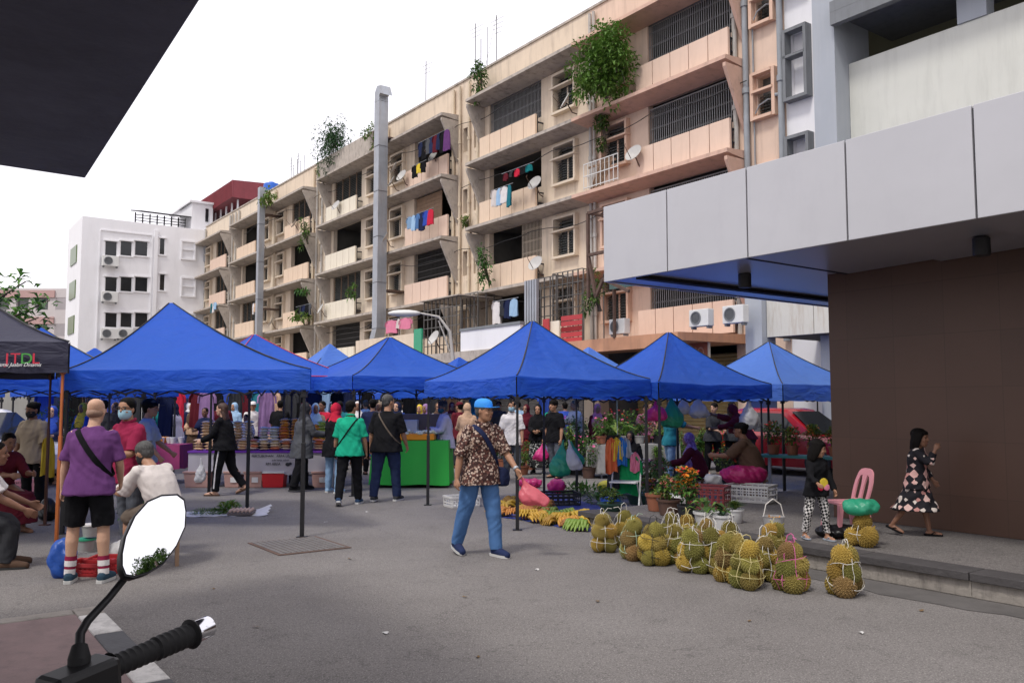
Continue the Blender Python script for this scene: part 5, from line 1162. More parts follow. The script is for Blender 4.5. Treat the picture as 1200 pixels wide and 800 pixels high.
def ring(c, ax, ay, rx, ry, n=18, p=2.3):
    out = []
    for j in range(n):
        a = 2*math.pi*j/n; ca, sa = math.cos(a), math.sin(a)
        out.append(c+ax*(rx*math.copysign(abs(ca)**(2/p), ca))+ay*(ry*math.copysign(abs(sa)**(2/p), sa)))
    return out
def limb(mb, pts, radii, n=14, flat=1.0, ax=Vector((1, 0, 0)), cuff=False):
    """closed tapered tube through points with a rounded cap at both ends"""
    pts = [Vector(p) for p in pts]; rings = []; k = len(pts)
    d0 = (pts[1]-pts[0]).normalized(); d1 = (pts[-1]-pts[-2]).normalized()
    P = [pts[0]-d0*radii[0]*.55]+pts+[pts[-1]+d1*radii[-1]*.55]; R = [radii[0]*.62]+list(radii)+[radii[-1]*.62]
    if cuff: P[-1] = pts[-1]+d1*.012; R[-1] = radii[-1]*1.02
    for i, p in enumerate(P):
        t = (P[min(i+1, k+1)]-P[max(i-1, 0)]).normalized(); x = (ax-t*ax.dot(t))
        if x.length < .05: x = t.orthogonal()
        x.normalize(); y = t.cross(x); rings.append([p+(x*math.cos(2*math.pi*j/n)+y*math.sin(2*math.pi*j/n)*flat)*R[i] for j in range(n)])
    mb.loft(rings)
def lerp_path(pts, t0, t1, m=5):
    """points on a polyline of unit segments between parameters t0 and t1"""
    out = []
    for i in range(m+1):
        t = t0+(t1-t0)*i/m; k = min(int(t), len(pts)-2); out.append(Vector(pts[k]).lerp(Vector(pts[k+1]), t-k))
    return out
def rotv(v, axis, deg): return Matrix.Rotation(rad(deg), 3, axis) @ v

def person(label, loc, heading, H=1.66, skin='tan', sex='m', fat=1.0, lean=2, slouch=6, twist=0, legs=((4, 6, 4), (-4, 4, 4)), arms=((3, 8, 15, 0), (3, 8, 15, 0)),
           head=(0, 0), hs=1.0, top=None, bottom=None, shoes=None, hair=None, hat=None, scarf=None, mask=None, glasses=False, sit=None, voxel=.012, fingers=True, group=None, extras=None, seed=0, toes=(0, 0), robe=None, curl=25):
    """loc: the point on the ground (or seat) under the person; heading 0 faces away from the viewer, 180 faces the viewer;
       legs and arms: (left, right), legs (forward, knee bend, spread), arms (forward, outward, elbow bend, inward turn)"""
    s = H/1.66
    e = thing('person', label, 'person', loc, rad(heading), group)
    X, Y, Z = Vector((1, 0, 0)), Vector((0, 1, 0)), Vector((0, 0, 1))
    LT, LS = .41*s, .41*s
    hips = {}; knees = {}; ank = {}; fdir = {}
    hw = (.088 if sex == 'm' else .092)*s*min(fat, 1.15)
    for sd, (p, b, sp), toe in ((-1, legs[0], toes[0]), (1, legs[1], toes[1])):
        h = X*sd*hw; d1 = rotv(rotv(-Z, X, p), Y, -sp*sd) if True else None
        d2 = rotv(rotv(-Z, X, p-b), Y, -sp*sd*.4)
        hips[sd] = h; knees[sd] = h+d1*LT; ank[sd] = knees[sd]+d2*LS
        fdir[sd] = rotv(rotv(Y, X, -toe), Z, -8*sd)
    low = min(ank[sd].z-.075*s*abs(1) for sd in (-1, 1)) if sit is None else None
    z0 = -low if sit is None else sit+.075*s*fat
    base = Z*z0
    for d in (hips, knees, ank):
        for sd in d: d[sd] = d[sd]+base
    if sit is not None:
        for sd in (-1, 1):
            if ank[sd].z < .07*s: ank[sd].z = .07*s
    up = rotv(Z, X, -lean); up2 = rotv(Z, X, -(lean+slouch*.5)); up3 = rotv(Z, X, -(lean+slouch))
    fwd2 = up2.cross(X)*-1 if up2.cross(X).y < 0 else up2.cross(X)
    tw = lambda v, f: rotv(v, Z, twist*f)
    pel = base; wst = pel+up*.13*s; chs = wst+up2*.19*s; shl = chs+up2*.13*s; nek = shl+up3*.065*s
    hdc = nek+rotv(Z, X, -(lean*.4+slouch))*.145*s*(.5+.5*hs)+Y*.015*s
    sw = (.185 if sex == 'm' else .160)*s*(1+(fat-1)*.5)
    tx = tw(X, 1)
    sho = {sd: shl+tx*sd*sw*.93 for sd in (-1, 1)}; elb = {}; wri = {}; hnd = {}; fin = {}
    for sd, (p, ab, be, inn) in ((-1, arms[0]), (1, arms[1])):
        d = rotv(rotv(-Z, X, p), Y, -ab*sd); d = tw(d, 1)
        f = rotv(rotv(rotv(-Z, X, p+be), Y, -ab*sd*.6), Z, inn*sd); f = tw(f, 1)
        elb[sd] = sho[sd]+d*.285*s; wri[sd] = elb[sd]+f*.235*s; hnd[sd] = f; fin[sd] = rotv(f, X, curl*.3)
    fm = fat; B = MB()
    ty = tw(Y, 1)
    def torso(mb, e_=0, z_lo=0, to_neck=True, w=1.0, hem=None, belly=0):
        rows = [(pel-Z*.06*s, .150*fm, .108*fm), (pel+up*.02*s, (.163 if sex == 'm' else .172)*fm, .118*fm), (wst-up*.03*s, (.150 if sex == 'm' else .138)*fm, .108*fm+belly), (wst+up2*.06*s, (.152 if sex == 'm' else .136)*fm, .106*fm+belly*.8),
                (chs, .168*(.6+.4*fm)*(1 if sex == 'm' else .93), (.118 if sex == 'm' else .122)*(.5+.5*fm)), (chs+up2*.08*s, .170*(.6+.4*fm)*(1 if sex == 'm' else .92), .105*(.6+.4*fm)), (shl-up2*.01*s, sw*.86/s, .082), (shl+up3*.025*s, .105, .066), (nek-up3*.0*s, .062, .060)]
        R = []
        if hem is not None: R.append((pel-up*hem*s,   .172*fm*w+.030, .124*fm*w+.028))
        for i, (c, rx, ry) in enumerate(rows):
            if hem is not None and i == 0: continue
            if hem is not None and i == 1: rx, ry = rx+.026, ry+.018
            if hem is not None and i == 2: rx, ry = rx+.012, ry+.010
            R.append((c, rx, ry))
        if not to_neck: R = R[:3]
        rings = []
        for i, (c, rx, ry) in enumerate(R):
            f = min(1, i/5); ax = X.lerp(tx, f); ay = Y.lerp(ty, f); rings.append(ring(c, ax, ay, rx*s+e_, ry*s+e_, 22))
        mb.loft(rings)
    torso(B)
    limb(B, [nek-up3*.05*s, nek+up3*.02*s, hdc-Z*.06*s-Y*.012*s], [.060*s*(.7+.3*fm), .053*s*(.7+.3*fm), .050*s*(.7+.3*fm)])
    for sd in (-1, 1):
        limb(B, lerp_path([hips[sd], knees[sd]], 0, 1, 4), [.088*s*fm, .084*s*fm, .073*s*fm, .060*s*fm, .053*s])
        k, a = knees[sd], ank[sd]; bk = -Y*.012*s
        limb(B, [k, k.lerp(a, .28)+bk, k.lerp(a, .6)+bk*.4, a], [.053*s, .056*s*(.5+.5*fm), .045*s, .034*s])
        f = fdir[sd]; hl = a-Z*.035*s-f*.04*s
        limb(B, [hl, a+f*.05*s-Z*.035*s, a+f*.13*s-Z*.048*s, a+f*.175*s-Z*.052*s], [.033*s, .036*s, .034*s, .024*s])
        limb(B, [sho[sd]-tx*sd*.02*s, sho[sd].lerp(elb[sd], .3), sho[sd].lerp(elb[sd], .7), elb[sd]], [.052*s*(.6+.4*fm), .048*s*(.6+.4*fm), .042*s*(.6+.4*fm), .037*s])
        limb(B, [elb[sd], elb[sd].lerp(wri[sd], .3), elb[sd].lerp(wri[sd], .75), wri[sd]], [.037*s, .039*s*(.6+.4*fm), .030*s, .025*s])
        # hand: palm, four fingers, thumb
        f = hnd[sd]; side = f.cross(tx*sd).normalized() if abs(f.dot(tx)) < .9 else Y.copy()      # across the palm
        if side.y < 0 and abs(f.z) > .5: side = -side
        nrm = f.cross(side).normalized(); 
        if nrm.dot(tx)*sd > 0: nrm = -nrm                                                          # palm faces the body
        w = wri[sd]; pc = [w+f*.01*s, w+f*.045*s, w+f*.085*s]
        B.loft([ring(p, side, nrm, a_*s, b_*s, 12, 2.6) for p, a_, b_ in zip(pc, (.026, .039, .040), (.019, .016, .013))])
        if fingers:
            for i, (o_, ln) in enumerate(((.031, .066), (.011, .074), (-.010, .070), (-.030, .055))):
                b0 = w+f*.078*s+side*o_*s; g = f; q = [b0]
                cu = curl*(1+.15*i)
                for sg in (.42, .33, .25):
                    ax_ = side; g = rotv(g, ax_, cu if rotv(g, ax_, cu).dot(nrm) > g.dot(nrm) else -cu); q.append(q[-1]+g*ln*sg*s)
                limb(B, q, [.0092*s, .0088*s, .0082*s, .0070*s], 8)
            b0 = w+f*.02*s+side*.022*s; g = (f*.75+side*.55+nrm*.25).normalized(); g2 = (f*.9+side*.2+nrm*.35).normalized()
            limb(B, [b0, b0+g*.04*s, b0+g*.04*s+g2*.03*s], [.013*s, .011*s, .0085*s], 8)
    # head
    hy, hp = head; HM = Matrix.Translation(hdc) @ Matrix.Rotation(rad(hy+twist), 4, 'Z') @ Matrix.Rotation(rad(-hp), 4, 'X') @ Matrix.Scale(s*hs if hs == 1 else s*hs, 4)
    hx = lambda *p: HM @ Vector(p)
    prof = [(-.118, .040, .020, .022), (-.108, .034, .040, .046), (-.088, .024, .052, .062), (-.062, .015, .060, .075), (-.030, .008, .066, .084), (0, .002, .0705, .0905), (.032, -.002, .073, .0955), (.062, -.007, .070, .092), (.088, -.011, .058, .077), (.104, -.013, .040, .053), (.113, -.014, .018, .024)]
    B.loft([[hx(rx*math.cos(a), cy+ry*math.sin(a), z) for a in [2*math.pi*j/22 for j in range(22)]] for z, cy, rx, ry in prof])
    B.ell((0, 0, 0), 1, 10, 8, M=HM @ Matrix.Translation((0, .098, -.024)) @ Matrix.Diagonal((.0155, .019, .014, 1)))      # nose tip
    B.ell((0, 0, 0), 1, 10, 8, M=HM @ Matrix.Translation((0, .088, -.002)) @ Matrix.Rotation(rad(14), 4, 'X') @ Matrix.Diagonal((.010, .014, .032, 1)))
    B.ell((0, 0, 0), 1, 10, 8, M=HM @ Matrix.Translation((0, .074, .022)) @ Matrix.Diagonal((.05, .020, .010, 1)))         # brow
    B.ell((0, 0, 0), 1, 10, 8, M=HM @ Matrix.Translation((0, .080, -.064)) @ Matrix.Diagonal((.023, .016, .011, 1)))       # mouth
    for q in (-1, 1):
        B.ell((0, 0, 0), 1, 10, 8, M=HM @ Matrix.Translation((q*.036, .060, -.035)) @ Matrix.Diagonal((.024, .026, .022, 1)))  # cheeks
        B.ell((0, 0, 0), 1, 10, 8, M=HM @ Matrix.Translation((q*.073, -.008, -.012)) @ Matrix.Rotation(rad(-20*q), 4, 'Z') @ Matrix.Diagonal((.009, .020, .031, 1)))  # ears
    ex = MB()
    for q in (-1, 1):
        ex.ell((0, 0, 0), 1, 8, 6, 1, M=HM @ Matrix.Translation((q*.030, .080, .002)) @ Matrix.Diagonal((.0135, .0085, .0062, 1)))
        ex.ell((0, 0, 0), 1, 8, 6, 1, M=HM @ Matrix.Translation((q*.031, .088, .0225)) @ Matrix.Rotation(rad(6*q), 4, 'Y') @ Matrix.Diagonal((.019, .0075, .0038, 1)))
    ex.ell((0, 0, 0), 1, 8, 6, 2, M=HM @ Matrix.Translation((0, .0915, -.064)) @ Matrix.Diagonal((.021, .0075, .0062, 1)))
    blob('body', B, min(voxel, .009), [SKIN[skin], M['eye'], M['lip']], e, 2, extra=ex)
    # ------------------------------------------------ clothes
    def cm(c): return c if not isinstance(c, str) else CL[c]
    if top:
        c, sl = top[0], top[1]; hem = (top[2] if len(top) > 2 else .10) if sit is None and lean < 20 else .0; ez = (top[3] if len(top) > 3 else .018)
        T = MB(); torso(T, max(ez, .018), hem=hem if sit is None else None, w=1.03+ez*2, belly=.02 if fat > 1.1 else 0)
        for sd in (-1, 1):
            if sl > 0:
                path = [sho[sd]-tx*sd*.02*s, elb[sd], wri[sd]]; pp = lerp_path(path, 0, sl, 6); n = len(pp)
                r0 = .056*(.55+.45*fm)+ez*.75; r1 = (.050*(.6+.4*fm)+ez*1.15) if sl <= 1.05 else .036+ez*.7
                limb(T, pp, [(r0+(r1-r0)*i/(n-1))*s for i in range(n)], cuff=True)
        blob('top', T, voxel, cm(c), e, 2, .0055, seed)
        if len(top) > 4 and top[4]:                       # collar
            K = MB(); K.tube([nek+up3*.005*s+(tx*math.cos(a)*.066+ty*math.sin(a)*.064)*s+Z*(.012-.02*math.sin(a))*s for a in [math.pi*2*i/16 for i in range(17)]], .016*s, 6); K.build('collar', cm(c if top[4] is True else top[4]), e, smooth=60)
    if bottom:
        c, ln, ez = bottom; ez = max(ez, .017); Pm = MB(); torso(Pm, .012, to_neck=False)
        for sd in (-1, 1):
            pp = lerp_path([hips[sd], knees[sd], ank[sd]], 0, ln, 9); n = len(pp); rr = []
            for i in range(n):
                t = ln*i/(n-1); r = (.090*fm+(.055-.090*fm)*min(1, t)) if t < 1 else .055+(.038-.055)*(t-1)
                rr.append((r+ez*min(1, .45+t))*s)
            limb(Pm, pp, rr, cuff=True)
        blob('shorts' if ln < 1.3 else 'trousers', Pm, voxel, cm(c), e, 2, .0042, seed+3)
    if robe:                                                # long skirt or dress hem: (material, length below the hips, flare)
        c, ln, fl = robe; Rb = MB(); rings = []
        for i in range(9):
            f = i/8; kx = [hips, knees, ank]; t = f*2*ln/ (LT+LS) if False else f*ln
            mid = [lerp_path([kx[0][sd], kx[1][sd], kx[2][sd]], t, t+.001, 1)[0] for sd in (-1, 1)]
            cc = (mid[0]+mid[1])/2; sp = (mid[1]-mid[0])
            rings.append(ring(cc+Z*.02, X, Y, (.155*fm+fl*f)*s+abs(sp.x)*.1, (.118*fm+fl*f)*s+abs(sp.y)*.5, 22, 2))
        rings.insert(0, ring(wst, X, Y, .145*fm*s, .112*fm*s, 22)); Rb.loft(rings); blob('skirt', Rb, voxel, cm(c), e, 3, .007, seed+5)
    if shoes:
        kind, c = shoes
        for sd in (-1, 1):
            a, f = ank[sd], fdir[sd]; sx = f.cross(Z).normalized(); u_ = sx.cross(f).normalized()
            Sh = MB(); sole = a-u_*.062*s
            o_ = MB()
            pr = [(-.085, .026), (-.06, .037), (0, .040), (.07, .046), (.13, .047), (.175, .036), (.195, .018)]
            o_.loft([[sole+f*y*s+sx*q*w*s+u_*zz*s for q, zz in ((-1, -.012), (1, -.012), (1, .014), (-1, .014))] for y, w in pr])
            if kind == 'sandal':
                o_.tube([sole+f*.12*s+u_*.02*s, sole+f*.07*s+sx*.042*s+u_*.045*s, sole+f*.03*s+sx*.044*s+u_*.01*s], .008*s, 5); o_.tube([sole+f*.12*s+u_*.02*s, sole+f*.07*s-sx*.042*s+u_*.045*s, sole+f*.03*s-sx*.044*s+u_*.01*s], .008*s, 5)
                o_.build('sandal', cm(c), e)
            else:
                up_ = MB(); limb(up_, [a-f*.045*s-u_*.025*s, a+f*.03*s-u_*.022*s, a+f*.10*s-u_*.036*s, a+f*.18*s-u_*.046*s], [.043*s, .047*s, .047*s, .038*s])
                if kind == 'high': limb(up_, [a-u_*.02*s, a+Z*.02*s], [.043*s, .042*s])
                b_ = blob('shoe', up_, .010, cm(c), e, 2); o_.build('sole', M['sole'] if kind != 'dark' else M['sole_dark'], b_)
    if hair:
        kind, c = hair; hm_ = M[c] if c in M else CL[c]; Hh = MB()
        if kind != 'bald':
            Hh.ell((0, 0, 0), 1, 20, 14, M=HM @ Matrix.Translation((0, -.0165, .037)) @ Matrix.Diagonal((.0815, .1045, .0865, 1)))
            Hh.ell((0, 0, 0), 1, 14, 10, M=HM @ Matrix.Translation((0, -.050, -.012)) @ Matrix.Diagonal((.070, .058, .066, 1)))
        if kind == 'long':
            Hh.loft([[hx(*p) for p in ring(Vector((0, yy, z)), X, Y, w, d, 16)] for z, yy, w, d in ((.05, -.04, .078, .06), (-.06, -.055, .092, .055), (-.16, -.085, .105, .04), (-.26, -.10, .10, .03), (-.36, -.10, .08, .022), (-.42, -.10, .06, .012))])
        if kind == 'bob':
            for q in (-1, 1): Hh.loft([[hx(*p) for p in ring(Vector((q*xx, yy, z)), X, Y, w, d, 12)] for z, xx, yy, w, d in ((.07, .055, -.01, .03, .07), (.0, .072, -.008, .022, .062), (-.08, .078, -.02, .022, .055), (-.15, .075, -.03, .02, .045), (-.19, .07, -.035, .012, .03))])
            Hh.loft([[hx(*p) for p in ring(Vector((0, yy, z)), X, Y, w, d, 16)] for z, yy, w, d in ((.05, -.04, .078, .06), (-.06, -.058, .086, .05), (-.14, -.065, .088, .042), (-.21, -.065, .075, .03))])
            Hh.ell((0, 0, 0), 1, 14, 8, M=HM @ Matrix.Translation((0, .055, .062)) @ Matrix.Rotation(rad(-25), 4, 'X') @ Matrix.Diagonal((.066, .042, .028, 1)))
        if kind == 'bun': Hh.ell((0, 0, 0), 1, 14, 8, M=HM @ Matrix.Translation((0, -.105, .06)) @ Matrix.Diagonal((.042, .038, .042, 1)))
        if kind == 'thick': Hh.ell((0, 0, 0), 1, 18, 12, M=HM @ Matrix.Translation((0, -.016, .045)) @ Matrix.Diagonal((.094, .114, .093, 1)))
        if kind == 'bald': Hh.ell((0, 0, 0), 1, 18, 12, M=HM @ Matrix.Translation((0, -.032, -.018)) @ Matrix.Diagonal((.0735, .0755, .050, 1)))
        blob('hair', Hh, min(voxel, .008), hm_, e, 1, .0026, seed)
    if scarf:
        c = cm(scarf[0]); drop = scarf[1] if len(scarf) > 1 else .2; Sc = MB()
        Sc.ell((0, 0, 0), 1, 22, 16, M=HM @ Matrix.Translation((0, -.020, .010)) @ Matrix.Diagonal((.094, .106, .128, 1)))
        Sc.loft([ring(hdc+(nek-hdc)*.25-Y*.012*s, tx, ty, .082*s, .092*s, 22), ring(nek+Z*.045*s-Y*.005*s, tx, ty, .082*s, .088*s, 22), ring(nek-Z*.005*s, tx, ty, .122*s, .100*s, 22), ring(nek-Z*.07*s, tx, ty, sw*.96, .118*s*(.6+.4*fm), 22), ring(nek-Z*.13*s+Y*.006, tx, ty, sw*1.10, .142*s*(.6+.4*fm), 22), ring(nek-Z*(.13+drop*.55)*s+Y*.01, tx, ty, sw*1.12, .156*s*(.5+.5*fm), 22), ring(nek-Z*(.13+drop)*s+Y*.012, tx, ty, sw*1.0, .154*s*(.5+.5*fm), 22)])
        blob('headscarf', Sc, min(voxel, .01), c, e, 3, .0035, seed+1)
    if hat:
        kind, c = hat; Ht = MB()
        if kind == 'cap':
            Ht.loft([[hx(*p) for p in ring(Vector((0, -.012, z)), X, Y, w, d, 20, 2)] for z, w, d in ((.030, .083, .106), (.06, .083, .106), (.090, .076, .097), (.113, .055, .07), (.124, .02, .026))])
            Ht.loft([[hx(x, y, z+.012*(1-(x/.08)**2)) for x, y in ((-.078, .05), (-.074, .115), (-.05, .17), (0, .188), (.05, .17), (.074, .115), (.078, .05))] for z in (.028, .034)])
        if kind == 'kopiah': Ht.loft([[hx(*p) for p in ring(Vector((0, -.014, z)), X, Y, w, d, 20, 2)] for z, w, d in ((.035, .081, .104), (.08, .080, .103), (.125, .074, .096), (.128, .06, .08))])
        Ht.build('hat', cm(c), e, smooth=50)
    if mask:
        Mk = MB(); Mk.loft([[hx(*p) for p in ring(Vector((0, cy, z)), X, Y, w, d, 18, 2)] for z, cy, w, d in ((-.112, .036, .040, .040), (-.085, .026, .058, .073), (-.05, .02, .065, .086), (-.022, .018, .068, .083), (-.012, .02, .062, .074))])
        for q in (-1, 1): Mk.tube([hx(q*.062, .03, -.03), hx(q*.075, -.01, -.005)], .0025*s, 5)
        Mk.build('face_mask', cm(mask), e, smooth=60)
    if glasses:
        G = MB()
        for q in (-1, 1):
            G.tube([hx(q*.034+.024*math.cos(a), .104, .004+.016*math.sin(a)) for a in [math.pi*2*i/12 for i in range(13)]], .003*s, 5); G.tube([hx(q*.058, .102, .01), hx(q*.078, .0, .012)], .003*s, 5)
        G.tube([hx(-.01, .106, .008), hx(.01, .106, .008)], .003*s, 5); G.build('glasses', M['dark'], e)
    J = dict(e=e, s=s, hips=hips, knees=knees, ank=ank, sho=sho, elb=elb, wri=wri, hnd=hnd, nek=nek, shl=shl, chs=chs, wst=wst, pel=pel, hdc=hdc, tx=tx, ty=ty, HM=HM)
    J['world'] = lambda v: Matrix.Translation(loc) @ Matrix.Rotation(rad(heading), 4, 'Z') @ Vector(v)
    return J
def sling(J, m, label, q=0, side=1, w=.035, bag=None, bagm=None, fat=1.0, drop=.16):
    """strap laid on the clothes: over one shoulder and down to the other hip, with the bag hanging there"""
    from mathutils.bvhtree import BVHTree
    s = J['s']; e = J['e']; o = thing('shoulder_bag', label, 'bag', e.location, e.rotation_euler.z)
    topo = [c for c in e.children if c.name.split('.')[0] == 'top'][0]; bv = BVHTree.FromPolygons([v.co for v in topo.data.vertices], [tuple(p.vertices) for p in topo.data.polygons])
    a = J['shl']+J['tx']*side*.095*s; hp = J['pel']+Vector((-side*.10*s*fat, 0, drop*s)); c = (a+hp)/2; e1 = (a-hp).normalized(); pts = []
    for i in range(48):
        t = 2*math.pi*i/48; d = e1*math.cos(t)*1.25+J['ty']*math.sin(t); d.normalize(); h = bv.ray_cast(c+d*.9, -d)
        pts.append(h[0]+d*.007 if h[0] is not None else c+d*.16)
    for _ in range(2): pts = [(pts[i-1]+pts[i]*2+pts[(i+1) % 48])/4+(pts[i]-c).normalized()*.0015 for i in range(48)]
    M_ = MB(); rings = []
    for i in range(48):
        p = pts[i]; t = (pts[(i+1) % 48]-pts[i-1]).normalized(); n = (p-c); n = (n-t*n.dot(t)).normalized(); x = t.cross(n)
        rings.append([p+x*w/2*u+n*.004*v for u, v in ((-1, -1), (1, -1), (1, 1), (-1, 1))])
    M_.loft(rings, closed=True, cap=False); M_.build('strap', m, o, smooth=40)
    if bag:
        k = pts[24]; bx, by, bz = bag; hp = Vector((k.x-side*.02, k.y+.01, k.z+.01)); Bm = MB(); Bm.loft([ring(hp+Vector((-side*.015, .02, z)), Vector((1, 0, 0)), Vector((0, 1, 0)), bx*f, by*f2, 16, 3.2) for z, f, f2 in ((.0, .7, .8), (-bz*.15, 1, .95), (-bz*.6, 1.1, 1.05), (-bz*.93, .95, 1), (-bz, .6, .8))]); blob('pouch', Bm, .012, bagm or m, o, 2, .004)
    return o
SL = []
# ---------------------------------------------------------------- who stands where
P0 = dict(voxel=.010)
J = person('bald man in purple tee and black shorts, back turned, standing at the red crate', gp(101, 682), 8, 1.66, 'light', fat=1.0, legs=((2, 3, 6), (1, 3, 6)), arms=((0, 12, 10, 0), (6, 12, 35, 20)), top=('purple', .85, .10, .014), bottom=('black', .92, .035), shoes=('high', cloth('shoe_navy', (.03, .06, .09))), hair=('bald', 'stubble'), voxel=.009, seed=1, slouch=10)
for sd in (-1, 1):
    sock = MB(); stripe = MB(); a, k = J['ank'][sd], J['knees'][sd]; d = (k-a).normalized()
    for i, (f0, f1) in enumerate(((.0, .05), (.05, .075), (.075, .125), (.125, .165))): (stripe if i in (1, 3) else sock).tube([a+d*f0, a+d*f1], .047 if i < 2 else .050, 14)
    k_ = sock.build('sock', CL['white'], J['e'], smooth=40); stripe.build('sock_stripe', CL['magenta'], k_, smooth=40)
SL.append((J, CL['black'], 'black sling strap across the purple tee', dict(q=0, fat=1.16, side=-1, w=.05)))
person('man in magenta polo, spectacles and pale blue mask facing the purple-shirted man', gp(150, 652), 150, 1.67, 'tan', fat=1.04, top=('magenta', .9, .12, .016, True), bottom=('greypant', 2, .02), shoes=('sandal', 'leather'), hair=('short', 'hair'), mask='mask_blue', glasses=True, head=(22, 0), arms=((25, 8, 60, 30), (8, 10, 15, 0)), seed=2, **P0)
person('man in dark cap and light grey tee seen in profile', gp(166, 610), -82, 1.66, 'tan', top=('greytee', .9, .1, .022), bottom=('greypant', 2, .02), hair=('thick', 'hair'), hat=('cap', 'darkgrey'), arms=((20, 6, 30, 0), (15, 6, 25, 0)), seed=3, fingers=False, voxel=.012, shoes=('dark', 'black'))
person('woman in beige blouse and black mask beside the orange tent leg', gp(37, 604), 172, 1.63, 'brown', 'f', fat=1.08, top=('beige', .95, .12, .03), bottom=('black', 1.95, .008), hair=('bun', 'hair'), mask='mask_black', shoes=('sandal', 'leather'), arms=((4, 12, 10, 0), (2, 14, 12, 0)), seed=4, head=(-10, 6), **P0)
Js = person('man in white tee sitting hunched on a low stool, back turned', gp(192, 662), 62, 1.66, 'tan', fat=1.08, sit=.46, lean=18, slouch=26, legs=((78, 82, 12), (72, 80, 12)), arms=((38, 10, 50, 20), (42, 10, 45, 20)), top=('offwhite', .9, .10, .028), bottom=('khaki', 1.05, .03), hair=('short', 'hair_grey'), head=(0, 22), mask='mask_black', shoes=('sandal', 'leather'), seed=5, voxel=.009)
person('man in a dark shirt sitting at the frame edge with his hand on his knee', gp(-46, 668), -64, 1.68, 'brown', fat=1.05, sit=.42, lean=14, slouch=16, legs=((80, 82, 6), (76, 78, 10)), arms=((38, 6, 26, 0), (36, 8, 24, 4)), top=('white', .8, .1, .02), bottom=('charcoal', 2, .025), hair=('short', 'hair'), shoes=('dark', 'brown'), seed=6, voxel=.008, curl=16)
person('stallholder in maroon dress sitting in the shade at the frame edge', gp(-6, 622), -120, 1.6, 'brown', 'f', fat=1.15, sit=.45, lean=14, slouch=14, legs=((80, 80, 6), (80, 80, 6)), arms=((40, 6, 50, 10), (40, 6, 50, 10)), top=('maroon', 1.3, .1, .03), robe=('maroon', 1.9, .10), hair=('bun', 'hair'), seed=7, head=(0, 14), **P0)
J = person('woman in black tracksuit with long brown hair walking past the snack stall', gp(262, 580), 84, 1.62, 'light', 'f', fat=1.2, legs=((9, 4, 3), (-12, 24, 3)), arms=((24, 6, 40, 8), (12, 8, 50, 0)), top=('black', 1.95, .08, .02), bottom=('black', 1.94, .026), hair=('long', 'hair_brown'), shoes=('sandal', 'brown'), toes=(0, 24), seed=8, **P0)
wp = MB()
for sd, q in ((-1, 'knees'),):
    pth = lerp_path([J['hips'][sd], J['knees'][sd], J['ank'][sd]], .2, 1.85, 10); wp.tube([p+Vector((sd*(.108-.004*i), 0, 0)) for i, p in enumerate(pth)], .012, 6, flat=.4)
wp.build('side_stripe', CL['white'], J['e'], smooth=60)
person('woman in grey jacket and black headscarf looking at the packets', gp(353, 575), -58, 1.62, 'tan', 'f', fat=1.1, top=('greyjacket', 1.9, .26, .035), bottom=('black', 1.97, .04), scarf=('charcoal', .12), arms=((28, 8, 52, 6), (28, 8, 56, 8)), legs=((10, 4, 6), (-12, 6, 6)), shoes=('dark', 'black'), seed=9, **P0)
person('woman in red headscarf, black cardigan and pale jeans', gp(391, 577), -20, 1.60, 'tan', 'f', fat=1.0, top=('black', 1.9, .22, .025), bottom=('jeans_pale', 1.97, .02), scarf=('red', .22), arms=((10, 8, 25, 0), (10, 8, 25, 0)), shoes=('shoe', 'lightblue'), seed=10, head=(-30, 0), **P0)
J = person('man in green polo and black trousers walking away, sling bag at his hip', gp(409, 591), 2, 1.66, 'tan', fat=1.0, top=('green', .9, .11, .018, True), bottom=('black', 1.97, .025), hair=('short', 'hair'), legs=((-10, 16, 4), (10, 4, 4)), toes=(22, 0), arms=((2, 10, 12, 0), (4, 10, 16, 0)), shoes=('shoe', cloth('shoe_blue', (.03, .06, .12))), head=(-25, 0), seed=11, **P0)
SL.append((J, CL['black'], 'small black sling bag hanging on the green polo', dict(q=0, fat=1.05, side=1, w=.022, bag=(.035, .07, .17))))
J = person('tall heavy man in black tee and dark jeans walking away', gp(452, 587), -12, 1.76, 'tan', fat=1.16, top=('black', .95, .12, .022), bottom=('jeans_dark', 1.98, .03), hair=('short', 'hair_grey'), legs=((-6, 8, 5), (8, 4, 5)), arms=((-4, 12, 12, 0), (8, 12, 20, 0)), shoes=('shoe', 'darkgrey'), head=(-30, 0), seed=12, **P0)
SL.append((J, CL['khaki'], 'thin brown strap across the black tee', dict(q=0, fat=1.2, side=-1, w=.022)))
J = person('man in blue cap and brown patterned shirt striding across the street', gp(562, 651), -146, 1.665, 'tan', fat=1.0, legs=((10, 4, 5), (-14, 10, 4)), arms=((24, 14, 20, 0), (-8, 15, 8, 0)), top=('floral', .95, .13, .022, True), bottom=('jeans', 1.98, .028), hair=('short', 'hair_grey'), hat=('cap', 'cap_blue'), shoes=('shoe', cloth('shoe_navy2', (.02, .03, .08))), toes=(0, 10), head=(24, 2), seed=13, voxel=.008, slouch=8)
walker = J
SL.append((J, CL['navy'], 'navy cloth bag slung over the patterned shirt', dict(q=0, fat=1.07, side=1, w=.05, bag=(.075, .13, .20), bagm=CL['navy'], drop=.17)))
wt = MB(); a, f = J['wri'][-1], J['hnd'][-1]
wt.lathe([(.031, -.014), (.034, -.01), (.034, .01), (.031, .014)], 14, M=Matrix.Translation(a-f*.02) @ f.to_track_quat('Z', 'Y').to_matrix().to_4x4()); wt.build('watch', M['galv'], J['e'], smooth=40)
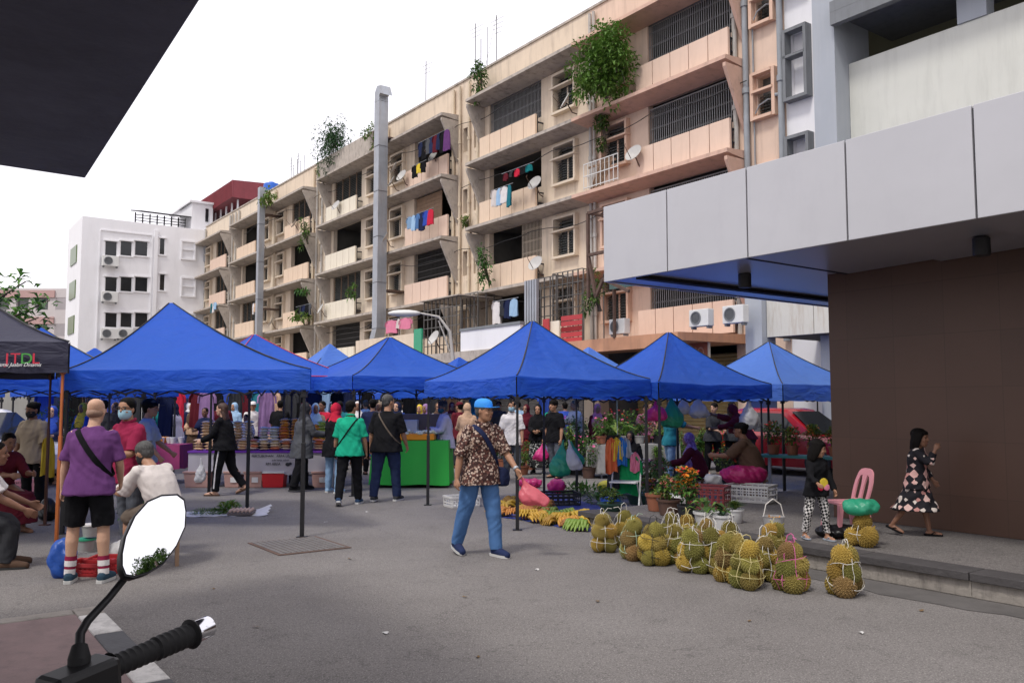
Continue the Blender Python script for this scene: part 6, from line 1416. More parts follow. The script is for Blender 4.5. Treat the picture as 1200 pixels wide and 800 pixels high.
person('man in lilac shirt, dark cap and mask standing at the sweet stall', gp(522, 568), 106, 1.64, 'brown', top=('lilac', 1.85, .16, .03, True), bottom=('brown_trouser', 1.97, .03), hair=('short', 'hair_grey'), hat=('kopiah', 'charcoal'), mask='mask_teal', arms=((20, 6, 75, 30), (20, 6, 80, 30)), shoes=('sandal', 'leather'), seed=14, head=(20, 4), **P0)
person('man in white polo and blue surgical mask facing the street', gp(600, 562), 174, 1.66, 'tan', top=('white', .95, .16, .025, True), bottom=('greypant', 1.97, .022), hair=('short', 'hair'), mask='mask_blue', legs=((4, 2, 4), (-4, 8, 4)), shoes=('sandal', 'sole' if False else 'beige'), seed=15, **P0)
person('woman in long black headscarf and black and white skirt', gp(631, 555), 170, 1.57, 'tan', 'f', scarf=('black', .34), top=('black', 1.9, .1, .03), robe=('batik', 1.85, .10), shoes=('shoe', 'charcoal'), arms=((20, 6, 60, 30), (20, 6, 60, 30)), seed=16, voxel=.011)
Jp = person('young man in black tee holding a pink carrier bag', gp(651, 560), 140, 1.68, 'tan', top=('black', .9, .12, .025), bottom=('greypant', 1.4, .035), hair=('thick', 'hair'), shoes=('sandal', 'black'), arms=((4, 8, 10, 0), (2, 8, 14, 0)), seed=17, **P0)
person('man in white tee behind the plants looking at his phone', gp(676, 548), 120, 1.68, 'tan', top=('white', .95, .1, .025), bottom=('charcoal', 1.97, .02), hair=('short', 'hair_grey'), arms=((30, 6, 60, 10), (30, 6, 60, 10)), seed=18, fingers=False, voxel=.012)
person('woman in black headscarf sitting behind the folding chair', gp(742, 566), 160, 1.55, 'dark', 'f', sit=.30, lean=18, slouch=14, legs=((80, 90, 6), (80, 90, 6)), scarf=('black', .38), top=('black', 1.9, .1, .04), robe=('black', 1.8, .1), seed=19, fingers=False, voxel=.012)
person('flower seller in purple headscarf and maroon tunic, sitting low', gz(820, 577), 72, 1.60, 'tan', 'f', sit=.26, fat=1.2, lean=10, slouch=14, legs=((84, 96, 8), (80, 92, 8)), arms=((40, 8, 40, 20), (40, 8, 40, 20)), scarf=('purplescarf', .30), top=('maroon', 1.9, .12, .03), bottom=('navy', 1.97, .04), seed=20, **P0)
person('heavy woman in brown top sitting with her back turned beside the pink sack', gz(884, 582), 66, 1.62, 'brown', 'f', sit=.28, fat=1.38, lean=12, slouch=10, legs=((84, 96, 10), (80, 92, 10)), arms=((48, 10, 40, 10), (44, 10, 44, 10)), top=('brown', 1.0, .12, .03), bottom=('charcoal', 1.97, .04), hair=('bun', 'hair'), hat=('cap', 'black'), seed=21, **P0)
person('person in dark red tunic bending forward under the tent with an arm raised', gz(880, 566), 74, 1.66, 'dark', 'f', lean=22, slouch=20, legs=((6, 4, 4), (-4, 4, 4)), arms=((60, 4, 20, 0), (96, 16, 10, 0)), top=('maroon', 1.6, .2, .03), bottom=('charcoal', 1.97, .03), scarf=('maroon', .2), head=(0, 20), seed=22, fingers=False, voxel=.012)
person('young woman in black tee with tied hair among the plants', gz(836, 556), 200, 1.62, 'light', 'f', top=('charcoal', .95, .12, .02), bottom=('black', 1.97, .02), hair=('bun', 'hair'), head=(-60, 8), arms=((20, 6, 60, 20), (20, 6, 60, 20)), seed=23, fingers=False, voxel=.012)
person('young man in dark green tee with a neck mask among the plants', gz(860, 556), 160, 1.64, 'tan', top=('darkgrey', .95, .12, .02), bottom=('black', 1.97, .02), hair=('short', 'hair'), head=(50, 14), arms=((20, 6, 50, 20), (20, 6, 50, 20)), seed=24, fingers=False, voxel=.012)
person('woman in pale jeans standing behind the hanging towels', gz(786, 566), -80, 1.6, 'tan', 'f', top=('teal', .9, .1, .02), bottom=('jeans_pale', 1.97, .015), hair=('long', 'hair'), arms=((60, 10, 20, 0), (60, 10, 20, 0)), seed=25, fingers=False, voxel=.012)
Jg = person('small girl in black top and houndstooth leggings at the kerb', gz(958, 632), 194, 1.0, 'tan', 'f', hs=1.32, fat=.92, top=('black', 1.9, .14, .018), bottom=('check', 1.85, .014), hair=('bob', 'hair'), legs=((8, 4, 5), (-4, 10, 8)), arms=((8, 12, 20, 0), (26, 14, 40, 0)), head=(52, 12), shoes=('sandal', 'greytee'), seed=26, voxel=.007)
pm_ = MB()
for i, (x, z, r_) in enumerate(((0, .02, .05), (-.035, -.025, .035), (.035, -.025, .035))): pm_.ell((x, 0, z), (r_, .006, r_), 12, 8, i)
pr_ = pm_.build('print', [CL['yellow'], CL['pink'], CL['red']], Jg['e'], (Jg['pel'].x-.02, Jg['pel'].y+.105, Jg['pel'].z+.035), smooth=60)
person('small girl in black dress with pink squares walking along the brown wall', gz(1076, 627), 232, 1.11, 'brown', 'f', hs=1.28, fat=.92, top=('dress', 1.7, .14, .03), robe=('dress', 1.30, .13), hair=('bob', 'hair'), legs=((12, 4, 3), (-16, 20, 3)), toes=(0, 20), arms=((6, 12, 30, 0), (50, 16, 112, 0)), head=(-8, 4), shoes=('sandal', 'black'), seed=27, voxel=.007)
# the crowd farther up the street: each figure is its own, dressed differently
crowd = [  # px, feet y, heading, H, sex, top, bottom or skirt, head, words
 (500, 548, 150, 1.58, 'f', 'black', 'black', ('s', 'lavender'), 'woman in lavender headscarf behind the sweet stall'),
 (492, 545, 170, 1.56, 'f', 'lilac', 'black', ('s', 'yellow'), 'woman in yellow headscarf behind the sweet stall'),
 (513, 546, 190, 1.62, 'f', 'white', 'black', ('s', 'brown'), 'woman in dark brown headscarf behind the sweet stall'),
 (548, 556, 20, 1.60, 'f', 'peach', 'brown', ('s', 'peach'), 'woman in sand headscarf seen beyond the lilac-shirted man'),
 (540, 548, 40, 1.64, 'm', 'maroon', 'charcoal', ('h', 'maroon'), 'man with a maroon cap beyond the lilac-shirted man'),
 (436, 556, 10, 1.70, 'm', 'navy', 'black', ('h', 'black'), 'man in navy jacket and black cap between two walking men'),
 (378, 552, 160, 1.66, 'm', 'red', 'charcoal', ('a', 'hair'), 'man in red shirt behind the grey-jacketed woman'),
 (368, 556, 200, 1.60, 'f', 'peach', 'beige', ('s', 'lightblue'), 'woman in pale blue headscarf behind the grey-jacketed woman'),
 (398, 550, 30, 1.66, 'm', 'teal', 'charcoal', ('a', 'hair'), 'man in teal shirt behind the red headscarf'),
 (240, 552, 170, 1.5, 'f', 'navy', 'black', ('a', 'hair'), 'stallholder with dark hair behind the brown packets'),
 (288, 556, 180, 1.36, 'f', 'white', 'red', ('a', 'hair'), 'child in red and white behind the snack stall'),
 (258, 544, 20, 1.70, 'm', 'maroon', 'black', ('a', 'hair'), 'man in maroon tee with his back to the snack stall'),
 (275, 540, 160, 1.62, 'f', 'lightblue', 'navy', ('s', 'lightblue'), 'woman in sky blue headscarf deep under the large tent'),
 (295, 542, 200, 1.66, 'm', 'white', 'black', ('h', 'white'), 'man in white cap deep under the large tent'),
 (312, 540, 40, 1.64, 'f', 'charcoal', 'black', ('s', 'charcoal'), 'woman in charcoal headscarf deep under the large tent'),
 (205, 548, 80, 1.6, 'f', 'lilac', 'lilac', ('s', 'navy'), 'woman in pale lilac dress and navy headscarf serving at the pink stall'),
 (190, 540, 200, 1.65, 'm', 'greenblue', 'black', ('a', 'hair'), 'man in dark teal shirt behind the pink stall'),
 (226, 538, 150, 1.6, 'f', 'peach', 'brown', ('s', 'brown'), 'woman in peach tunic behind the pink stall'),
 (120, 560, 30, 1.68, 'm', 'charcoal', 'black', ('a', 'hair'), 'man in charcoal shirt behind the bald man'),
 (135, 548, 160, 1.62, 'f', 'brown', 'brown', ('s', 'brown'), 'woman in brown headscarf behind the magenta polo'),
 (96, 552, 170, 1.60, 'f', 'bluecloth', 'navy', ('s', 'yellow'), 'woman in blue tunic near the orange tent leg'),
 (60, 566, 185, 1.55, 'f', 'navy', 'navy', ('s', 'bluecloth'), 'woman in royal blue headscarf near the white car'),
 (327, 546, 10, 1.68, 'm', 'black', 'black', ('a', 'hair'), 'man in black seen between tent legs'),
 (345, 542, 170, 1.62, 'f', 'red', 'maroon', ('s', 'red'), 'woman in crimson headscarf behind the grey jacket'),
 (418, 545, 190, 1.64, 'f', 'white', 'charcoal', ('s', 'white'), 'woman in white headscarf beyond the green polo'),
 (466, 548, 160, 1.63, 'f', 'bluecloth', 'navy', ('s', 'navy'), 'woman in blue with navy headscarf beyond the black tee'),
 (428, 538, 20, 1.70, 'm', 'lightblue', 'jeans', ('a', 'hair_grey'), 'man in sky blue shirt deep in the market lane'),
 (560, 540, 30, 1.62, 'f', 'teal', 'black', ('s', 'teal'), 'woman in teal headscarf behind the blue cap'),
 (585, 538, 170, 1.66, 'm', 'darkgrey', 'black', ('a', 'hair'), 'man in dark grey shirt behind the white polo'),
 (618, 545, 150, 1.56, 'f', 'maroon', 'maroon', ('s', 'maroon'), 'woman in maroon headscarf behind the white polo'),
 (663, 540, 10, 1.64, 'm', 'bluecloth', 'jeans_dark', ('a', 'hair'), 'man in royal blue shirt behind the black-shirted youth'),
 (700, 548, 185, 1.58, 'f', 'maroon', 'black', ('s', 'pink'), 'woman in maroon bending among potted flowers'),
 (757, 545, 175, 1.58, 'm', 'pink', 'charcoal', ('a', 'hair'), 'person in pink shirt half hidden by potted plants'),
 (222, 536, 60, 1.63, 'f', 'navy', 'navy', ('s', 'white'), 'woman in navy with white headscarf deep under the large tent'),
 (248, 533, 10, 1.68, 'm', 'charcoal', 'black', ('a', 'hair_grey'), 'grey-haired man in charcoal deep under the large tent'),
 (305, 532, 190, 1.62, 'f', 'lavender', 'black', ('s', 'purple'), 'woman in lavender tunic and purple headscarf under the large tent'),
 (334, 534, 160, 1.60, 'f', 'beige', 'brown', ('s', 'beige'), 'woman all in beige under the large tent'),
 (352, 531, 20, 1.70, 'm', 'jeans', 'black', ('h', 'red'), 'man in denim shirt and red cap deep in the lane'),
 (388, 533, 200, 1.62, 'f', 'pink', 'navy', ('s', 'navy'), 'woman in pink tunic and navy headscarf deep in the lane'),
 (408, 531, 350, 1.68, 'm', 'maroon', 'black', ('a', 'hair'), 'man in maroon shirt deep in the lane behind the green polo'),
 (444, 534, 170, 1.60, 'f', 'charcoal', 'black', ('s', 'peach'), 'woman in charcoal with peach headscarf behind the black tee'),
 (475, 536, 30, 1.66, 'm', 'white', 'navy', ('a', 'hair'), 'man in white shirt beyond the sweet stall'),
 (529, 538, 190, 1.62, 'f', 'peach', 'maroon', ('s', 'maroon'), 'woman in peach tunic and maroon headscarf beyond the sweet stall'),
 (572, 535, 160, 1.60, 'f', 'beige', 'navy', ('s', 'lightblue'), 'woman in beige with sky blue headscarf beyond the striding man'),
 (608, 534, 20, 1.66, 'm', 'lightblue', 'jeans_dark', ('a', 'hair'), 'man in pale blue shirt by the grey shutter'),
 (646, 536, 190, 1.60, 'f', 'green', 'black', ('s', 'charcoal'), 'woman in green tunic by the grey shutter'),
 (150, 540, 20, 1.64, 'f', 'jeans_pale', 'navy', ('s', 'teal'), 'woman in pale blue with teal headscarf behind the magenta polo'),
 (108, 545, 200, 1.62, 'f', 'charcoal', 'black', ('s', 'white'), 'woman in charcoal with white headscarf behind the bald man'),
 (764, 538, 160, 1.62, 'm', 'charcoal', 'black', ('a', 'hair'), 'man in dark shirt by the yellow shutter'),
]
for i, (px, py, hd, H, sx, tp, bt, hd_, words_) in enumerate(crowd):
    kw = dict(H=H, sex=sx, skin=RN.choice(['tan', 'tan', 'light', 'brown']), fat=RN.uniform(.95, 1.2), voxel=.016, fingers=False, seed=40+i, group='shoppers in the crowded lane',
              legs=((RN.uniform(0, 12), 6, 4), (RN.uniform(-12, 0), 8, 4)), arms=((RN.uniform(0, 30), 8, RN.uniform(10, 70), 15), (RN.uniform(0, 30), 8, RN.uniform(10, 70), 15)), top=(tp, 1.9 if hd_[0] == 's' else .9, .16, .03))
    if hd_[0] == 's': kw['scarf'] = (hd_[1], .2); kw['robe'] = (bt, 1.8, .09)
    else:
        kw['bottom'] = (bt, 1.97, .02); kw['shoes'] = ('sandal', 'black'); kw['hair'] = ('short', hd_[1] if hd_[0] == 'a' else 'hair')
        if hd_[0] == 'h': kw['hat'] = ('cap', hd_[1])
    person(words_, gp(px, py), hd, **kw)
flush_blobs()
# ---------------------------------------------------------------- straps and bags
for J_, m_, lb_, kw_ in SL: sling(J_, m_, lb_, **kw_)
def plastic(name, col, tr=.35): return mat(name, col, .35, .12, 10, .5, 18, spec=.5, trans=tr)
BG = {k: plastic(k+'_carrier_bag', c) for k, c in {'pink': (.75, .05, .28), 'red': (.72, .16, .20), 'green': (.04, .38, .22), 'white': (.66, .66, .66), 'lilac': (.5, .42, .7), 'blue': (.03, .12, .5), 'magenta': (.55, .03, .18), 'yellow': (.75, .66, .05), 'black': (.012, .012, .014)}.items()}
def carrier(top, label, col, w, h, lean=(0, 0), seed=0, fill=.6, cat='bag'):
    """bag hung from the point top; lean moves its bottom sideways"""
    t = tag(bpy.data.objects.new('carrier_bag', None), label, cat); C.objects.link(t); t.location = top
    m = MB(); L_ = Vector((lean[0], lean[1], -h)); r_ = random.Random(seed); rings = []
    for f, k in ((0, .10), (.12, .14), (.28, .32), (.48, .66), (.68, .95), (.86, 1.0), (.97, .82), (1.02, .45)):
        c = L_*f; a0 = r_.uniform(-.1, .1)
        rings.append([c+Vector((math.cos(a)*w/2*k, math.sin(a)*w/2*k*fill, .02*math.sin(a*3+seed)*k)) for a in [2*math.pi*i/18+a0 for i in range(18)]])
    m.loft(rings[::-1]); blob('bag', m, .011, BG[col], t, 2, .007, seed); return t
wh = walker['world'](walker['wri'][-1]+walker['hnd'][-1]*.11)
carrier(wh+Vector((.0, 0, .01)), 'translucent red carrier bag swinging from the striding man\'s hand', 'red', .30, .29, (.16, -.02), 1, .5)
jh = Jp['world'](Jp['wri'][1]+Jp['hnd'][1]*.1); jl = Jp['world'](Jp['wri'][-1]+Jp['hnd'][-1]*.1)
pb_ = min((jh, jl), key=lambda v: v.x)
carrier(pb_, 'bright pink carrier bag in the hand of the black-shirted youth', 'pink', .36, .36, (-.05, 0), 2, .7)
carrier(pb_+Vector((.05, .05, 0)), 'lilac carrier bag behind the bright pink one', 'lilac', .22, .3, (.06, .1), 3)
q = atY(660, 515, 13.1)
carrier(q, 'green carrier bag hung at the tent leg in front of the tall shrub', 'green', .36, .55, (-.06, 0), 4, .7); carrier(q+Vector((.08, -.05, 0)), 'white carrier bag hung between two green ones', 'white', .26, .45, (.10, 0), 5); carrier(q+Vector((.12, .1, -.02)), 'smaller green carrier bag hung behind the white one', 'green', .24, .36, (.12, .05), 6)
carrier(atY(769, 468, 13.0), 'pink carrier bags knotted to the tent leg', 'pink', .34, .32, (0, 0), 7); carrier(atY(787, 462, 13.2), 'bunch of green carrier bags under the tent edge', 'green', .38, .50, (0, 0), 8, .9)
carrier(atY(801, 462, 13.3), 'pale bag hung beside the green bunch', 'white', .22, .3, (0, 0), 9); carrier(atY(816, 462, 13.5), 'white bag spread under the tent edge', 'white', .34, .36, (.05, 0), 10); carrier(atY(877, 466, 13.9), 'bundle of white bags hung above the dark red tunic', 'white', .36, .5, (.02, 0), 11, .9)
def heap(px, py, label, col, rx, ry, rz_, z=0, seed=0, cat='bag', p=None, name='carrier_bag'):
    t = tag(bpy.data.objects.new(name, None), label, cat); C.objects.link(t); p = p or gz(px, py); t.location = (p.x, p.y, p.z+z)
    m = MB(); r_ = random.Random(seed)
    m.ell((0, 0, rz_*.9), (rx, ry, rz_), 18, 12)
    for i in range(5): a = r_.uniform(0, 6.28); m.ell((math.cos(a)*rx*.55, math.sin(a)*ry*.55, rz_*r_.uniform(.7, 1.3)), (rx*.45, ry*.45, rz_*.6), 12, 8)
    blob('bag', m, .011, BG[col], t, 1, .010, seed); return t
heap(652, 577, 'knotted pink bag on the mat behind the black basket', 'pink', .17, .14, .13, seed=1); heap(621, 571, 'crumpled magenta cloth bag lying behind the bananas', 'magenta', .24, .16, .09, seed=2)
heap(711, 578, 'yellow bag among the vegetables', 'yellow', .17, .14, .12, seed=3); heap(872, 583, 'big crumpled pink sack lying over the white crate', 'magenta', .36, .28, .15, z=.2, seed=4); heap(836, 590, 'white bag in the dark red crate', 'white', .12, .1, .07, z=.28, seed=5)
p = db_.location; heap(0, 0, 'crumpled green bag lying on the small durian bundle', 'green', .17, .13, .085, p=Vector((p.x, p.y, p.z+.30)), seed=6)
heap(985, 629, 'black bin bag under the pink chair', 'black', .26, .18, .07, seed=7); heap(73, 676, 'blue carrier bag standing by the bald man\'s feet', 'blue', .13, .11, .19, seed=8); heap(150, 660, 'white sack in front of the sitting man', 'white', .18, .14, .13, seed=9)
heap(790, 598, 'white bag behind the orange flowers', 'white', .16, .12, .12, seed=10); heap(792, 578, 'white shopping bag by the pale jeans', 'white', .13, .1, .14, seed=11)
for (px, py, z, lb, c) in ((100, 664, .16, 'clear tub with green lid on the small red crate', 'green'), (105, 664, .3, 'white tub on top of the green-lidded one', 'white'), (107, 660, .12, 'grey tub inside the red crate', 'white')):
    p = gp(px, py); t = thing('food_tub', lb, 'tub', (p.x, p.y, z)); MB().lathe([(.07, 0), (.085, .1), (.09, .102), (.001, .104)], 14).build('tub', mat('clear_tub', (.5, .52, .5), .2, .1, 5, trans=.4), t, smooth=40); MB().lathe([(.001, .1045), (.093, .105), (.093, .122), (.001, .124)], 14).build('lid', PL[c], t, smooth=40)
# low stools under the people who sit
for px, py, hz, lb in ((192, 662, .44, 'low wooden stool under the hunched man in white'), (-46, 668, .40, 'stool under the man at the frame edge'), (-6, 622, .42, 'stool under the woman in the maroon dress'), (742, 566, .28, 'low stool under the woman in the black headscarf'), (820, 577, .24, 'low stool under the purple headscarf seller'), (884, 582, .26, 'low stool under the woman in the brown top')):
    p = gz(px, py); st_ = thing('stool', lb, 'stool', p, .4); MB().box(-.16, .16, -.13, .13, hz-.03, hz).build('seat', M['wood'], st_, bevel=.006)
    for x in (-.12, .12):
        for y in (-.09, .09): MB().box(x-.018, x+.018, y-.018, y+.018, 0, hz-.031).build('leg', M['wood'], st_)
# ---------------------------------------------------------------- cloths on hangers
def garment(name, p, w, h, m, label, cat, rz=0, seed=0, sleeves=False, group=None, parent=None):
    r_ = random.Random(seed); mb = MB(); n, k = 12, 10
    for sg in (1, -1):
        g = []
        for j in range(k+1):
            f = j/k; row = []
            for i in range(n+1):
                u = i/n-.5; ww = w*(1-.28*math.exp(-f*7)+.06*f); y = sg*(.012+.02*f)+.02*f*math.sin(u*14+seed)+.012*math.sin(u*25+seed*2+f*4)
                row.append((u*ww, y, -f*h+.02*math.sin(u*6+seed)*f+(.04*(abs(u)-.5)*-1 if False else -abs(u)*.10*math.exp(-f*4))))
            g.append(row)
        fs = [(j*(n+1)+i, j*(n+1)+i+1, (j+1)*(n+1)+i+1, (j+1)*(n+1)+i) for j in range(k) for i in range(n)]
        mb.add([q for r in g for q in r], fs)
    if sleeves:
        for sd in (-1, 1): mb.tube([(sd*w*.36, 0, -.06), (sd*w*.55, 0, -.16), (sd*w*.58, 0, -.32)], [.06, .055, .05], 8, flat=.5)
    o = mb.build(name, m, parent, p, rz, smooth=60)
    if label: tag(o, label, cat, group)
    return o
tw = atY(724, 512, 12.6)
for i, (dx, c, h, lb) in enumerate(((-.10, cloth('towel_orange', (.62, .15, .06)), .52, 'orange towel hanging under the tent'), (-.02, CL['yellow'], .34, 'yellow towel hanging between the orange and blue ones'), (.06, cloth('towel_blue', (.03, .16, .5)), .42, 'blue towel hanging beside the yellow one'), (.12, CL['greytee'], .3, 'pale grey towel at the end of the towel hanger'))):
    garment('towel', tw+Vector((dx, .03*i, 0)), .17, h, c, lb, 'towel', .3, i)
tag(MB().tube([tw+Vector((0, .04, .03)), tw+Vector((0, .06, .55))], .006, 5).build('hanging_string', STR['green']), 'thin green cord that holds the towels', 'cord')
hg = [(70, 22, 'navy'), (52, 20, 'bluecloth'), (88, 23, 'black'), (112, 24, 'navy'), (178, 25, 'maroon'), (243, 22, 'lavender'), (232, 22.5, 'maroon'), (313, 22, 'lavender'), (321, 22.5, 'peach'), (331, 24, 'navy'), (341, 22.5, 'charcoal'), (347, 23, 'black'), (303, 24, 'teal'), (207, 23, 'red'), (215, 26, 'peach'), (150, 26, 'bluecloth'), (265, 27, 'bluecloth'), (285, 27, 'maroon'), (560, 24, 'teal'), (638, 26, 'bluecloth'), (355, 26, 'maroon'), (382, 27, 'lightblue'), (408, 27, 'navy'), (480, 25, 'black'), (505, 26, 'charcoal'), (530, 26, 'brown'), (160, 22, 'charcoal'), (130, 22, 'bluecloth'), (100, 26, 'brown'), (195, 21, 'navy'), (222, 27, 'navy'), (252, 25, 'black'), (276, 24, 'charcoal'), (368, 25, 'navy'), (395, 25, 'black'), (430, 27, 'black'), (455, 26, 'charcoal')]
wd = {'bluecloth': 'royal blue', 'lightblue': 'sky blue'}
for i, (px, Y, c) in enumerate(hg):
    p = atY(px, 458, Y); wr_ = wd.get(c, c); garment('hanging_garment', (p.x, p.y, min(p.z, 2.0)), .40, .95+.2*(i % 3), CL[c], f'{wr_} garment on a hanger among the clothes for sale in the lane', 'garment', RN.uniform(-.6, .6), i, True, f'{wr_} garments hung for sale in the lane')
# clothes over the folding chair
q = Matrix.Translation(fcp) @ Matrix.Rotation(-.35, 4, 'Z')
garment('jacket', q @ Vector((.02, .14, .88)), .34, .62, cloth('green_jacket', (.012, .26, .085)), 'green jacket hung over the folding chair', 'jacket', -.35, 2, True); garment('bag', q @ Vector((-.2, .12, .80)), .2, .45, CL['charcoal'], 'grey bag hung at the side of the folding chair', 'bag', -.5, 3)
garment('scarf', q @ Vector((.13, .11, .9)), .14, .3, CL['salmon' if False else 'pink'], 'pink cloth on the corner of the folding chair', 'cloth', -.3, 5)
# cloth print of the tracksuit woman's bag
carrier(atY(236, 536, 15.0), 'thin white bag in the hand of the tracksuit woman', 'white', .20, .42, (-.02, 0), 14, .6)
flush_blobs()

# ================================================================ WHAT HANGS AND STANDS ON THE FACADES
def dish(px, py, t, label, r=.35, yaw=0, arm=True):
    p = onT(px, py, t); o = thing('satellite_dish', label, 'satellite dish', p, SROT+yaw, 'satellite dishes on the terrace')
    MM = Matrix.Rotation(rad(62), 4, 'X')
    MB().lathe([(.001, -.06), (r*.5, -.03), (r, .05), (r*1.0, .062), (r*.5, -.015), (.001, -.045)], 20, M=MM).build('bowl', mat('pale_grey_dish', (.46, .45, .43), .6, .12, 4), o, smooth=50)
    MB().tube([MM @ Vector((0, -r*.8, .05)), MM @ Vector((0, -.1, .55)), MM @ Vector((0, 0, .55))], .014, 5).tube([(0, .04, -.06), (.05, .25, -.45), (.05, .45, -.5)], .025, 6).build('mount', M['rust'], o)
for a in [(743, 180, 21.3, 'dish on the salmon ledge beside the lattice balcony'), (663, 119, 20.9, 'dish at the ledge end under the creeper'), (627, 215, 21.4, 'dish on the cream balcony with teal towels'), (628, 309, 21.3, 'dish on the lowest cream balcony'), (508, 183, 21.4, 'dish beside the dark laundry'), (471, 206, 21.2, 'upper dish of the cluster at the tall duct'), (459, 213, 21.2, 'lower dish of the cluster at the tall duct'), (462, 197, 21.3, 'small dish above the cluster at the tall duct'), (452, 279, 20.8, 'dish low on the tall duct side'), (394, 241, 21.3, 'dish at the pale balcony left of the tall duct'), (308, 284, 21.3, 'dish near the thin duct'), (376, 362, 21.2, 'dish beside the lower dark laundry'), (318, 377, 21.2, 'dish at the low cream balcony far along'), (345, 262, 21.3, 'dish far along the upper balconies')]: dish(*a, yaw=RN.uniform(-.5, .3))
dish(509, 396, 18.9, 'dish on the shop canopy beside the street lamp')
def aircon(px, py, t, label, rz=SROT, P=None):
    p = P or onT(px, py, t); p = p if P else Vector((p.x, p.y, 3.84)); o = thing('air_conditioner', label, 'air conditioner', p, rz); o.scale = (.86,)*3
    MB().box(-.42, .42, -.15, .15, 0, .58).build('casing', M['white_metal'], o, bevel=.02)
    MB().lathe([(.23, 0), (.23, .02), (.19, .02), (.19, 0)], 20, M=Matrix.Translation((-.12, -.152, .29)) @ Matrix.Rotation(math.pi/2, 4, 'X')).lathe([(.185, .001), (.001, .002)], 20, M=Matrix.Translation((-.12, -.150, .29)) @ Matrix.Rotation(math.pi/2, 4, 'X')).build('fan_grille', M['grey_dark'], o)
    for x in (-.34, .34): MB().box(x-.04, x+.04, -.1, .1, -.08, -.002).build('bracket', M['grey_dark'], o)
aircon(726, 384, 18.9, 'outdoor unit on the orange canopy beside the pipes'); aircon(822, 374, 18.9, 'first outdoor unit on the orange canopy near the pillar'); aircon(862, 371, 18.9, 'second outdoor unit on the orange canopy near the pillar')
for px, py, lb in ((129, 312, 'outdoor unit below the upper windows of the white building'), (128, 354, 'outdoor unit below the middle windows of the white building'), (127, 397, 'first outdoor unit below the lower windows of the white building'), (146, 397, 'second outdoor unit below the lower windows of the white building')):
    aircon(0, 0, 0, lb, SROT+math.pi/2*0, P=onS(px, py, FS-.4)); o = bpy.context.scene.objects[-1] if False else None
for o in [o for o in SC.objects if o.name.startswith('air_conditioner') and st(o.location)[0] > 70]: o.rotation_euler.z = SROT+math.pi/2; o.scale = (1.5,)*3
def laundry(px, py, t, items, label, w=.45, h=.8, step=.42):
    p = onT(px, py, t); o = thing('washing_line', label, 'laundry', p, SROT); n = len(items); W_ = step*n
    MB().tube([(-W_/2-.1, 0, .03), (W_/2+.1, 0, .03)], .012, 5).build('rail', M['galv'], o)
    for i, c in enumerate(items): garment('garment', (-W_/2+step*(i+.5), 0, .02), w, h*RN.uniform(.7, 1.15), CL[c], None, None, RN.uniform(-.3, .3), i+int(px), i % 2 == 0, None, o)
laundry(508, 160, 20.95, ['navy', 'black', 'greyjacket', 'jeans_dark', 'maroon', 'navy', 'black', 'purple'], 'row of dark clothes at the top peach balcony', .4, .95, .36); laundry(491, 192, 20.9, ['black', 'yellow', 'black'], 'three dark and yellow pieces under the dark row', .35, .6)
laundry(492, 250, 20.85, ['jeans_pale', 'lightblue', 'jeans', 'navy', 'bluecloth', 'red'], 'row of blue clothes at the middle peach balcony', .45, .9, .42); laundry(588, 220, 20.8, ['offwhite', 'lightblue', 'white', 'teal'], 'white and teal towels at a cream balcony', .36, .95, .36); laundry(606, 198, 20.9, ['maroon', 'charcoal', 'red', 'black', 'greenblue'], 'short dark pieces above the teal towels', .3, .35)
laundry(356, 358, 20.9, ['black', 'charcoal', 'navy', 'black', 'greyjacket'], 'dark clothes at a far cream balcony', .5, .9, .5); laundry(592, 352, 19.6, ['white', 'charcoal', 'navy', 'lightblue'], 'shirts above the white terrace wall', .4, .8, .4); laundry(467, 374, 19.4, ['pink', 'offwhite', 'pink'], 'pale pink sheets over the low cream wall', .8, .6, .7)
laundry(250, 355, 20.9, ['teal', 'white', 'lightblue'], 'pale clothes on the farthest block', .5, .8, .5); laundry(300, 355, 20.9, ['white', 'peach', 'white'], 'white pieces at a balcony by the thin duct', .5, .8, .5)
# terrace walls and cages on the shop canopy
def onC(px, py, t): p = onT(px, py, t); return -st(p)[0], p.z
fw_ = thing('terrace_wall', 'white parapet wall on the shop canopy', 'wall', (0, 0, 0), SROT); x0, z0 = onC(541, 401, 18.75); x1, _ = onC(611, 390, 18.75)
MB().box(x0, x1, 18.7, 18.85, 3.72, 4.55).build('wall', M['white_wall'], fw_); MB().box(x0-.03, x1+.03, 18.66, 18.89, 4.551, 4.66).build('coping', M['grey_dark'], fw_)
fw_ = thing('terrace_wall', 'cream parapet wall on the shop canopy under the pink sheets', 'wall', (0, 0, 0), SROT); x0, _ = onC(418, 400, 18.75); x1, _ = onC(488, 390, 18.75)
MB().box(x0, x1, 18.7, 18.85, 3.72, 4.75).build('wall', M['cream'], fw_); MB().box(x1+.02, x1+.7, 18.6, 18.68, 3.72, 4.9).build('green_panel', PL['green'], fw_)
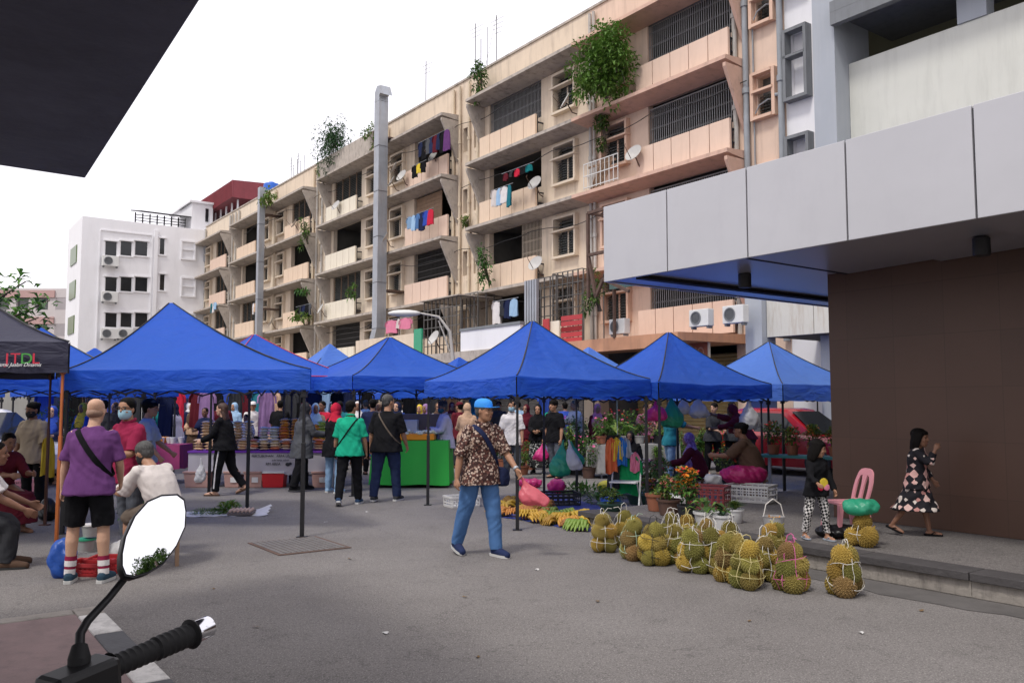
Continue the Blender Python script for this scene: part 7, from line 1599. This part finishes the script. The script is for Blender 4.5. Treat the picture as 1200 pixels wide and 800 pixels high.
def cage(pxa, pxb, t0, t1, z0, z1, label, nx=7, nz=5, roof=False):
    o = thing('window_cage', label, 'cage', (0, 0, 0), SROT); x0 = onC(pxa, 380, t0)[0]; x1 = onC(pxb, 380, t0)[0]; m = MB()
    for i in range(nx+1): x = x0+(x1-x0)*i/nx; m.box(x-.02, x+.02, t0-.02, t0+.02, z0, z1)
    for j in range(nz+1): z = z0+(z1-z0)*j/nz; m.box(x0, x1, t0-.024, t0-.004, z-.018, z+.018)
    for x in (x0, x1):
        for j in range(4): y = t0+(t1-t0)*j/3; m.box(x-.018, x+.018, y-.018, y+.018, z0, z1)
        m.box(x-.02, x+.02, t0, t1, z1-.03, z1)
    m.build('bars', M['grille_dark'], o)
    if roof: MB().box(x0-.1, x1+.1, t0-.2, t1, z1+.01, z1+.06).build('roof_sheet', M['ledge_grey'], o)
cage(618, 652, 19.9, 21.9, 3.8, 6.4, 'tall black bar cage between two cream windows', 5, 7); cage(648, 684, 20.4, 21.9, 3.8, 6.6, 'black bar cage beside the stacked pipes', 6, 6); cage(497, 540, 19.8, 21.9, 3.8, 6.3, 'dark terrace cage with a sheet roof behind the street lamp', 9, 6, True); cage(542, 560, 20.6, 21.9, 3.8, 6.5, 'narrow cage at the service pipes', 4, 5)
gp_ = thing('pipe_rack', 'bundle of grey pipes fixed before the cream block', 'pipes', (0, 0, 0), SROT); m = MB(); xa = onC(615, 370, 19.4)[0]
for i in range(5): MB().box(xa+i*.16, xa+i*.16+.11, 19.38, 19.5, 3.75, 6.3).build('pipe', M['galv'], gp_)
o = thing('folded_screen', 'red sheet metal screens standing on the canopy by the cage', 'screen', (0, 0, 0), SROT); xa = onC(657, 385, 19.2)[0]
m = MB()
for i in range(5): m.box(xa+.0, xa+1.15, 19.2+.01*i, 19.22, 3.75+i*.2, 3.75+i*.2+.17)
MB().box(onC(636, 380, 19.2)[0], onC(643, 380, 19.2)[0], 19.2, 19.24, 3.75, 4.7).build('sheet', PL['red'], o); m.build('sheet', PL['red'], o); MB().box(xa-.9, xa-.2, 19.3, 19.35, 3.75, 4.6, M=None).build('board', M['pale_panel'], o)
# clutter left standing on the ledges
r_ = random.Random(77)
cl = thing('ledge_railing', 'white railing with stacked timber at the join of cream and salmon blocks', 'railing', (0, 0, 0), SROT); x0 = onC(682, 205, 20.9)[0]; x1 = onC(722, 200, 20.9)[0]; m = MB()
for i in range(9): x = x0+(x1-x0)*i/8; m.box(x-.012, x+.012, 20.98, 21.0, 9.75, 10.75)
for z in (9.8, 10.25, 10.72): m.box(x0, x1, 20.975, 21.005, z, z+.03)
m.build('rail', M['white_metal'], cl); m = MB()
for i in range(6): m.bar((x0+.3+i*.13, 21.1, 9.75), (x0+.45+i*.13, 21.5, 10.9), .06)
m.box(x0+.2, x1-.2, 21.05, 21.1, 10.55, 10.62); m.build('timber', M['wood'], cl)
cl = thing('steel_frame', 'rusty open steel sign frame behind the canopy corner', 'frame', (0, 0, 0), SROT); a = onC(689, 250, 17.5); b_ = onC(713, 345, 17.5); x0, z1 = a; x1, z0 = b_[0]+.9, b_[1]; m = MB()
for p_, q_ in (((x0, z0), (x0, z1)), ((x0, z1), (x1, z1)), ((x0, (z0+z1)/2), (x1, (z0+z1)/2)), ((x0, (z0+z1)/2), (x0+.35, z0)), ((x0+.35, z0), (x0+.7, z0+.5)), ((x0+.7, z0+.5), (x1, z0))):
    m.bar((p_[0], 17.5, p_[1]), (q_[0], 17.5, q_[1]), .09)
m.bar((x0, 18.6, z0), (x0, 18.6, z1), .09); m.bar((x0, 17.5, z1), (x0, 18.6, z1), .07); m.bar((x0, 18.6, 3.7), (x0, 18.6, z0), .08); m.build('frame', M['rust'], cl); MB().box(x0+.2, x1, 18.0, 18.05, z1-.75, z1-.15).build('panel', M['ledge_grey'], cl); MB().box(x0+.1, x1, 18.3, 18.34, z0+.3, z1-.9).build('backing_sheet', mat('teal_sheet', (.07, .12, .11), .7), cl)
# signboard under the orange canopy
sg = thing('shop_sign', 'orange-red shop sign under the canopy, half hidden by a tent roof', 'sign', onT(808, 414, 20.2), SROT)
MB().box(-.95, .75, 0, .06, -.45, .45).build('board', mat('sign_orange', (.40, .13, .07), .6), sg); MB().box(-.99, -.951, -.01, .07, -.49, .49).box(.751, .79, -.01, .07, -.49, .49).box(-.95, .75, -.01, .07, .451, .49).build('frame', M['pale_panel'], sg); lettering('PHO', .5, mat('sign_letter', (.6, .36, .25), .6), sg, (.24, -.006, -.17), (math.pi/2, 0, 0), sx=.72)
# big square ducts
def duct(px, top, bot, w, t, label, hood=True, foot=True):
    p0, p1 = onT(px, bot, t), onT(px, top, t); o = thing('exhaust_duct', label, 'duct', (p0.x, p0.y, 0), SROT); h = p1.z
    n = max(3, int((h-p0.z)/2.2))
    for i in range(n):
        za = p0.z+(h-p0.z)*i/n; zb = p0.z+(h-p0.z)*(i+1)/n; MB().box(-w/2, w/2, -w/2, w/2, za+.012, zb-.012).box(-w/2-.025, w/2+.025, -w/2-.025, w/2+.025, za, za+.011).build('section', M['galv'], o, bevel=.012)
    if hood: MB().loft([[(x, y, z) for x, y, z in ((-w/2+dx, -w/2, zz), (w/2+dx2, -w/2, zz2), (w/2+dx2, w/2, zz2), (-w/2+dx, w/2, zz))] for dx, zz, dx2, zz2 in ((0, h, 0, h), (.02, h+.55, -.02, h+.28), (.28, h+.85, .1, h+.36), (.75, h+.75, .45, h+.2))]).build('hood', M['galv'], o)
    if foot: MB().loft([[(x+dx, y, z) for x, y in ((-w/2, -w/2), (w/2, -w/2), (w/2, w/2), (-w/2, w/2))] for dx, z in ((0, p0.z-.01), (-.25, p0.z-.5), (-1.2, p0.z-1.0), (-2.2, p0.z-1.3), (-2.6, 3.6))]).build('elbow', M['galv'], o, bevel=.01)
    MB().box(-w/2-.1, w/2+.1, w/2+.02, (22-t), p0.z+2, p0.z+2.08).box(-w/2-.1, w/2+.1, w/2+.02, (22-t), h-2, h-1.92).build('bracket', M['rust'], o)
duct(444, 122, 385, .55, 20.55, 'tall square galvanised duct with a bent hood'); duct(303, 222, 395, .42, 20.6, 'thin square duct farther along the terrace', False, True)
# tank, aerials, street lamp
tk = thing('water_tank', 'bright blue water tank on the terrace roof', 'tank', onT(318, 227, 23.5), 0); tk.scale = (.62,)*3; MB().lathe([(.95, -.6), (1.0, -.5), (1.0, 1.1), (.93, 1.25), (.4, 1.4), (.35, 1.5), (.001, 1.52)], 24).build('tank', M['blue_tank'], tk, smooth=40); MB().lathe([(1.03, .2), (1.05, .25), (1.03, .3)], 24, cap=False).build('band', M['blue_tank'], tk)
for i, (px, b_, t_, lb) in enumerate(((557, 84, 28, 'pair of thin aerial masts above the cream block'), (582, 68, 18, 'tall thin aerial above the cream roof'), (499, 122, 72, 'aerial with cross arms above the peach roof'), (341, 214, 185, 'cluster of short aerials near the blue tank'), (349, 210, 180, 'second cluster of short aerials near the blue tank'), (395, 195, 168, 'short mast on the grey roof edge'))):
    p, q = onT(px, b_, 22.6), onT(px, t_, 22.6); o = thing('roof_aerial', lb, 'aerial', (p.x, p.y, 17.3), SROT); h = q.z-17.3; m = MB().tube([(0, 0, 0), (0, 0, h)], .022, 5)
    for k in range(3+i % 2): m.tube([(-.5+.1*k, 0, h-.2-k*.22), (.5-.1*k, .1, h-.2-k*.22)], .010, 4)
    if i in (0, 3, 4): m.tube([(.5, 0, 0), (.5, 0, h*.7)], .02, 5).tube([(.9, .1, 0), (.9, .1, h*.85)], .018, 5)
    if i == 1: m.tube([(0, 0, h), (-1.6, .2, 0)], .008, 4)
    m.build('mast', M['grille_dark'], o)
lp = atY(531, 400, 31); bl_ = thing('street_lamp', 'curved double-arm street lamp behind the sweet stall tent', 'street lamp', (lp.x, lp.y, 0)); hd_ = atY(474, 367, 31); ap = atY(514, 371, 31); up_ = atY(527, 388, 31)
MB().tube([(0, 0, 0), (0, 0, up_.z-1), tuple(up_-Vector((lp.x, lp.y, 0))), tuple(ap-Vector((lp.x, lp.y, 0))), tuple(hd_-Vector((lp.x-.6, lp.y, 0)))], [.09, .07, .06, .045, .035], 8).tube([(-.12, 0, 3.5), tuple(up_-Vector((lp.x+.2, lp.y, .15))), tuple(ap-Vector((lp.x, lp.y, .15)))], .03, 6).build('pole', M['pipe'], bl_, smooth=60)
MB().ell(tuple(hd_-Vector((lp.x, lp.y, 0))), (.62, .22, .13), 14, 8).build('lamp_head', mat('lamp_shell', (.6, .6, .58), .4), bl_, smooth=60)
# plants that grow on the building
def growth(px, py, t, R_, ncl, n, L_, w, label, lm=(1, 0), seed=0, hang=0, cat='plant'):
    p = onT(px, py, t); o = thing('wall_plant', label, cat, p, SROT); r2 = random.Random(seed); f = MB(); clumpy(r2, f, (0, 0, 0), R_, ncl, n, L_, w, 2)
    for k in range(int(hang*6)): 
        x = r2.uniform(-R_[0]*.4, R_[0]*.4); foliage(r2, f, (x, 0, -R_[2]-hang*r2.uniform(0, .8)), (.14, .12, .22), 26, L_, w, 0, -.2, 2)
    f.build('leaves', [LEAF[lm[0]], LEAF[lm[1]]], o); b = MB()
    for k in range(7): b.tube([(r2.uniform(-.1, .1), .3, -R_[2]*.9-hang), (r2.uniform(-.4, .4)*R_[0], .1, -R_[2]*.2), (r2.uniform(-.8, .8)*R_[0], r2.uniform(-.2, .2), r2.uniform(.1, .8)*R_[2])], [.03, .02, .008], 5)
    b.build('stem', M['bark'], o)
growth(703, 80, 20.7, (1.42, .8, 1.34), 62, 56, .19, .105, 'big leafy creeper bursting from the ledge of the salmon block', (1, 1), 1); growth(704, 142, 21.4, (.28, .2, .6), 10, 22, .16, .09, 'creeper tail hanging under the ledge', (1, 0), 2, .6)
growth(559, 92, 21.3, (.75, .4, .75), 16, 30, .17, .09, 'shrub rooted at the roof edge by the service pipes', (0, 1), 3, .3); growth(388, 165, 21.0, (1.6, .7, 1.2), 48, 34, .24, .08, 'drooping plant on the grey roof edge', (3, 0), 4, .8); growth(436, 160, 20.9, (.5, .4, .7), 9, 22, .2, .1, 'fern behind the hood of the tall duct', (2, 1), 5)
growth(313, 233, 20.7, (.9, .5, .7), 14, 24, .24, .12, 'yellow-green plant on the roof by the thin duct', (2, 1), 6); growth(356, 268, 20.8, (.5, .3, 1.1), 10, 22, .24, .10, 'fern hanging at a far balcony', (1, 0), 7); growth(352, 372, 20.8, (1.0, .5, .5), 10, 22, .24, .12, 'low pot plants at a far balcony', (1, 2), 8); growth(375, 205, 21.2, (.4, .3, .7), 8, 20, .2, .1, 'tuft between two far blocks', (2, 1), 9)
growth(568, 312, 20.9, (.35, .3, .9), 14, 22, .18, .09, 'potted vine at the lowest cream balcony', (0, 1), 10); growth(546, 262, 21.7, (.25, .2, .5), 8, 18, .16, .08, 'weed on the service pipes', (2, 1), 11); growth(695, 340, 18.2, (.35, .3, .75), 12, 24, .16, .08, 'weed on the steel frame behind the canopy corner', (0, 1), 12); growth(355, 340, 20.9, (.6, .4, .3), 6, 20, .24, .12, 'plant hanging from a balcony', (1, 0), 13); growth(410, 340, 21, (.3, .3, .4), 6, 20, .2, .1, 'small plant at a pale balcony', (1, 0), 14)
# tree whose branch comes in over the navy tent
tr = thing('street_tree', 'tree with large glossy leaves reaching in over the navy tent', 'tree', (-9.6, 12.2, 0)); r2 = random.Random(21); m = MB(); f = MB()
m.tube([(0, 0, 0), (.1, .05, 1.4), (.0, .0, 2.6), (-.1, 0, 4.2)], [.16, .13, .10, .05], 10); ends = []
for px, py, Y in ((58, 352, 11.2), (30, 330, 11.6), (20, 372, 11.0), (45, 372, 11.4), (8, 345, 11.8), (-10, 320, 12), (12, 388, 11.2), (-30, 350, 12.4), (-70, 330, 12)):
    e = atY(px, py, Y)-Vector((-9.6, 12.2, 0)); b0 = Vector((0, 0, 2.1)); mid = b0.lerp(e, .55)+Vector((0, 0, -.15)); m.tube([b0, mid, e], [.05, .03, .008], 6)
    for k in range(64):
        q = mid.lerp(e, r2.uniform(.1, 1.05))+Vector((r2.gauss(0, .1), r2.gauss(0, .12), r2.gauss(0, .08))); a = r2.uniform(0, 6.28); leaf(f, q, (math.cos(a), math.sin(a), r2.uniform(-.2, .9)), r2.uniform(.14, .24), r2.uniform(.06, .09), r2.randrange(2), .25)
m.build('trunk', M['bark'], tr, smooth=60); f.build('crown', [LEAF[0], LEAF[1]], tr)
plant(58, 560, 1.75, 'tall leafy plant between the brown and orange tent legs', 'tall', 'black', 0, pr=.18, ph=.3, w=1.2, seed=90, group='garden plants by the navy tent'); plant(66, 556, 1.6, 'second tall plant by the orange tent leg', 'bush', 'black', 0, None, pr=.18, ph=.3, w=.8, seed=91, group='garden plants by the navy tent'); plant(162, 622, .62, 'dark leafy plant in front of the sitting man', 'broad', 'black', 0, pr=.12, ph=.18, w=1.2, seed=92, group='garden plants by the navy tent')
heap(56, 610, 'black carrier bag at the foot of the brown tent leg', 'black', .13, .1, .16, seed=21); flush_blobs()
tag(crate_mesh(.4, .3, .28).build('plastic_crate', PL['pink_chair'], None, gp(36, 580), .2), 'pink crate behind the woman in beige', 'crate'); garment('yellow_bag', Jw if False else atY(57, 510, 11.6), .16, .55, CL['yellow'], 'mustard cloth bag on the shoulder of the woman in beige', 'bag', .2, 9)
# a tree behind the viewer, seen only in the motorbike mirror

# scraps of paper and leaves on the asphalt
sc_m = [mat('scrap_paper', (.55, .54, .52), .8, .1, 9), mat('dry_leaf', (.16, .10, .045), .8, .3, 9)]; r2 = random.Random(8)
for i, (px, py, c, lb) in enumerate([(339, 575, 0, 'paper scrap lying before the red cooler'), (545, 700, 1, 'dry leaf in the open street before the striding man'), (382, 612, 0, 'paper scrap near the manhole cover'), (430, 600, 0, 'paper scrap behind the green polo man'), (250, 690, 1, 'dry leaf beside the scooter mirror'), (700, 705, 1, 'dry leaf in the street before the durians'), (452, 742, 0, 'small pale scrap in the near part of the street'), (878, 728, 1, 'dry leaf in the street before the pink-tied durians'), (630, 668, 0, 'paper scrap right of the striding man'), (300, 735, 1, 'dry leaf right of the scooter grip'), (1010, 742, 0, 'paper scrap in the gutter'), (1080, 716, 1, 'dry leaf in the gutter'), (410, 655, 1, 'dry leaf right of the manhole cover'), (560, 770, 1, 'dry leaf near the bottom edge of the street')]):
    p = gp(px, py); m = MB(); n = 9; rr = [r2.uniform(.5, 1.1)*(.035 if c == 0 else .028) for _ in range(n)]
    m.add([(0, 0, .012)]+[(rr[k]*math.cos(6.283*k/n), rr[k]*math.sin(6.283*k/n)*.7, .004+.012*r2.random()) for k in range(n)], [(0, 1+k, 1+(k+1) % n) for k in range(n)]); tag(m.build('paper_scrap' if c == 0 else 'dry_leaf', sc_m[c], None, p, r2.uniform(0, 6)), lb, 'litter')

# slack cables along the terrace
for i, (t_, z, sa, sb, lb) in enumerate(((21.75, 9.0, 17, 42, 'black cable slung along the lower balconies'), (21.7, 12.1, 17, 34, 'black cable slung along the middle balconies of the salmon and cream blocks'), (21.8, 6.2, 17, 50, 'black cable slung above the shop canopy'), (21.75, 15.2, 30, 66, 'black cable slung under the roof of the far blocks'))):
    m = MB(); pts = []; n = int((sb-sa)*2)
    for k in range(n+1):
        s_ = sa+(sb-sa)*k/n; q = S(s_, t_, z-.22*abs(math.sin(s_*.55+i))+.05*math.sin(s_*1.9)); pts.append(q)
    m.tube(pts, .016, 5); tag(m.build('overhead_cable', M['dark']), lb, 'cable')
# ================================================================ MOTORBIKE AT THE FRAME EDGE
hb = Vector((-.745, 1.255, 1.17)); ge = atY(237, 737, 1.58)
ax_ = (ge-hb); L_ = ax_.length; ax_.normalize(); FW = Vector((-ax_.y, ax_.x, 0)).normalized()     # the way the bike points
mb_ = thing('motorbike', 'black scooter with an angular mirror parked beside the viewer', 'motorbike', (hb.x, hb.y, .12), math.atan2(FW.y, FW.x)-math.pi/2)
inv = (Matrix.Translation(mb_.location) @ Matrix.Rotation(mb_.rotation_euler.z, 4, 'Z')).inverted()
LX = lambda w: inv @ Vector(w)
M['bike'] = mat('black_bike_plastic', (.011, .011, .012), .42, .2, 20, spec=.4); M['rubber'] = mat('ribbed_grip_rubber', (.010, .010, .011), .7, .3, 40); M['chrome'] = mat('chrome', (.75, .75, .78), .12, .05, 3, metal=1)
a0, a1 = LX(hb), LX(ge); d = (a1-a0).normalized()
g0 = a0+d*(L_*.50)
MB().tube([a0-d*.72, a0, a0+d*L_*.97], .011, 10).build('handlebar', M['black_metal'], mb_, smooth=40)
gr = MB(); n = 40
gr.tube([g0+d*(L_*.44*i/n) for i in range(n+1)], [(.0178 if i % 3 else .0190)+(.006 if i in (0, n-1, n) else 0)+(.002 if i > 20 else 0) for i in range(n+1)], 18); gr.build('grip', M['rubber'], mb_, smooth=30)
MB().tube([a0+d*L_*.945, a0+d*L_*.955, a0+d*L_*1.04, a0+d*L_*1.055], [.017, .0195, .0195, .014], 20).build('bar_end', M['chrome'], mb_, smooth=40)
sw = MB().bar(a0+d*L_*.20-Vector((0, 0, .006)), a0+d*L_*.50-Vector((0, 0, .006)), .064, .060); sw.build('switch_housing', M['bike'], mb_, bevel=.010)
b = d.cross(Vector((0, 0, 1))).normalized()
sp = a0+d*L_*.40; MB().ell(tuple(sp-b*.030+Vector((0, 0, .012))), (.010, .010, .010), 10, 6).build('start_button', M['grey_dark'], mb_, smooth=60)
# head cowl with the instrument panel
cw = MB(); X_, Y_ = Vector((1, 0, 0)), Vector((0, 1, 0))
for_ = [(-.12, -.045, .08, .012), (-.095, -.035, .15, .030), (-.02, -.035, .19, .040), (.07, -.05, .17, .045), (.15, -.09, .11, .04), (.18, -.12, .06, .02)]
cw.loft([ring(a0+Vector((0, y, z-.005)), X_, Vector((0, 0, 1)), w, h, 20, 3.2) for y, z, w, h in for_]); cw.build('head_cowl', M['bike'], mb_, smooth=45)
MB().ell(tuple(a0+Vector((0, -.06, -.005))), (.09, .03, .02), 14, 8).build('instrument_panel', M['glass_dark'], mb_, smooth=60)
MB().ell(tuple(a0+Vector((0, .165, -.10))), (.08, .03, .035), 14, 8).build('headlight', mat('bike_headlight', (.55, .55, .58), .1), mb_, smooth=60)
# mirror
mc_ = atY(180, 628, 1.50); ms = atY(94, 742, 1.40); mk = atY(93, 770, 1.38); mt = atY(160, 660, 1.49)
lm_, l0, l1, l2 = LX(mc_), LX(mk), LX(ms), LX(mt)
MB().tube([l0-Vector((0, 0, .05)), l0, l0.lerp(l1, .5)], [.016, .017, .012], 12).build('mirror_boot', M['rubber'], mb_, smooth=40)
MB().tube([l0, l1, l1.lerp(l2, .12)+Vector((0, 0, .006)), l1.lerp(l2, .5), l2], [.0075, .0075, .007, .0062, .0062], 10).build('mirror_stem', M['black_metal'], mb_, smooth=60)
vd = (mc_-Vector((0, 0, CAM_H))).normalized(); rd = Vector((.80, -.12, .62)).normalized(); nm = (rd-vd).normalized(); nm = (inv.to_3x3() @ nm).normalized()
# outline of the glass as the eye sees it, laid on the mirror's own plane
def onplane(px, py):
    dd = ray(px, py); nw = (inv.to_3x3().transposed() @ nm); k = (mc_-Vector((0, 0, CAM_H))).dot(nw)/dd.dot(nw); return LX(Vector((0, 0, CAM_H))+dd*k)
out = [onplane(*p) for p in ((206, 581), (214, 587), (216, 600), (215, 618), (205, 640), (190, 660), (172, 671), (156, 676), (146, 674), (142, 664), (142, 650), (146, 630), (157, 606), (172, 589), (188, 582))]
cen = sum(out, Vector())/len(out)
def offs(f, dn): return [cen+(p-cen)*f+nm*dn for p in out]
MB().loft([offs(.90, -.028), offs(1.03, -.014), offs(1.055, .002), offs(1.03, .005), offs(.985, .004)], cap=True).build('mirror_shell', M['bike'], mb_, smooth=50)
gm = MB(); gm.add(offs(.985, .0055), [tuple(range(len(out)))]); gl = bpy.data.materials.new('mirror_glass'); gl.use_nodes = True; pg = gl.node_tree.nodes['Principled BSDF']; pg.inputs['Metallic'].default_value = 1; pg.inputs['Roughness'].default_value = .01; pg.inputs['Base Color'].default_value = (.93, .93, .95, 1)
go = gm.build('mirror_glass', gl, mb_)
if (go.data.polygons[0].normal.dot(nm)) < 0: go.data.flip_normals()
# the rest of the scooter, below and behind the handlebar
MB().loft([ring(a0+Vector((0, y, z)), X_, Vector((0, .3, 1)).normalized(), w, h, 18, 2.8) for y, z, w, h in ((.10, -.08, .12, .03), (.14, -.3, .19, .10), (.10, -.55, .2, .10), (.0, -.72, .16, .06))]).build('leg_shield', M['bike'], mb_, smooth=45)
MB().tube([a0+Vector((0, .12, -.3)), a0+Vector((0, .26, -.8))], .035, 10).build('fork', M['black_metal'], mb_, smooth=40)
for y in (.30, -.95):
    w_ = MB().lathe([(.17, -.045), (.235, -.05), (.265, -.02), (.265, .02), (.235, .05), (.17, .045)], 28, M=Matrix.Translation((a0.x, a0.y+y, .265)) @ Matrix.Rotation(math.pi/2, 4, 'Y')).build('wheel', M['rubber'], mb_, smooth=40); MB().lathe([(.001, -.03), (.17, -.04), (.172, .04), (.001, .03)], 20, M=Matrix.Translation((a0.x, a0.y+y, .265)) @ Matrix.Rotation(math.pi/2, 4, 'Y')).build('rim', M['galv'], w_, smooth=40)
MB().loft([ring(Vector((a0.x, a0.y+y, z)), X_, Vector((0, 0, 1)), w, h, 16, 3) for y, z, w, h in ((-.02, .36, .13, .04), (-.35, .34, .14, .06), (-.5, .5, .13, .16), (-.8, .58, .13, .14), (-1.1, .66, .07, .06))]).build('rear_body', M['bike'], mb_, smooth=45)
MB().loft([ring(Vector((a0.x, a0.y+y, z)), X_, Vector((0, 0, 1)), w, h, 16, 3) for y, z, w, h in ((-.36, .72, .08, .03), (-.45, .74, .13, .05), (-.8, .76, .14, .055), (-1.1, .8, .08, .03))]).build('seat', M['rubber'], mb_, smooth=45)
# tree behind the viewer that the mirror shows
nw = (inv.to_3x3().transposed() @ nm).normalized(); eye = Vector((0, 0, CAM_H)); dd = ray(174, 661).normalized(); hit = eye+dd*((mc_-eye).dot(nw)/dd.dot(nw)); tp = hit+(dd-nw*2*dd.dot(nw))*26
tr = thing('street_tree', 'tree across the street that shows only in the scooter mirror', 'tree', (tp.x, tp.y, 0)); r2 = random.Random(31); f = MB(); m = MB(); hh = tp.z
m.tube([(0, 0, 0), (.2, .1, hh*.5), (0, 0, hh*.9)], [.3, .22, .1], 10)
for k in range(7): a = k*.9; m.tube([(0, 0, hh*.82), (math.cos(a)*.7, math.sin(a)*.7, hh*.97)], [.1, .03], 6)
clumpy(r2, f, (0, 0, hh-.35), (.62, .62, .42), 40, 120, .09, .05, 2); m.build('trunk', M['bark'], tr, smooth=60); f.build('crown', [LEAF[0], LEAF[1]], tr)
